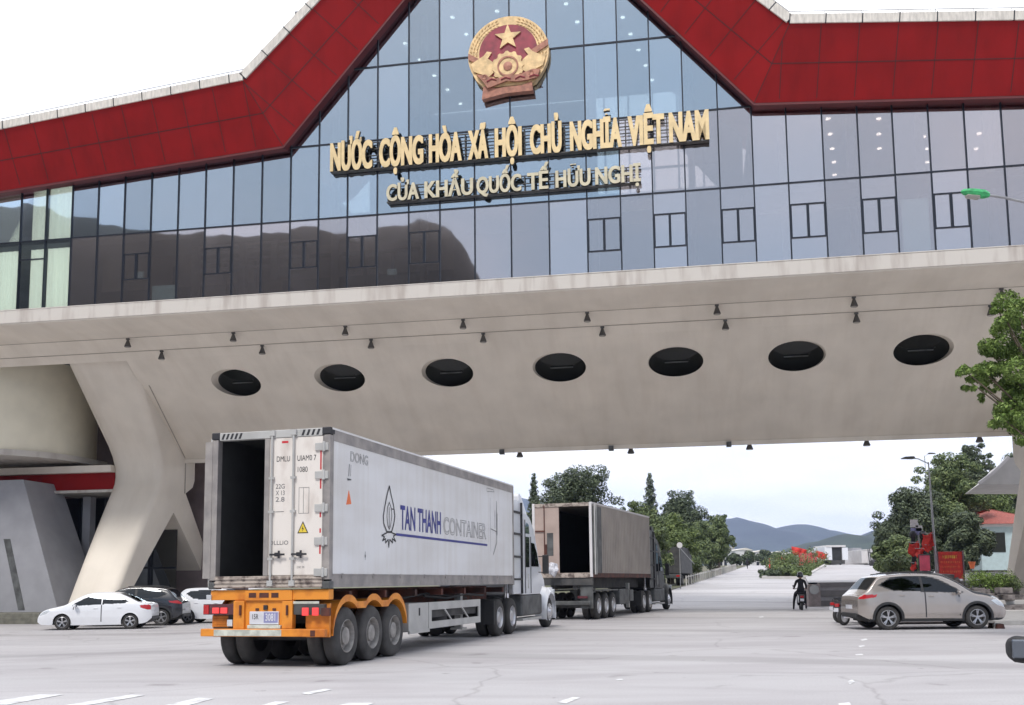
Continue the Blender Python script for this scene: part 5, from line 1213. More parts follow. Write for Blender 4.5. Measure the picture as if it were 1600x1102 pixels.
def car(name, label, loc, rz, P, paint, group=None, fine=1.0):
    """car along +x (rear bumper at x=0); skin lofted from the side outline, then split into parts by outline"""
    o = thing(name, label, 'car', loc, rz, group)
    Lc, hw = P['L'], P['hw']; top, bot = P['top'], P['bot']; belt = P['belt']; wr = P['wr']; wx = P['wx']; arch = P['arch']
    nx = int(150*fine); ns = int(46*fine); ncr = 6; nt_ = 10
    xs = [Lc*(0.5-0.5*cos(pi*i/nx))*.5 + Lc*i/nx*.5 for i in range(nx+1)]
    def halfw(x, z):
        e = min(x, Lc-x); rr = P.get('round', .42)
        f = 1.0 if e > rr else 1.0-P.get('pinch', .20)*(1-e/rr)**2.2
        zb = interp(belt, x)
        if z <= zb: s = 1.0-.055*max(0, (.50-z)/.35)**1.3-.030*min(1, max(0, z-.72)/max(.08, zb-.72))**1.5 if z > 0 else .9
        else: s = .97-P.get('tumble', .24)*min(1, (z-zb)/(P['H']-zb))**1.15
        return hw*f*s
    sect = []
    for x in xs:
        zt = interp(top, x); zb = interp(bot, x); rc = min(.09, (zt-zb)*.3); pts = []
        for k in range(ns+1):
            z = zb+(zt-rc-zb)*k/ns; pts.append((halfw(x, z), z))
        w1 = halfw(x, zt-rc)
        for k in range(1, ncr+1):
            a = pi/2*k/ncr; pts.append((w1-rc*1.2*(1-cos(a)), zt-rc+rc*sin(a)))
        w2 = pts[-1][0]
        for k in range(1, nt_+1):
            t = k/nt_; pts.append((w2*(1-t), zt+.035*(1-(1-t)**2)*min(1, w2)))
        sect.append(pts)
    m = len(sect[0]); groups = {}
    for sx in (1, -1):
        V = [[(x, sx*y, z) for y, z in s] for x, s in zip(xs, sect)]
        for i in range(nx):
            for k in range(m-1):
                a, b, c, d = V[i][k], V[i+1][k], V[i+1][k+1], V[i][k+1]
                cx = (a[0]+b[0]+c[0]+d[0])/4; cz = (a[2]+b[2]+c[2]+d[2])/4; cy = abs(a[1]+b[1]+c[1]+d[1])/4
                side = k < ns+2
                if side and any(hypot(cx-w_, cz-wr) < arch for w_ in wx): continue
                key = 'body'
                if side:
                    for nm, poly in P['side']:
                        if inpoly((cx, cz), poly): key = nm; break
                    else:
                        if cz < P.get('clad', 0) : key = 'cladding'
                if key == 'body' and not side:
                    for nm, x0, x1, zmin, ed in P['toparea']:
                        if x0 < cx < x1 and cz > zmin and cy < halfw(cx, cz)-ed: key = nm; break
                elif not side and key == 'body': pass
                key2 = key+('L' if sx > 0 else 'R') if key not in ('body', 'windscreen', 'rear_window', 'cladding', 'sunroof') else key
                groups.setdefault(key2, []).append((a, b, c, d) if sx < 0 else (d, c, b, a))
        # close front and rear faces
        for i, rev in ((0, 1), (nx, 0)):
            for k in range(m-1):
                a, d = V[i][k], V[i][k+1]; a2, d2 = (a[0], 0, a[2]), (d[0], 0, d[2])
                key = 'body'; cy = abs(a[1]); 
                groups.setdefault(key, []).append((a, a2, d2, d))
    body = None
    for key, fl in sorted(groups.items(), key=lambda q: q[0] != 'body'):
        mb = MB(); idx = {}
        for f in fl:
            ids = []
            for p in f:
                q = (round(p[0], 4), round(p[1], 4), round(p[2], 4))
                if q not in idx: idx[q] = len(mb.v); mb.v.append(p)
                ids.append(idx[q])
            if len(set(ids)) >= 3:
                u = []; [u.append(i_) for i_ in ids if i_ not in u]; mb.f.append(tuple(u)); mb.m.append(0)
        nm = key.rstrip('LR') if key not in ('body', 'windscreen', 'rear_window', 'cladding', 'sunroof') else key
        mt = {'body': paint, 'window': 'darkglass', 'windscreen': 'darkglass', 'rear_window': 'darkglass', 'headlight': 'head', 'tail_light': 'tail', 'cladding': 'plastic', 'seam': 'ink', 'sunroof': 'black', 'window_trim': 'plastic', 'lamp': 'head'}[nm]
        ob = mb.build({'seam': 'panel_gap'}.get(nm, nm), mt, o, smooth=True)
        if nm == 'body': body = ob
        if nm in ('seam', 'window_trim'): pass
    # dark cabin behind the glass, inner arches, arch lips
    zb_ = P['H']
    for sx in (-1, 1):
        for w_ in wx:
            mb = MB(); n = 22; a0_ = -8; a1_ = 188
            ring = [R(a0_+(a1_-a0_)*k/n) for k in range(n+1)]
            yo = halfw(w_, .65)
            for a, b in zip(ring[:-1], ring[1:]):
                ra = arch+.005
                pa, pb = (w_+ra*cos(a), wr+ra*sin(a)), (w_+ra*cos(b), wr+ra*sin(b))
                mb.add([(pa[0], sx*(yo-.02), pa[1]), (pb[0], sx*(yo-.02), pb[1]), (pb[0], sx*(yo-.38), pb[1]), (pa[0], sx*(yo-.38), pa[1])], [(0, 1, 2, 3)])
            mb.add([(w_+arch*cos(a), sx*(yo-.38), wr+arch*sin(a)) for a in ring], [tuple(range(n+1))])
            mb.build('wheel_arch', 'plastic', o, fix=False)
            lw = P.get('lip', .03); mb = MB(); lp = []
            for a in ring:
                p0 = (w_+(arch-.012)*cos(a), wr+(arch-.012)*sin(a)); p1 = (w_+(arch+lw)*cos(a), wr+(arch+lw)*sin(a))
                if p0[1] < interp(bot, p0[0])-.03: continue
                lp.append([(p0[0], sx*(halfw(p0[0], p0[1])-.05), p0[1]), (p0[0], sx*(halfw(p0[0], p0[1])+.012), p0[1]), (p1[0], sx*(halfw(p1[0], p1[1])+.010), p1[1]), (p1[0], sx*(halfw(p1[0], p1[1])-.01), p1[1])])
            mb.loft(lp); mb.build('arch_lip', P.get('lipm', paint), o, smooth=True)
            # wheel
            yw = sx*(halfw(w_, wr)-.02); k = wr
            pr = [(k*.66, 0), (k*.80, .004), (k*.93, -.005), (k, -.04), (k, -.18), (k*.93, -.215), (k*.66, -.21)]
            mb = MB(); mb.lathe([(r_, q*sx) for r_, q in pr], (w_, yw, wr), 'y', 36); wo = mb.build('wheel', 'rubber', o, smooth=True)
            mb = MB(); mb.lathe([(k*.67, .0), (k*.64, .004*sx), (k*.60, -.02*sx), (k*.58, -.10*sx)], (w_, yw, wr), 'y', 36)
            for q in range(P['spokes']):
                a = 2*pi*q/P['spokes']+.3
                for da in (-.13, .13):
                    mb.bar((w_+k*.12*cos(a), yw-.02*sx, wr+k*.12*sin(a)), (w_+k*.62*cos(a+da), yw-.005*sx, wr+k*.62*sin(a+da)), .028, .035, up=(0, 1, 0))
            mb.lathe([(k*.17, -.03*sx), (k*.15, .0), (0, .002*sx)], (w_, yw, wr), 'y', 16)
            mb.build('rim', 'rim', wo, smooth=False)
            mb = MB(); mb.lathe([(k*.60, -.11*sx), (0, -.11*sx)], (w_, yw, wr), 'y', 24); mb.build('brake_disc', 'chassis', wo)
        mx = P['mirror']; yb = halfw(mx, interp(belt, mx)+.02)
        mk = P.get('mk', 1.0); mm = MB(); mm.loft([[(mx+dx, sx*(yb+yy*(1+(mk-1)*.45)), interp(belt, mx)+.04+(zz_-.04)*mk) for dx, zz_ in sh] for yy, sh in
             ((.03, [(-.03, .0), (.05, .0), (.06, .05), (-.02, .06)]), (.09, [(-.06, -.02), (.07, -.01), (.08, .09), (-.05, .10)]), (.20, [(-.05, -.01), (.06, .0), (.07, .10), (-.04, .11)]), (.24, [(-.03, .02), (.03, .02), (.03, .08), (-.02, .08)]))])
        mo = mm.build('mirror', P.get('mirrorm', paint), o, smooth=True, bevel=.01 if mk == 1 else .035, seg=3)
        MB().box(mx-.072, mx-.052, *sorted((sx*(yb+.10), sx*(yb+.21*(1+(mk-1)*.45)))), interp(belt, mx)+.04-.03*mk, interp(belt, mx)+.04+.05*mk).build('mirror_glass', 'mirrorglass', mo, bevel=.012)
        for hx, hz in P['handles']:
            MB().box(hx, hx+.17, *sorted((sx*(halfw(hx, hz)-.01), sx*(halfw(hx, hz)+.025))), hz, hz+.035).build('door_handle', paint, o, bevel=.01)
        if P.get('rails'):
            x0, x1 = P['rails']; mb = MB(); q = [(x0+(x1-x0)*t/6) for t in range(7)]
            mb.path([(x, sx*(halfw(x, interp(top, x)-.09)-.10), interp(top, x)+.03) for x in q], .018, 6); mb.build('roof_rail', 'plastic', o)
    Hc = P['H']
    mb = MB(); mb.box(P['cab'][0], P['cab'][1], -hw*.62, hw*.62, .55, Hc-.30); mb.build('cabin_trim', 'inside', o)
    mb = MB(); mb.box(.35, Lc-.4, -hw*.75, hw*.75, P['bot0'], .5); mb.build('underbody', 'chassis', o)
    # number plates, bumper inserts
    MB().box(-.012, .0, -.26, .26, .62, .74).build('number_plate', 'plate', o)
    MB().box(-.02, .06, -hw*.7, hw*.7, .36, .50).build('bumper_insert', 'plastic', o, bevel=.02)
    MB().box(Lc-.06, Lc+.015, -hw*.55, hw*.55, .42, .66).build('grille', 'plastic', o, bevel=.02)
    return o
SUV = dict(L=4.50, hw=.92, H=1.67, spokes=5, bot0=.24,
  top=[(0, .72), (.03, .98), (.12, 1.06), (.30, 1.20), (.62, 1.53), (.80, 1.60), (1.5, 1.665), (2.2, 1.655), (2.6, 1.585), (3.0, 1.40), (3.38, 1.14), (3.55, 1.06), (3.9, .995), (4.2, .90), (4.38, .80), (4.47, .66), (4.50, .55)],
  bot=[(0, .48), (.25, .34), (.6, .27), (2.3, .25), (3.8, .26), (4.2, .26), (4.42, .34), (4.5, .45)],
  belt=[(0, 1.0), (.9, 1.14), (2.0, 1.10), (3.0, 1.04), (3.6, .96), (4.5, .78)], wr=.355, wx=(.86, 3.56), arch=.42, lip=.06, lipm='plastic', clad=.33,
  side=[('window', [(.66, 1.34), (.78, 1.40), (1.02, 1.52), (1.35, 1.565), (1.92, 1.57), (1.92, 1.14), (1.05, 1.19)]), ('window', [(1.99, 1.57), (2.28, 1.53), (2.55, 1.42), (2.95, 1.20), (3.08, 1.10), (1.99, 1.135)]),
        ('window_trim', [(.60, 1.33), (1.0, 1.55), (1.35, 1.59), (2.05, 1.595), (2.32, 1.555), (2.6, 1.44), (3.2, 1.09), (3.1, 1.075), (1.02, 1.165)]),
        ('tail_light', [(.03, 1.00), (.10, 1.06), (.55, 1.05), (.50, .98), (.18, .93), (.04, .92)]), ('headlight', [(3.98, .86), (4.12, .89), (4.42, .74), (4.44, .64), (4.15, .72)]),
        ('seam', [(1.985, 1.13), (2.0, 1.13), (2.0, .36), (1.985, .36)]), ('seam', [(3.02, 1.08), (3.035, 1.08), (3.06, .5), (3.0, .36), (2.985, .36), (3.045, .5)])],
  toparea=[('windscreen', 2.55, 3.42, 1.08, .06), ('rear_window', .27, .64, 1.1, .09)], mirror=2.95, handles=[(1.22, 1.00), (2.10, .97)], rails=(.95, 2.35), cab=(.8, 3.0), round=.5, pinch=.20, mirrorm='silver')
SEDAN = dict(L=4.35, hw=.86, H=1.46, spokes=5, bot0=.2,
  top=[(0, .66), (.03, .92), (.10, 1.00), (.30, 1.03), (.48, 1.06), (.85, 1.24), (1.25, 1.40), (1.7, 1.455), (2.2, 1.45), (2.6, 1.36), (3.0, 1.15), (3.3, .98), (3.6, .90), (4.0, .80), (4.22, .68), (4.32, .55), (4.35, .45)],
  bot=[(0, .42), (.2, .26), (.6, .2), (2.2, .18), (3.8, .2), (4.2, .22), (4.35, .32)],
  belt=[(0, .94), (1.0, .97), (2.0, .94), (3.0, .88), (3.6, .82), (4.35, .6)], wr=.305, wx=(.80, 3.38), arch=.355, lip=.025,
  side=[('window', [(.88, 1.10), (1.15, 1.25), (1.5, 1.355), (1.86, 1.375), (1.86, .99), (1.02, 1.02)]), ('window', [(1.92, 1.375), (2.2, 1.36), (2.55, 1.25), (2.95, 1.02), (3.02, .935), (1.92, .985)]),
        ('tail_light', [(.02, .90), (.10, .96), (.44, .94), (.40, .84), (.15, .76), (.03, .76)]), ('headlight', [(3.80, .78), (4.0, .79), (4.26, .62), (4.24, .56), (3.98, .64)]),
        ('seam', [(1.89, .98), (1.903, .98), (1.903, .30), (1.89, .30)]), ('seam', [(2.95, .9), (2.962, .9), (2.95, .28), (2.938, .28)])],
  toparea=[('windscreen', 2.50, 3.22, .98, .07), ('rear_window', .50, 1.22, 1.06, .08)], mirror=2.86, handles=[(1.12, .84), (2.03, .82)], cab=(1.0, 2.9), round=.5, pinch=.22, tumble=.26)
HATCH = dict(SUV); HATCH.update(L=4.2, H=1.58, hw=.87, clad=0, lip=.025, lipm=None,
  top=[(0, .66), (.03, .95), (.10, 1.05), (.22, 1.22), (.42, 1.46), (.60, 1.55), (1.3, 1.58), (2.1, 1.56), (2.5, 1.46), (2.9, 1.26), (3.2, 1.06), (3.4, 1.0), (3.7, .93), (4.0, .80), (4.15, .64), (4.2, .5)],
  bot=[(0, .42), (.2, .28), (.6, .22), (2.2, .2), (3.6, .22), (4.05, .25), (4.2, .36)], belt=[(0, .98), (1.0, 1.04), (2.0, 1.0), (3.0, .94), (4.2, .7)], wr=.31, wx=(.72, 3.30), arch=.365,
  side=[('window', [(.60, 1.33), (.8, 1.44), (1.3, 1.485), (1.75, 1.48), (1.75, 1.05), (.98, 1.09)]), ('window', [(1.81, 1.48), (2.15, 1.45), (2.5, 1.32), (2.95, 1.02), (1.81, 1.045)]),
        ('tail_light', [(.02, 1.08), (.16, 1.16), (.34, 1.10), (.32, .92), (.03, .86)]), ('headlight', [(3.72, .84), (3.88, .86), (4.12, .72), (4.12, .62), (3.85, .68)]),
        ('seam', [(1.78, 1.04), (1.792, 1.04), (1.792, .34), (1.78, .34)]), ('seam', [(2.82, .96), (2.832, .96), (2.82, .3), (2.808, .3)])],
  toparea=[('windscreen', 2.35, 3.12, 1.03, .07), ('rear_window', .18, .48, 1.1, .09)], mirror=2.75, handles=[(1.02, .90), (1.92, .88)], rails=None, cab=(.75, 2.8), mirrorm=None)
HATCH.pop('lipm'); HATCH.pop('mirrorm')
SUVB = dict(SUV); SUVB.pop('mirrorm'); SUVB.update(rails=(.95, 2.35))

x_ = (1335-800)/1600*30.0
suv_ = car('parked_suv', 'champagne silver suv with dark roof rails, nearest of the cars parked on the right', (x_, 30.0+.92, 0), R(1.5), SUV, 'silver'); suv_.scale = (.972,)*3
car('parked_suv', 'black suv mostly hidden behind the silver suv', (x_+1.35, 34.3, 0), R(1), SUVB, 'black', fine=.6)
car('parked_car', 'dark red hatchback whose roof shows behind the black suv', (x_+2.6, 37.8, 0), R(2), HATCH, 'maroon', fine=.6)
def cpt(px, Y): return (px-800)/1600*Y
SY = 42.0
car('parked_sedan', 'white sedan with silver wheels parked before the bent left leg', (cpt(246, SY)+.0, SY, g(-16, SY)), R(180+7), SEDAN, 'white')
car('parked_suv', 'black suv between the white sedan and the white hatchback', (cpt(292, 45.0), 45.2, g(-14, 45)), R(180+4), SUVB, 'black', fine=.8)
car('parked_car', 'white hatchback partly hidden by the orange trailer tail', (cpt(268, 46.0), 47.3, g(-14, 47)), R(-4), HATCH, 'white', fine=.8)
# car in the lower right corner: only its mirror and wing reach into the frame
nr = R(90-25); ndx, ndy = cos(nr), sin(nr)
car('near_car', 'white car at the lower right corner showing only its black door mirror', (3.31-2.75*ndx+1.14*ndy, 7.0-2.75*ndy-1.14*ndx, 0), nr, dict(HATCH, mirrorm='plastic', mk=1.55), 'white')

# ---------------- rider on a scooter
def skin_person(name, parent, joints, edges, radii, m_, sub=2):
    me = bpy.data.meshes.new(name); me.from_pydata(joints, edges, []); me.materials.append(M[m_])
    o = bpy.data.objects.new(name, me); C.objects.link(o); o.parent = parent
    md = o.modifiers.new('skin', 'SKIN'); md.use_smooth_shade = True
    for i, r_ in enumerate(radii): me.skin_vertices[0].data[i].radius = (r_, r_) if not isinstance(r_, tuple) else r_
    me.skin_vertices[0].data[0].use_root = True
    s2 = o.modifiers.new('sub', 'SUBSURF'); s2.levels = sub; s2.render_levels = sub
    return o
RX, RY = cpt(1245, 50.5), 50.5
sc = thing('scooter', 'dark motor scooter standing by the squat stone post', 'scooter', (RX, RY, 0), R(-12))
for y in (-.60, .62):
    mb = MB(); mb.lathe([(.16, -.05), (.22, -.055), (.25, -.03), (.26, 0), (.25, .03), (.22, .055), (.16, .05)], (0, y, .26), 'x', 24); wo = mb.build('wheel', 'rubber', sc, smooth=True)
    MB().lathe([(.17, -.03), (.05, -.05), (0, -.05), (0, .05), (.05, .05), (.17, .03)], (0, y, .26), 'x', 20).build('rim', 'rim', wo)
MB().prism([(-.85, .62), (-.75, .80), (-.1, .78), (.05, .72), (-.05, .40), (-.30, .34), (-.7, .42)], lambda a, b: (-.15, a, b), lambda a, b: (.15, a, b)).build('rear_body', 'black', sc, bevel=.05, seg=3)
MB().prism([(-.72, .79), (-.70, .86), (-.1, .84), (0, .78)], lambda a, b: (-.13, a, b), lambda a, b: (.13, a, b)).build('seat', 'cloth', sc, bevel=.03)
MB().prism([(-.1, .28), (.30, .28), (.45, .95), (.55, .95), (.62, .5), (.40, .20), (-.1, .22)], lambda a, b: (-.17, a, b), lambda a, b: (.17, a, b)).build('leg_shield', 'black', sc, bevel=.04)
mb = MB(); mb.tube((-.32, .36, 1.02), (.32, .36, 1.02), .018); mb.tube((0, .62, .3), (0, .42, 1.0), .03); mb.build('handlebar', 'plastic', sc)
MB().box(-.08, .08, -.90, -.84, .60, .70).build('tail_light', 'tail', sc, bevel=.01); MB().box(-.09, .09, -.93, -.91, .44, .56).build('number_plate', 'plate', sc)
MB().tube((.17, -.75, .28), (.17, -.1, .26), .045).build('exhaust', 'chrome', sc)
for sx in (-1, 1): MB().box(sx*.30-.05, sx*.30+.05, .33, .35, 1.12, 1.20).build('mirror', 'plastic', sc, bevel=.01)
dup(sc, (cpt(1331, 33.6), 33.6, 0), R(-62), 'dark motor scooter parked right at the tail of the silver suv', 'parked scooters')
dup(sc, (cpt(1326, 35.4), 35.4, 0), R(-70), 'dark motor scooter just beyond the one at the silver suv tail', 'parked scooters')
pe = thing('person', 'person in black clothes and helmet sitting on the scooter, seen from behind', 'person', (RX, RY, 0), R(-12))
J = [(0, -.30, .92), (0, -.29, 1.10), (0, -.27, 1.30), (0, -.25, 1.42), (0, -.23, 1.50), (0, -.22, 1.56),
     (.19, -.24, 1.40), (.27, -.08, 1.16), (.29, .24, 1.06), (.29, .33, 1.04), (-.19, -.24, 1.40), (-.27, -.08, 1.16), (-.29, .24, 1.06), (-.29, .33, 1.04),
     (.11, -.24, .90), (.20, .10, .80), (.22, .05, .42), (.24, .02, .12), (.24, .14, .07), (-.11, -.24, .90), (-.24, .08, .80), (-.33, -.02, .40), (-.36, -.10, .08), (-.36, .04, .05)]
Ed = [(0, 1), (1, 2), (2, 3), (3, 4), (4, 5), (3, 6), (6, 7), (7, 8), (8, 9), (3, 10), (10, 11), (11, 12), (12, 13), (0, 14), (14, 15), (15, 16), (16, 17), (17, 18), (0, 19), (19, 20), (20, 21), (21, 22), (22, 23)]
Rr = [(.17, .14), (.155, .12), (.17, .12), .11, .055, .06, .075, .055, .042, .03, .075, .055, .042, .03, .115, .085, .06, .045, .04, .115, .085, .06, .045, .04]
skin_person('body', pe, J, Ed, Rr, 'cloth')
b = bmesh.new(); bmesh.ops.create_uvsphere(b, u_segments=20, v_segments=14, radius=.125)
for v in b.verts: v.co.z *= 1.12; v.co.y *= 1.1
me = bpy.data.meshes.new('head'); b.to_mesh(me); b.free(); me.materials.append(M['skin']); hd = bpy.data.objects.new('head', me); C.objects.link(hd); hd.parent = pe; hd.location = (0, -.20, 1.66)
mb = MB(); mb.lathe([(0, .165), (.08, .15), (.13, .09), (.155, .0), (.15, -.09), (.13, -.11), (.125, -.08)], (0, -.20, 1.69), 'z', 24); mb.build('helmet', 'black', pe, smooth=True)
for sx in (-1, 1):                       # gloved hands closed on the grips: palm, four curled fingers and a thumb
    mb = MB(); hx = sx*.295
    mb.tube((hx-sx*.04, .30, 1.045), (hx+sx*.04, .30, 1.045), .032, n=8)
    for k in range(4): x = hx+sx*(-.036+.024*k); mb.path([(x, .31, 1.06), (x, .355, 1.062), (x, .385, 1.04), (x, .38, 1.005)], .011, 6)
    mb.path([(hx-sx*.05, .30, 1.03), (hx-sx*.055, .335, 1.0), (hx-sx*.04, .365, .998)], .012, 6); mb.build('hand', 'skin', pe)
p2 = thing('person', 'tiny distant person in dark clothes walking on the far road', 'person', at(1168, 891, 165), R(20))
zg = g(p2.location.x, 165); p2.location.z = zg
skin_person('body', p2, [(0, 0, .95), (0, 0, 1.2), (0, 0, 1.42), (0, 0, 1.52), (.18, 0, 1.38), (.24, .02, 1.1), (.24, .08, .85), (-.18, 0, 1.38), (-.24, -.02, 1.1), (-.24, .06, .85), (.09, 0, .88), (.11, .15, .48), (.11, .18, .06), (-.09, 0, .88), (-.11, -.08, .48), (-.11, -.22, .08)],
  [(0, 1), (1, 2), (2, 3), (2, 4), (4, 5), (5, 6), (2, 7), (7, 8), (8, 9), (0, 10), (10, 11), (11, 12), (0, 13), (13, 14), (14, 15)], [.14, .13, .12, .05, .07, .05, .04, .07, .05, .04, .1, .075, .05, .1, .075, .05], 'cloth', 1)
b = bmesh.new(); bmesh.ops.create_uvsphere(b, u_segments=12, v_segments=8, radius=.11); me = bpy.data.meshes.new('head'); b.to_mesh(me); b.free(); me.materials.append(M['ink']); hd = bpy.data.objects.new('head', me); C.objects.link(hd); hd.parent = p2; hd.location = (0, 0, 1.64)
# ================================================================ vegetation
def leaf_cloud(mb, rnd, centers, n_per, size, flat=.75, drop=0.0):
    vs = mb.v; fs = mb.f; ms = mb.m
    for (cx, cy, cz, r) in centers:
        for _ in range(n_per):
            # on and inside a shell
            u = rnd.random()*2-1; a = rnd.random()*2*pi; s_ = sqrt(1-u*u); rr = r*(0.55+0.5*rnd.random()**.6)
            px, py, pz = cx+rr*s_*cos(a), cy+rr*s_*sin(a), cz+rr*u*flat
            nx_, ny_, nz_ = s_*cos(a)+rnd.gauss(0, .5), s_*sin(a)+rnd.gauss(0, .5), u+rnd.gauss(0, .5)+.35
            nn = Vector((nx_, ny_, nz_)).normalized(); t = nn.cross(Vector((rnd.gauss(0, 1), rnd.gauss(0, 1), rnd.gauss(0, 1)))).normalized(); b_ = nn.cross(t)
            l = size*(.6+.8*rnd.random()); w__ = l*.42; p = Vector((px, py, pz)); dn = Vector((0, 0, -drop*l))
            o_ = len(vs)
            vs.extend([tuple(p-t*l*.5), tuple(p+b_*w__*.5+nn*l*.05), tuple(p+t*l*.5+dn), tuple(p-b_*w__*.5+nn*l*.05)])
            fs.append((o_, o_+1, o_+2, o_+3)); ms.append(0)
def tree(name, label, x, y, z, h, rx, lf='leaf_mid', trunk=.18, seed=1, leaf=.32, n=3600, shape='round', crown_base=.22, group=None, lobes=26, rz_=None, clump=.30, lean=0):
    rnd = random.Random(seed)
    o = thing(name, label, 'tree', (x, y, z), 0, group)
    ch = h*(1-crown_base); cz = h*crown_base+ch*.5; rz__ = ch*.5
    cs = []
    if shape == 'cone':
        for k in range(lobes*2):
            t = k/(lobes*2-1); a = k*2.4; ww = rx*(1-t)**.75*(.75 if t > .12 else .5); cs.append((cos(a)*ww*.6, sin(a)*ww*.6, cz-rz__+t*2*rz__*.97, rx*(.46*(1-t)**.8+.13)))
    for k in range(lobes if shape != 'cone' else 0):
        while True:
            u = Vector((rnd.uniform(-1, 1), rnd.uniform(-1, 1), rnd.uniform(-1, 1)))
            if .25 < u.length < 1: break
        u = u.normalized()*(.35+.50*rnd.random())
        hz = u.z/.85
        wd = 1.0
        if shape == 'cone': wd = max(.10, .62-.60*hz)
        elif shape == 'umbrella': wd = 1.0 if hz > -.2 else .55; u.z = hz*.8+.15
        r = rx*clump*(.7+.6*rnd.random())*(.55+.45*wd)
        cs.append((u.x*rx*wd*.95+lean*(u.z+1), u.y*rx*wd*.95, cz+u.z*rz__*1.0, r))
    for k in range(lobes//3 if shape != 'cone' else 0):
        t = (k+.5)/(lobes//3); wd = (.5 if shape == 'round' else .8-.75*t if shape == 'cone' else .5); cs.append((rnd.gauss(0, .15)*rx*wd, rnd.gauss(0, .15)*rx*wd, cz+(t*1.7-.88)*rz__, rx*clump*(1.3 if shape != 'cone' else 1.5*(1.05-t))))
    # a few small outer sprigs make the outline uneven
    for k in range(lobes//2 if shape != 'cone' else 0):
        a = rnd.random()*2*pi; e = rnd.uniform(-.5, 1.2); wd = 1.0
        if shape == 'cone': wd = max(.06, .50-.52*sin(e))
        cs.append((cos(a)*cos(e)*rx*wd*.90+lean*(sin(e)+1), sin(a)*cos(e)*rx*wd*.90, cz+sin(e)*rz__*.93, rx*clump*.5))
    n = int(n*2.9); leaf *= .82; mb = MB(); tot = sum(c[3]**2 for c in cs)
    for c in cs: leaf_cloud(mb, rnd, [c], max(8, int(n*c[3]**2/tot)), leaf)
    mb.build('crown', lf, o, fix=False)
    mb = MB(); top = Vector((lean*.8, 0, h*(crown_base+.45*(1-crown_base)))); mid = Vector((rnd.uniform(-.1, .1)*rx, rnd.uniform(-.1, .1)*rx, h*crown_base))
    mb.tube((0, 0, -.3), mid, trunk*1.15, trunk*.8, 9); mb.tube(mid, top, trunk*.8, trunk*.35, 8)
    for c in rnd.sample(cs[:lobes], min(9, lobes)):
        st = mid.lerp(top, rnd.random()*.8); e_ = Vector(c[:3]); m2 = st.lerp(e_, .5)+Vector((0, 0, .06*h)); mb.tube(st, m2, trunk*.38, trunk*.22, 6); mb.tube(m2, e_, trunk*.22, trunk*.08, 5)
    mb.build('trunk', 'bark', o, smooth=True)
    return o
def tpx(px, top, Y, hwpx, **k):
    """tree from photo pixels: stem column, crown top, depth, half width"""
    x = at(px, 900, Y).x; zb = k.pop('zb', None); z = g(x, Y) if zb is None else zb; zt = at(px, top, Y).z
    return dict(x=x, y=Y, z=z, h=zt-z, rx=hwpx*Y/1600, **k)
RG = 'trees lining the far left side of the road'
tree('tree', 'narrow dark tree rising behind the white tractor unit', **tpx(836, 737, 96, 22, seed=2, lf='leaf_dark', shape='cone', n=3400, crown_base=.12), group=RG)
tree('tree', 'broad feathery tree with an open crown above the tan container', **tpx(908, 728, 90, 72, seed=3, lf='leaf_dark', shape='umbrella', n=7500, crown_base=.30, lobes=34, clump=.26, leaf=.30), group=RG)
tree('tree', 'loose lower tree filling in left of the feathery crown', **tpx(868, 762, 84, 45, seed=23, lf='leaf_dark', n=3600), group=RG)
tree('tree', 'dark conical tree with a pointed tip behind the road trees', **tpx(1019, 737, 128, 24, seed=4, lf='leaf_dark', shape='cone', n=3400, crown_base=.1, leaf=.4), group=RG)
tree('tree', 'wide dark tree right of the pointed tip', **tpx(1066, 763, 124, 44, seed=5, lf='leaf_dark', n=5200, leaf=.38), group=RG)
tree('tree', 'light green tree just right of the tan container', **tpx(1000, 780, 88, 40, seed=6, lf='leaf_mid', n=5200, crown_base=.2), group=RG)
tree('tree', 'bushy bright green tree behind the dark box truck', **tpx(1050, 800, 97, 44, seed=7, lf='leaf_light', n=5200, crown_base=.2), group=RG)
tree('tree', 'mid green round tree second from the right end of the row', **tpx(1092, 812, 116, 32, seed=8, lf='leaf_mid', n=3800, leaf=.36, crown_base=.24), group=RG)
tree('tree', 'mid green tree at the right end of the road row', **tpx(1124, 802, 132, 30, seed=9, lf='leaf_mid', n=4200, leaf=.4, crown_base=.2), group=RG)
tree('tree', 'low dark tree under the feathery crown by the road', **tpx(960, 786, 86, 36, seed=19, lf='leaf_dark', n=3600, crown_base=.1), group=RG)
tree('tree', 'bright tree with low branches between the tan container and the dark truck', **tpx(1026, 812, 84, 30, seed=29, lf='leaf_mid', n=3600, crown_base=.08), group=RG)
tree('tree', 'low bushy tree behind the picket fence', **tpx(1075, 832, 112, 36, seed=30, lf='leaf_mid', n=3800, crown_base=.06), group=RG)
tree('tree', 'dark lower tree filling in behind the right end of the row', **tpx(1112, 828, 150, 30, seed=31, lf='leaf_dark', n=3000, crown_base=.06, leaf=.42), group=RG)
for i, (px, tp, Y, hw_) in enumerate([(1148, 866, 190, 14), (1170, 862, 205, 15), (1196, 860, 215, 15), (1212, 863, 222, 13)]):
    tree('tree', ['small far tree nearest the right end of the road row', 'small far tree second along the distant row', 'small far tree third along the distant row', 'small far tree at the right end of the distant row'][i], **tpx(px, tp, Y, hw_, seed=40+i, lf='leaf_dark', n=1100, leaf=.55, crown_base=.15), group='small trees at the far end of the road')
HG = 'trees on the slope at the right'
tree('tree', 'large dense dark tree left of the street lamps', **tpx(1438, 762, 78, 70, zb=1.3, seed=11, lf='leaf_dark', n=13000, crown_base=.10, lobes=44, clump=.27, leaf=.30), group=HG)
tree('tree', 'tall mid green tree rising behind the two street lamps', **tpx(1492, 704, 86, 66, zb=1.5, seed=12, lf='leaf_mid', n=10500, crown_base=.18, lobes=40, clump=.25), group=HG)
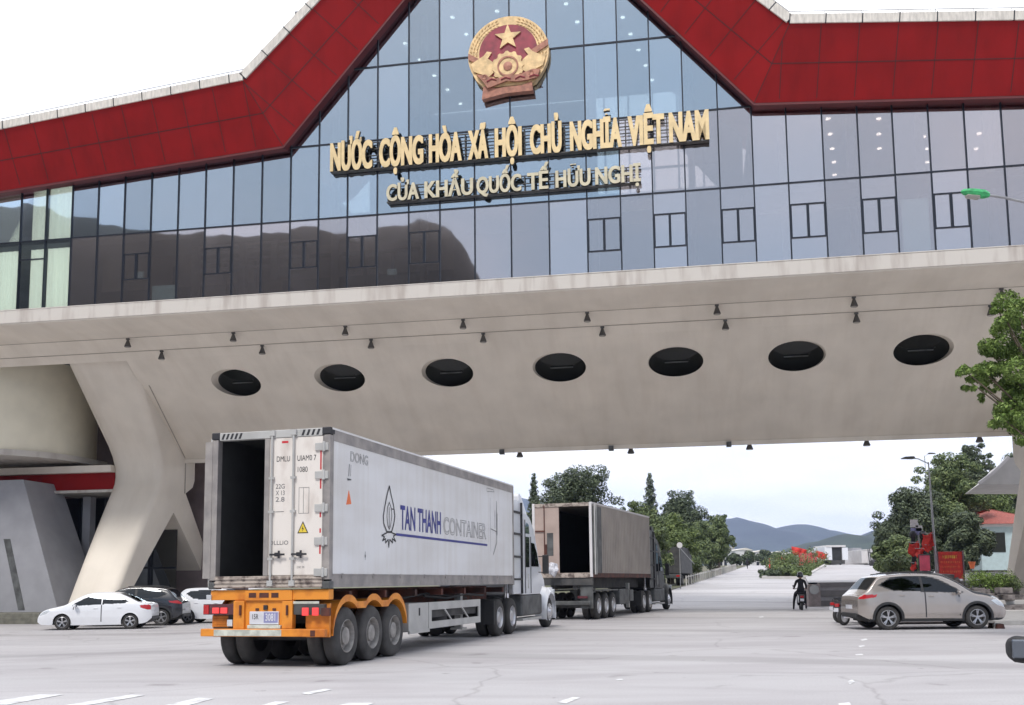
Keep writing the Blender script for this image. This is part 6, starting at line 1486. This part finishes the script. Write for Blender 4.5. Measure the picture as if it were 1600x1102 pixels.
tree('tree', 'mid green tree filling in between the two street lamps', **tpx(1468, 770, 82, 50, zb=1.4, seed=33, lf='leaf_mid', n=6500, crown_base=.1, lobes=30, clump=.28), group=HG)
tree('tree', 'lower dark tree at the left end of the slope trees', **tpx(1402, 806, 84, 34, zb=1.4, seed=34, lf='leaf_dark', n=4800, crown_base=.05, lobes=28), group=HG)
tree('tree', 'dark topmost tree reaching the underside of the gate', **tpx(1532, 690, 94, 42, zb=1.5, seed=13, lf='leaf_dark', n=5200, crown_base=.45, lobes=24, clump=.26), group=HG)
tree('tree', 'bright green tree above the red tiled roof', **tpx(1566, 758, 100, 52, zb=2.0, seed=14, lf='leaf_light', n=7000, crown_base=.2, lobes=34), group=HG)
tree('tree', 'dark tree beside the canopy at the right edge', **tpx(1592, 700, 108, 40, zb=2, seed=15, lf='leaf_dark', n=5000, crown_base=.3, lobes=24), group=HG)
tree('tree', 'dark round tree low behind the red notice board', **tpx(1510, 800, 74, 44, zb=1.4, seed=16, lf='leaf_dark', n=7000, crown_base=.12, lobes=30), group=HG)
tree('tree', 'yellowish drooping tree left of the pink banner', **tpx(1400, 836, 72, 34, zb=1.4, seed=17, lf='leaf_mid', n=5200, crown_base=.05, lobes=26), group=HG)
# near tree at the right edge
rnd = random.Random(5)
nt_o = thing('tree', 'fresh green street tree reaching in from the right edge', 'tree', (13.3, 24, 0), 0)
cs = []
for (px, py, r, dy) in [(1590, 490, .42, 0), (1572, 500, .30, -.6), (1600, 545, .5, .3), (1560, 560, .40, 0), (1530, 574, .24, -.3), (1505, 578, .20, -.4), (1545, 585, .34, .3), (1585, 590, .50, .4), (1520, 600, .16, -.2), (1600, 640, .55, 0), (1572, 622, .34, .2),
           (1568, 655, .30, -.4), (1585, 665, .34, .3), (1620, 480, .6, .5), (1640, 540, .8, 0), (1650, 620, .8, -.4), (1680, 470, .8, .6), (1690, 570, .9, 0), (1700, 660, .7, .5), (1740, 500, .8, 0), (1750, 600, .9, .4), (1660, 430, .5, 0), (1720, 430, .6, .4), (1800, 560, .7, 0), (1545, 548, .2, .3), (1558, 483, .12, 0), (1540, 610, .14, .1)]:
    p = at(px, py, 24+dy); cs.append((p.x-13.3, p.y-24, p.z, r))
mb = MB(); far_c = [c for c in cs]
for c in cs:
    n = int(6400*c[3]**1.7)+220
    sub = [(c[0]+rnd.gauss(0, .5)*c[3], c[1]+rnd.gauss(0, .5)*c[3], c[2]+rnd.gauss(0, .45)*c[3], c[3]*.50) for _ in range(6)]
    leaf_cloud(mb, rnd, sub, n//6, .095, drop=.2)
mb.build('crown', 'leaf_fresh', nt_o, fix=False)
mb = MB(); mb.tube((0, 0, -.2), (.1, 0, 3.6), .17, .13, 12); mb.tube((.1, 0, 3.6), (.3, .1, 6.6), .13, .06, 10)
for c in cs[::1]:
    st = Vector((.1, 0, 3.7+.32*max(0, min(2.6, c[2]-4.4)))); e_ = Vector(c[:3]); m2 = st.lerp(e_, .55)+Vector((0, 0, -.1)); mb.tube(st, m2, .045, .03, 6); mb.tube(m2, e_, .03, .012, 5)
mb.build('trunk', 'bark', nt_o, smooth=True)

# planted median: kerb, bushes and clipped hedge
med = [(1193, 909), (1258, 911)]
pL = [at(1194, 908.5, 112), at(1234, 883, 195)]; pR = [at(1257, 910.5, 110), at(1291, 882, 198)]
mbk = MB(); q = [(pL[0].x, 112), (pR[0].x, 110), (pR[1].x, 198), (pL[1].x, 195)]
def kerb_poly(pts, h, w_):
    mb = MB()
    for i in range(len(pts)):
        a, b = pts[i], pts[(i+1) % len(pts)]; za, zb = g(*a), g(*b); n_ = 6
        for k in range(n_):
            p0 = (a[0]+(b[0]-a[0])*k/n_, a[1]+(b[1]-a[1])*k/n_); p1 = (a[0]+(b[0]-a[0])*(k+1)/n_, a[1]+(b[1]-a[1])*(k+1)/n_)
            mb.bar((p0[0], p0[1], g(*p0)+h/2), (p1[0], p1[1], g(*p1)+h/2), w_, h)
    return mb
struct(kerb_poly(q, .28, .5).build('kerb', 'paleconc'), label='pale kerb round the planted median')
mb = MB(); mb.add([(x, y, g(x, y)+.15) for x, y in q], [(0, 1, 2, 3)]); struct(mb.build('flower_bed', 'bark', fix=False), label='earth of the planted median')
def bush(name, label, cat, x, y, z, rx, ry, rz__, lf, n, leaf, seed, group=None, k=14):
    rnd = random.Random(seed); o = thing(name, label, cat, (x, y, z), 0, group); mb = MB()
    cs = [(rnd.uniform(-.75, .75)*rx, rnd.uniform(-.75, .75)*ry, rz__*(.15+.6*rnd.random()), min(rx, rz__)*(.35+.25*rnd.random())) for _ in range(k)]
    for c in cs: leaf_cloud(mb, rnd, [c], n//k, leaf)
    mb.build('foliage', lf, o, fix=False)
    mb = MB()
    for c in cs[:6]: mb.tube((c[0]*.3, c[1]*.3, -.05), c[:3], .03, .012, 5)
    mb.build('stem', 'bark', o); return o
BG = 'bushes planted on the median'
for i, (px, py, Y, w__, h_, lf, lb) in enumerate([(1203, 907, 115, 1.4, .9, 'leaf_dark', 'small dark bush at the tip of the median'), (1222, 904, 120, 1.8, 1.7, 'leaf_light', 'yellow green bush behind the tip of the median'), (1238, 906, 117, 1.6, 1.2, 'leaf_mid', 'round mid green bush near the median kerb'),
        (1240, 900, 130, 2.4, 3.0, 'leaf_light', 'tallest light green bush before the red panel'), (1222, 898, 138, 2.0, 2.4, 'leaf_mid', 'leafy bush left of the tallest bush'), (1268, 893, 160, 2.4, 3.6, 'leaf_light', 'bright bush among the red flags'), (1252, 906, 114, 1.2, 1.0, 'leaf_light', 'low pale bush at the right kerb corner')]):
    p = at(px, py, Y); bush('bush', lb, 'bush', p.x, Y, g(p.x, Y)+.1, w__, w__, h_, lf, 1400, .30, 60+i, BG)
mb = MB(); rnd = random.Random(9)
hd_ = thing('hedge', 'long clipped light green hedge along the right kerb of the median', 'hedge', (0, 0, 0))
hc = []
for k in range(26):
    t = .10+.88*k/25; x = pR[0].x+(pR[1].x-pR[0].x)*t-1.0; y = 110+88*t; hc.append((x, y, g(x, y)+.55, .75))
leaf_cloud(mb, rnd, hc, 150, .32); mb.build('foliage', 'leaf_light', hd_, fix=False)
mb = MB()
for c in hc: mb.tube((c[0], c[1], c[2]-.7), (c[0], c[1], c[2]), .04, .02, 5)
mb.build('stem', 'bark', hd_)

# ================================================================ props beyond the gate
def pxbox(px0, py0, px1, py1, Y, dep): a = at(px0, py1, Y); b = at(px1, py0, Y); return a.x, b.x, Y, Y+dep, a.z, b.z
rp = thing('red_fence', 'plain red panel fence standing on the median', 'fence', (0, 0, 0))
a_, b_2 = at(1250, 892, 140), at(1276, 884, 165)
mb = MB(); mb.add([(a_.x, 140, g(a_.x, 140)+.2), (b_2.x, 165, g(b_2.x, 165)+.2), (b_2.x, 165, g(b_2.x, 165)+2.4), (a_.x, 140, g(a_.x, 140)+2.6)], [(0, 1, 2, 3)])
pn = mb.build('panel', 'cred', rp, fix=False); sm = pn.modifiers.new('thick', 'SOLIDIFY'); sm.thickness = .08
mb = MB()
for t in (0, .33, .66, 1): x = a_.x+(b_2.x-a_.x)*t; y = 140+25*t; mb.tube((x, y, g(x, y)), (x, y, g(x, y)+2.7), .06)
mb.build('post', 'cred', rp)
rf = thing('red_barrier', 'low red barrier across the far left carriageway beside the median', 'barrier', (0, 0, 0))
p0, p1 = at(1203, 892, 150), at(1230, 890, 190)
mb = MB()
for k in range(9):
    x0 = p0.x+(p1.x-p0.x)*k/9; y0 = 150+40*k/9; x1 = p0.x+(p1.x-p0.x)*(k+1)/9; y1 = 150+40*(k+1)/9
    mb.bar((x0, y0, g(x0, y0)+1.2), (x1, y1, g(x1, y1)+1.2), .10, .55); mb.bar((x0, y0, g(x0, y0)+.4), (x1, y1, g(x1, y1)+.4), .08, .35); mb.tube((x0, y0, g(x0, y0)), (x0, y0, g(x0, y0)+1.8), .07)
mb.build('rail', 'cred', rf)
pp = at(1203, 896, 130); bo_ = thing('marker_post', 'thin red marker post at the left kerb of the median', 'post', (pp.x, 130, g(pp.x, 130)))
MB().tube((0, 0, 0), (0, 0, 1.3), .09).build('shaft', 'cred', bo_); MB().lathe([(0, 0), (.16, 0), (.16, .05), (0, .05)], (0, 0, 0), 'z', 12).build('foot', 'grime', bo_)
def flag(name, label, px, py, Y, w__, h_, m_, pole_h, group=None, zb=None):
    p = at(px, py, Y); z0_ = g(p.x, Y) if zb is None else zb; o = thing(name, label, 'flag', (p.x, Y, z0_), 0, group)
    MB().tube((0, 0, 0), (0, 0, pole_h), .04, .03).build('flag_pole', 'pole', o)
    mb = MB(); n = 8; vs = []
    for k in range(n+1):
        t = k/n
        for q_ in range(4): s_ = q_/3; vs.append((.04+t*w__*(1-.25*s_), .14*sin(t*7+s_*2), pole_h-.05-h_*s_*(1+.25*sin(t*4))-.38*t))
    mb.add(vs, [(k*4+q_, (k+1)*4+q_, (k+1)*4+q_+1, k*4+q_+1) for k in range(n) for q_ in range(3)])
    f_ = mb.build('cloth', m_, o, smooth=True); sm = f_.modifiers.new('thick', 'SOLIDIFY'); sm.thickness = .01; return o
FG = 'red flags on the median'
for px, Y, hh, lb in ((1238, 150, 3.6, 'left red flag over the median bushes'), (1249, 158, 3.4, 'red flag left of the bright bush'), (1276, 172, 2.9, 'red flag at the far end of the hedge'), (1282, 176, 2.6, 'rightmost red flag by the white box truck')):
    flag('flag', lb, px, 890, Y, 1.0+.3*(px % 3), .95, 'cred', hh, FG)
# street lamps
def street_lamp(label, px, Y, top, heads, group, zb):
    b_ = at(px, 900, Y); zt = at(px, top, Y).z; o = thing('street_lamp', label, 'street lamp', (b_.x, Y, zb), 0, group)
    h_ = zt-zb; MB().tube((0, 0, 0), (-.12, 0, h_), .085, .04, 12).build('pole', 'pole', o, smooth=True)
    MB().lathe([(0, 0), (.2, 0), (.2, .3), (.12, .34)], (0, 0, 0), 'z', 14).build('base', 'pole', o)
    for hx, hy in heads:
        p = at(hx, hy, Y); d = Vector((p.x-b_.x, 0, p.z-zb)); s_ = Vector((-.12, 0, h_-.1))
        mb = MB(); m2 = s_.lerp(d, .5)+Vector((0, 0, .12)); mb.path([s_, m2, d+Vector((.35 if d.x < 0 else -.35, 0, -.02))], .035); mb.build('arm', 'pole', o)
        sg = -1 if d.x < 0 else 1
        MB().prism([(sg*-.35, -.02), (sg*-.28, .10), (sg*.25, .08), (sg*.45, .0), (sg*.40, -.05), (sg*-.3, -.06)], lambda a, b: (d.x+a, -.15, d.z+b), lambda a, b: (d.x+a, .15, d.z+b)).build('lamp_head', 'lampgrey', o, bevel=.03)
    return o
LG = 'street lamps beyond the gate'
street_lamp('taller street lamp in front of the dark trees, right of its twin', 1464, 62, 722, [(1420, 716)], LG, dz(62))
street_lamp('street lamp whose pole passes through the red and pink banners', 1446, 84, 762, [(1410, 764)], LG, dz(84))
street_lamp('street lamp with only its small head above the trees', 1457, 110, 712, [(1455, 709)], LG, dz(110))
# near lamp with a green shell reaching in from the right
sl_ = thing('street_lamp', 'lamp with a green head on a thin arm before the glass at the right', 'street lamp', (11.6, 20, 0))
MB().tube((0, 0, 0), (0, 0, 8.9), .12, .08, 14).build('pole', 'pole', sl_, smooth=True)
Pn = [at(1543, 305, 20), at(1570, 309, 20), at(1600, 316, 20), at(1640, 330, 20)]
mb = MB(); mb.path([p-Vector((11.6, 20, 0)) for p in Pn]+[Vector((0, 0, 8.6))], .028); mb.build('arm', 'pole', sl_)
a_, b_2 = at(1502, 300, 20)-Vector((11.6, 20, 0)), at(1545, 305, 20)-Vector((11.6, 20, 0))
hh = b_2-a_; MB().loft([[a_+hh*t+Vector((0, r_*1.2*cos(q_*pi/4), .005+r_*sin(q_*pi/4))) for q_ in range(8)] for t, r_ in ((0, .02), (.08, .06), (.35, .09), (.8, .095), (1, .05))]).build('lamp_head', 'green', sl_, smooth=True)
MB().loft([[a_+hh*t+Vector((0, r_*1.4*cos(q_*pi/4), -.08+r_*.6*sin(q_*pi/4))) for q_ in range(8)] for t, r_ in ((.12, .01), (.2, .06), (.6, .07), (.68, .01))]).build('lens', 'lens', sl_, smooth=True)
# red notice board, banners, lanterns
nb = thing('notice_board', 'large red notice board with gold lines of writing by the taller street lamp', 'sign', at(1485, 905, 58.5)*1.0, 0)
nb.location.z = 0; x0, x1, y0, y1, z0, z1 = pxbox(1468, 862, 1503, 905, 58.5, .12); bx_ = nb.location.x
bd = MB().box(x0-bx_, x1-bx_, 0, .12, z0, z1).build('board', 'cred', nb, bevel=.02)
MB().box(x0-bx_-.05, x0-bx_-.003, -.02, .14, dz(58), z1+.05).build('post', 'maroon', nb); MB().box(x1-bx_+.003, x1-bx_+.09, -.02, .14, dz(58), z1+.05).build('post', 'maroon', nb)
rnd = random.Random(21)
for k in range(4):
    mb = MB(); zt = z1-.38-.27*k; hh_ = .17 if k == 0 else .12; x = x0+.12+(.14 if k == 0 else 0); xe = x1-.12-(.14 if k == 0 else 0)
    while x < xe-.05:                 # illegible strokes, as in the photo
        for q_ in range(rnd.choice((1, 2, 2))): mb.box(x-bx_+q_*.035, x-bx_+q_*.035+.016, -.008, -.001, zt+rnd.uniform(0, .03), zt+hh_)
        if rnd.random() < .6: mb.box(x-bx_, x-bx_+.05, -.0085, -.001, zt+hh_*rnd.choice((0, .5, .85)), zt+hh_*.1+hh_*rnd.choice((.05, .5, .85)))
        x += rnd.uniform(.085, .12)
    struct(mb.build('lettering', 'yellow' if k == 0 else 'orangeink', bd, fix=False), 'stuff')
rb = thing('rubble_wall', 'broken grey stone wall below the red notice board', 'wall', (0, 0, 0)); rnd = random.Random(3)
mb = MB()
for k in range(26):
    px = rnd.uniform(1452, 1506); py = rnd.uniform(903, 932); p = at(px, py, 55.5+rnd.random()); s_ = rnd.uniform(.16, .34)
    mm_ = Matrix.Translation(p) @ Matrix.Rotation(rnd.random()*3, 4, Vector((rnd.random(), rnd.random(), rnd.random())))
    mb.box(-s_, s_, -s_*.7, s_*.7, -s_*.8, s_*.8, 0, mm_)
x0, x1, y0, y1, z0, z1 = pxbox(1452, 908, 1506, 940, 56.2, .6); mb.box(x0, x1, y0, y1, -.2, z1); struct(mb.build('stones', 'stone', rb, bevel=.03), 'stuff')
bn = thing('banner', 'pink banner hanging on a frame left of the taller street lamp', 'banner', (0, 0, 0)); x0, x1, y0, y1, z0, z1 = pxbox(1437, 868, 1453, 892, 60, .03)
MB().box(x0, x1, y0, y1, z0, z1).build('cloth', 'pink', bn); mb = MB(); mb.tube((x0, 60.02, dz(60)), (x0, 60.02, z1+.05), .03); mb.tube((x1, 60.02, dz(60)), (x1, 60.02, z1+.05), .03); mb.tube((x0, 60.02, z1+.04), (x1, 60.02, z1+.04), .03); mb.build('frame', 'grime', bn)
ds = thing('display_stand', 'dark stand with two black posts holding red lantern clusters and a sign', 'stand', at(1438, 900, 63)*1, 0); ds.location.z = dz(63); dx_ = ds.location.x
zt = at(1438, 838, 63).z-dz(63)
mb = MB(); mb.tube((-.32, 0, 0), (-.32, 0, zt), .16, .13); mb.tube((.30, 0, 0), (.30, 0, zt-.1), .17, .13); mb.box(-.6, .6, -.1, .1, zt-.9, zt-.75); mb.build('posts', 'cloth', ds)
for sx in (-.32, .30): MB().lathe([(0, .2), (.12, .17), (.2, .05), (.2, -.08), (.14, -.18), (0, -.2)], (sx, 0, zt+.15), 'z', 14).build('post_cap', 'ink', ds, smooth=True)
for i, (px, py, w__, h_, a_r) in enumerate([(1420, 848, .72, .80, .25), (1441, 834, .66, .95, -.2), (1446, 852, .55, .42, .5), (1431, 858, .42, .50, -.4), (1424, 880, .30, .5, .1)]):
    p = at(px, py, 62.3-.15*i); l_ = thing('red_flag', ['red cloth at the left of the dark stand', 'tall red cloth right of the lamp pole top', 'small red cloth tucked under the tall one', 'red cloth between the two black posts', 'little red pennant low at the left foot of the stand'][i], 'flag', p, a_r, 'red cloths tied to the dark stand')
    mb = MB(); vs = []; n = 9
    for k in range(n+1):
        t = k/n
        for q_ in range(6): s_ = q_/5; vs.append((t*w__+.06*sin(s_*6), .09*sin(t*8+s_*3), -h_*s_*(1-.25*abs(t-.5))-.10*sin(t*5)))
    mb.add(vs, [(k*6+q_, (k+1)*6+q_, (k+1)*6+q_+1, k*6+q_+1) for k in range(n) for q_ in range(5)])
    f_ = mb.build('cloth', 'cred', l_, smooth=True); sm = f_.modifiers.new('thick', 'SOLIDIFY'); sm.thickness = .012
    MB().tube((-.05, 0, .03), (w__+.05, 0, .0), .02).build('rod', 'pole', l_)
hb = thing('hoarding', 'white and blue sign standing over the red lanterns', 'sign', (0, 0, 0))
for px0, py0, px1, py1, m_ in ((1423, 812, 1434, 824, 'whitewall'), (1431, 821, 1441, 830, 'whitewall'), (1424, 825, 1440, 836, 'plateblue')):
    x0, x1, y0, y1, z0, z1 = pxbox(px0, py0, px1, py1, 63.4, .06); MB().box(x0, x1, y0, y1, z0, z1).build('sign_panel', m_, hb)
x_m = at(1436, 850, 63.5).x; MB().tube((x_m, 63.5, dz(63)), (x_m, 63.5, at(1436, 818, 63.5).z), .05).build('pole', 'pole', hb)
# plants at the foot of the stand
for i, (px, py, Y) in enumerate([(1405, 905, 64), (1420, 900, 66)]):
    p = at(px, py, Y); bush('bush', ['low green bush at the left foot of the display stand', 'taller green bush behind the display stand'][i], 'bush', p.x, Y, dz(Y), 1.0, .8, 1.5, 'leaf_mid', 1500, .2, 80+i, 'bushes by the display stand')
rd = thing('flower_pot', 'small orange red tub on the pale wall right of the notice board', 'pot', at(1519, 885, 66), 0)
MB().lathe([(0, 0), (.12, 0), (.2, .38), (.22, .38), (.22, .44), (0, .44)], (0, 0, -.15), 'z', 14).build('tub', 'orangeink', rd); MB().lathe([(0, .30), (.17, .30)], (0, 0, -.15), 'z', 12).build('soil', 'bark', rd)
# white low wall, small teal house, raised verge
lw = thing('low_wall', 'long low pale wall before the teal house', 'wall', (0, 0, 0)); x0, x1, y0, y1, z0, z1 = pxbox(1500, 893, 1640, 925, 68, .4)
MB().box(x0, x1, y0, y1, 0, z1).build('wall_body', 'whitewall', lw); MB().box(x0-.05, x1, y0-.06, y1+.06, z1+.002, z1+.12).build('coping', 'stone', lw)
hs = thing('house', 'small teal house with a red hipped roof behind the right leg', 'house', at(1570, 880, 84)*1, 0); hs.location.z = 0; hx = hs.location.x
x0, x1, y0, y1, z0, z1 = pxbox(1536, 820, 1640, 905, 84, 9); MB().box(x0-hx, x1-hx, 0, 9, 0, z1).build('wall', 'teal', hs)
MB().box(x0-hx+.8, x0-hx+2.0, -.04, .02, z1-2.2, z1-.6).build('window', 'darkglass', hs); MB().box(x0-hx+4.2, x0-hx+5.6, -.04, .02, z1-2.6, z1-.3).build('window', 'darkglass', hs)
MB().box(x0-hx-.2, x1-hx+.2, -.25, .1, z1-.12, z1+.15).build('eave', 'whitewall', hs)
zr = at(1588, 790, 84).z; mb = MB(); mb.add([(x0-hx-.6, -.6, z1+.1), (x1-hx+.6, -.6, z1+.1), (x1-hx+.6, 9.6, z1+.1), (x0-hx-.6, 9.6, z1+.1), (x0-hx+3.2, 4.5, zr), (x1-hx-3, 4.5, zr)], [(0, 1, 5, 4), (1, 2, 5), (2, 3, 4, 5), (3, 0, 4), (0, 3, 2, 1)]); mb.build('roof', 'roofred', hs)
# stone planter with clipped shrub, steps, verge
pt = thing('stone_planter', 'rough stone planter wall beyond the silver suv bonnet', 'planter', (0, 0, 0)); rnd = random.Random(12)
mb = MB(); P0, P1 = at(1492, 940, 44), at(1572, 940, 41.5)
for r_ in range(4):
    x = P0.x
    while x < P1.x+.2:
        w__ = rnd.uniform(.28, .6); t = (x-P0.x)/(P1.x-P0.x); y = 44-2.5*t; zt = .27*(r_+1)
        mb.box(x+.01, x+w__-.01, y+rnd.uniform(-.06, .05), y+.5, zt-.27+.012, zt+rnd.uniform(-.04, .02)); x += w__
mb.box(P0.x+.3, P1.x+2, 44.4, 47.5, -.2, 1.0); mb.box(P0.x+.1, P0.x+1.5, 43.9, 44.5, -.2, 1.0); struct(mb.build('stones', 'stone', pt, bevel=.03), 'stuff')
p = at(1552, 920, 44.5); bush('shrub', 'clipped bright green shrub on top of the stone planter', 'shrub', p.x-.1, 44.6, .92, 1.25, .8, .85, 'leaf_fresh', 4500, .09, 91, k=26)
p = at(1578, 922, 44.2); bush('shrub', 'darker green shrub at the right end of the stone planter', 'shrub', p.x+.1, 44.4, .92, .55, .6, .62, 'leaf_mid', 1600, .09, 92, k=14)
stp = thing('steps', 'dark stone steps between the planter and the right leg', 'steps', (0, 0, 0)); x0, x1, y0, y1, z0, z1 = pxbox(1570, 931, 1625, 945, 41, 1)
for k in range(4): MB().box(x0, x1, 41+.35*k, 43.5, -.2 if k == 0 else .19*k+.002, .19*(k+1)).build('step', 'stone' if k % 2 else 'paleconc', stp, bevel=.02)
vg = MB().box(at(1566, 985, 31.8).x, 34, 32.2, 40.8, -.3, .16).build('pavement', 'pave', bevel=.02); struct(vg, label='raised grey pavement beside the silver suv')
ws_ = thing('wheel_stop', 'worn brown kerb block under the nose of the silver suv', 'kerb block', at(1557, 985, 30.6)*1, R(80)); ws_.location.z = 0
MB().prism([(-.12, 0), (.12, 0), (.09, .14), (-.09, .14)], lambda a, b: (-.45, a, b), lambda a, b: (.45, a, b)).build('block', 'rust', ws_, bevel=.02); MB().box(-.3, -.15, -.14, .14, -.01, .155).build('stripe', 'paleconc', ws_)
# far left verge: posts, white sign, fence
sv = thing('road_sign', 'slim pole with a small pale round board at the left verge beyond the dark truck', 'sign', at(1063, 900, 86)*1, 0); sv.location.z = g(sv.location.x, 86)
zt = at(1063, 852, 86).z-sv.location.z; MB().tube((0, 0, 0), (0, 0, zt+.2), .04).build('pole', 'pole', sv); MB().lathe([(0, -.03), (.24, -.03), (.24, .03), (0, .03)], (.0, -.06, zt), 'y', 18).build('board', 'whitewall', sv); MB().tube((0, 0, zt-.2), (1.2, 0, zt-1.6), .03).build('stay', 'pole', sv)
fe = thing('fence', 'low pale picket fence along the left verge under the trees', 'fence', (0, 0, 0)); mb = MB(); p0, p1 = at(1072, 905, 92), at(1150, 893, 160)
fp = MB().bar
for k in range(34):
    t = k/33; x = p0.x+(p1.x-p0.x)*t; y = 92+68*t; MB.bar(mb, (x, y, g(x, y)), (x, y, g(x, y)+.95), .10, .10)
for k in range(33):
    t = k/33; t2 = (k+1)/33; a = (p0.x+(p1.x-p0.x)*t, 92+68*t); b = (p0.x+(p1.x-p0.x)*t2, 92+68*t2); mb.bar((*a, g(*a)+.8), (*b, g(*b)+.8), .05, .06)
mb.build('pickets', 'paleconc', fe)
# left verge ground under the trees
mb = MB(); ys_ = [70+5*i for i in range(31)]
def vx(y): t = (y-86)/(165-86); return p0.x-.2+(p1.x-p0.x)*max(-.3, (y-92)/68)
for a, b in zip(ys_[:-1], ys_[1:]): mb.add([(vx(a)-40, a, g(0, a)+.05), (vx(a), a, g(0, a)+.05), (vx(b), b, g(0, b)+.05), (vx(b)-40, b, g(0, b)+.05)], [(0, 1, 2, 3)])
M['earth'] = mat('brown_verge', (0.16, 0.13, 0.095), 0.9, col2=(0.08, 0.10, 0.04), scale=0.8)
struct(mb.build('verge', 'earth', fix=False))
# box truck and white containers parked on the deck
bt = thing('box_truck', 'white box truck seen from behind with an open dark doorway on the far deck', 'truck', at(1309, 885, 190)*1, 0); bt.location.z = dz(190)
zt = at(1309, 855, 190).z-dz(190); MB().box(-2.3, -.95, 0, 8, .9, zt).build('side_door', 'white', bt); MB().box(.95, 2.0, 0, .2, .9, zt-.1).build('open_door', 'white', bt)
MB().box(-.95, .95, .3, 8, .9, zt).build('box_body', 'inside', bt); MB().box(-2.0, 1.6, -.1, 8, zt+.002, zt+.35).build('box_roof', 'whitewall', bt); MB().box(-1.2, 1.3, -.2, 7, .2, .88).build('underframe', 'chassis', bt)
for sx in (-1, 1): wheel(bt, sx*1.1, 1.5, .48, r=.48, side=sx, dual=False)
CG = 'white containers on the far deck'
for i, (px0, px1, Y, tp, lb) in enumerate([(1272, 1297, 205, 859, 'white container left of the far box truck'), (1317, 1334, 200, 859, 'pale container just right of the far box truck'), (1347, 1368, 190, 859, 'white container second from the right on the far deck'), (1368, 1378, 186, 857, 'rightmost white container by the trees')]):
    a, b = at(px0, 880, Y), at(px1, tp, Y); cc = thing('shipping_container', lb, 'container', ((a.x+b.x)/2, Y, dz(Y)), 0, CG); wd = (b.x-a.x)/2; hh = b.z-dz(Y)
    MB().box(-wd, wd, 0, 10, .2, hh).build('body', 'whitewall', cc, bevel=.04); mb = MB(); mb.box(-wd, wd, -.04, -.005, .2, .35); mb.box(-wd, wd, -.04, -.005, hh-.15, hh); mb.box(-.05, .05, -.04, -.005, .35, hh-.15); mb.build('door_frame', 'galv', cc)
gc_ = thing('container_office', 'grey container office with a dark doorway between the white containers', 'building', at(1340, 884, 196)*1, 0); gc_.location.z = dz(196)
MB().box(-.8, .9, 0, 6, 0, 3.1).build('wall', 'greywall', gc_, bevel=.04); MB().box(-.5, .1, -.04, .02, .3, 2.5).build('door', 'grime', gc_)
fk = thing('forklift', 'dark forklift beside the rightmost white containers', 'forklift', at(1366, 885, 176)*1, 0); fk.location.z = dz(176)
MB().prism([(-.6, .3), (.9, .3), (.9, 1.2), (.2, 1.3), (-.6, .8)], lambda a, b: (a, -.5, b), lambda a, b: (a, .5, b)).build('body', 'chassis', fk, bevel=.05)
mb = MB(); mb.tube((-.6, -.4, .2), (-.8, -.4, 2.9), .08); mb.tube((-.6, .4, .2), (-.8, .4, 2.9), .08); mb.tube((.7, -.4, 1.2), (.5, -.4, 2.2), .05); mb.box(-.7, .6, -.5, .5, 2.2, 2.28); mb.box(-1.6, -.7, -.3, .3, .15, .22); mb.build('mast', 'chassis', fk)
for x in (-.4, .7): MB().lathe([(0, -.55), (.33, -.55), (.35, -.4), (.35, .4), (.33, .55), (0, .55)], (x, 0, .33), 'y', 16).build('wheel', 'rubber', fk)
# far white warehouses behind the small trees
WG = 'white warehouses in the distance'
for i, (px0, px1, tp, Y) in enumerate([(1150, 1176, 856, 420), (1178, 1204, 859, 440), (1206, 1226, 861, 430), (1228, 1262, 862, 400), (1120, 1148, 853, 450)]):
    a, b = at(px0, 880, Y), at(px1, tp, Y); o = thing('warehouse', ['white warehouse roof over the small far trees', 'middle white warehouse over the small far trees', 'white warehouse right of the small far trees', 'pale buildings behind the median flags', 'leftmost white warehouse behind the road trees'][i], 'building', ((a.x+b.x)/2, Y, g(0, Y)-.2), 0, WG)
    wd = (b.x-a.x)/2; hh = b.z-g(0, Y)+.2; MB().box(-wd, wd, 0, 18, 0, hh-1.0).build('wall', 'whitewall', o); MB().prism([(-wd-.3, hh-1.0), (wd+.3, hh-1.0), (wd*.2, hh)], lambda a, b: (a, -.3, b), lambda a, b: (a, 18.3, b)).build('roof', 'gutter', o)
    for k in range(3): MB().box(-wd*.7+wd*.5*k, -wd*.7+wd*.5*k+wd*.3, -.05, .0, hh*.4, hh*.62).build('window', 'darkglass', o)
# ================================================================ haze
hm = bpy.data.materials.new('valley_haze'); hm.use_nodes = True; t = hm.node_tree; t.nodes.clear()
o_ = t.nodes.new('ShaderNodeOutputMaterial'); pv = t.nodes.new('ShaderNodeVolumePrincipled')
pv.inputs['Color'].default_value = (0.50, 0.61, 0.95, 1); pv.inputs['Density'].default_value = 0.00015; pv.inputs['Anisotropy'].default_value = 0.0
t.links.new(pv.outputs[0], o_.inputs['Volume'])
hz = MB().box(-6100, 6100, -3100, 7100, -2, 560).build('haze', hm); struct(hz, 'stuff', 'thin blue haze lying over the valley')
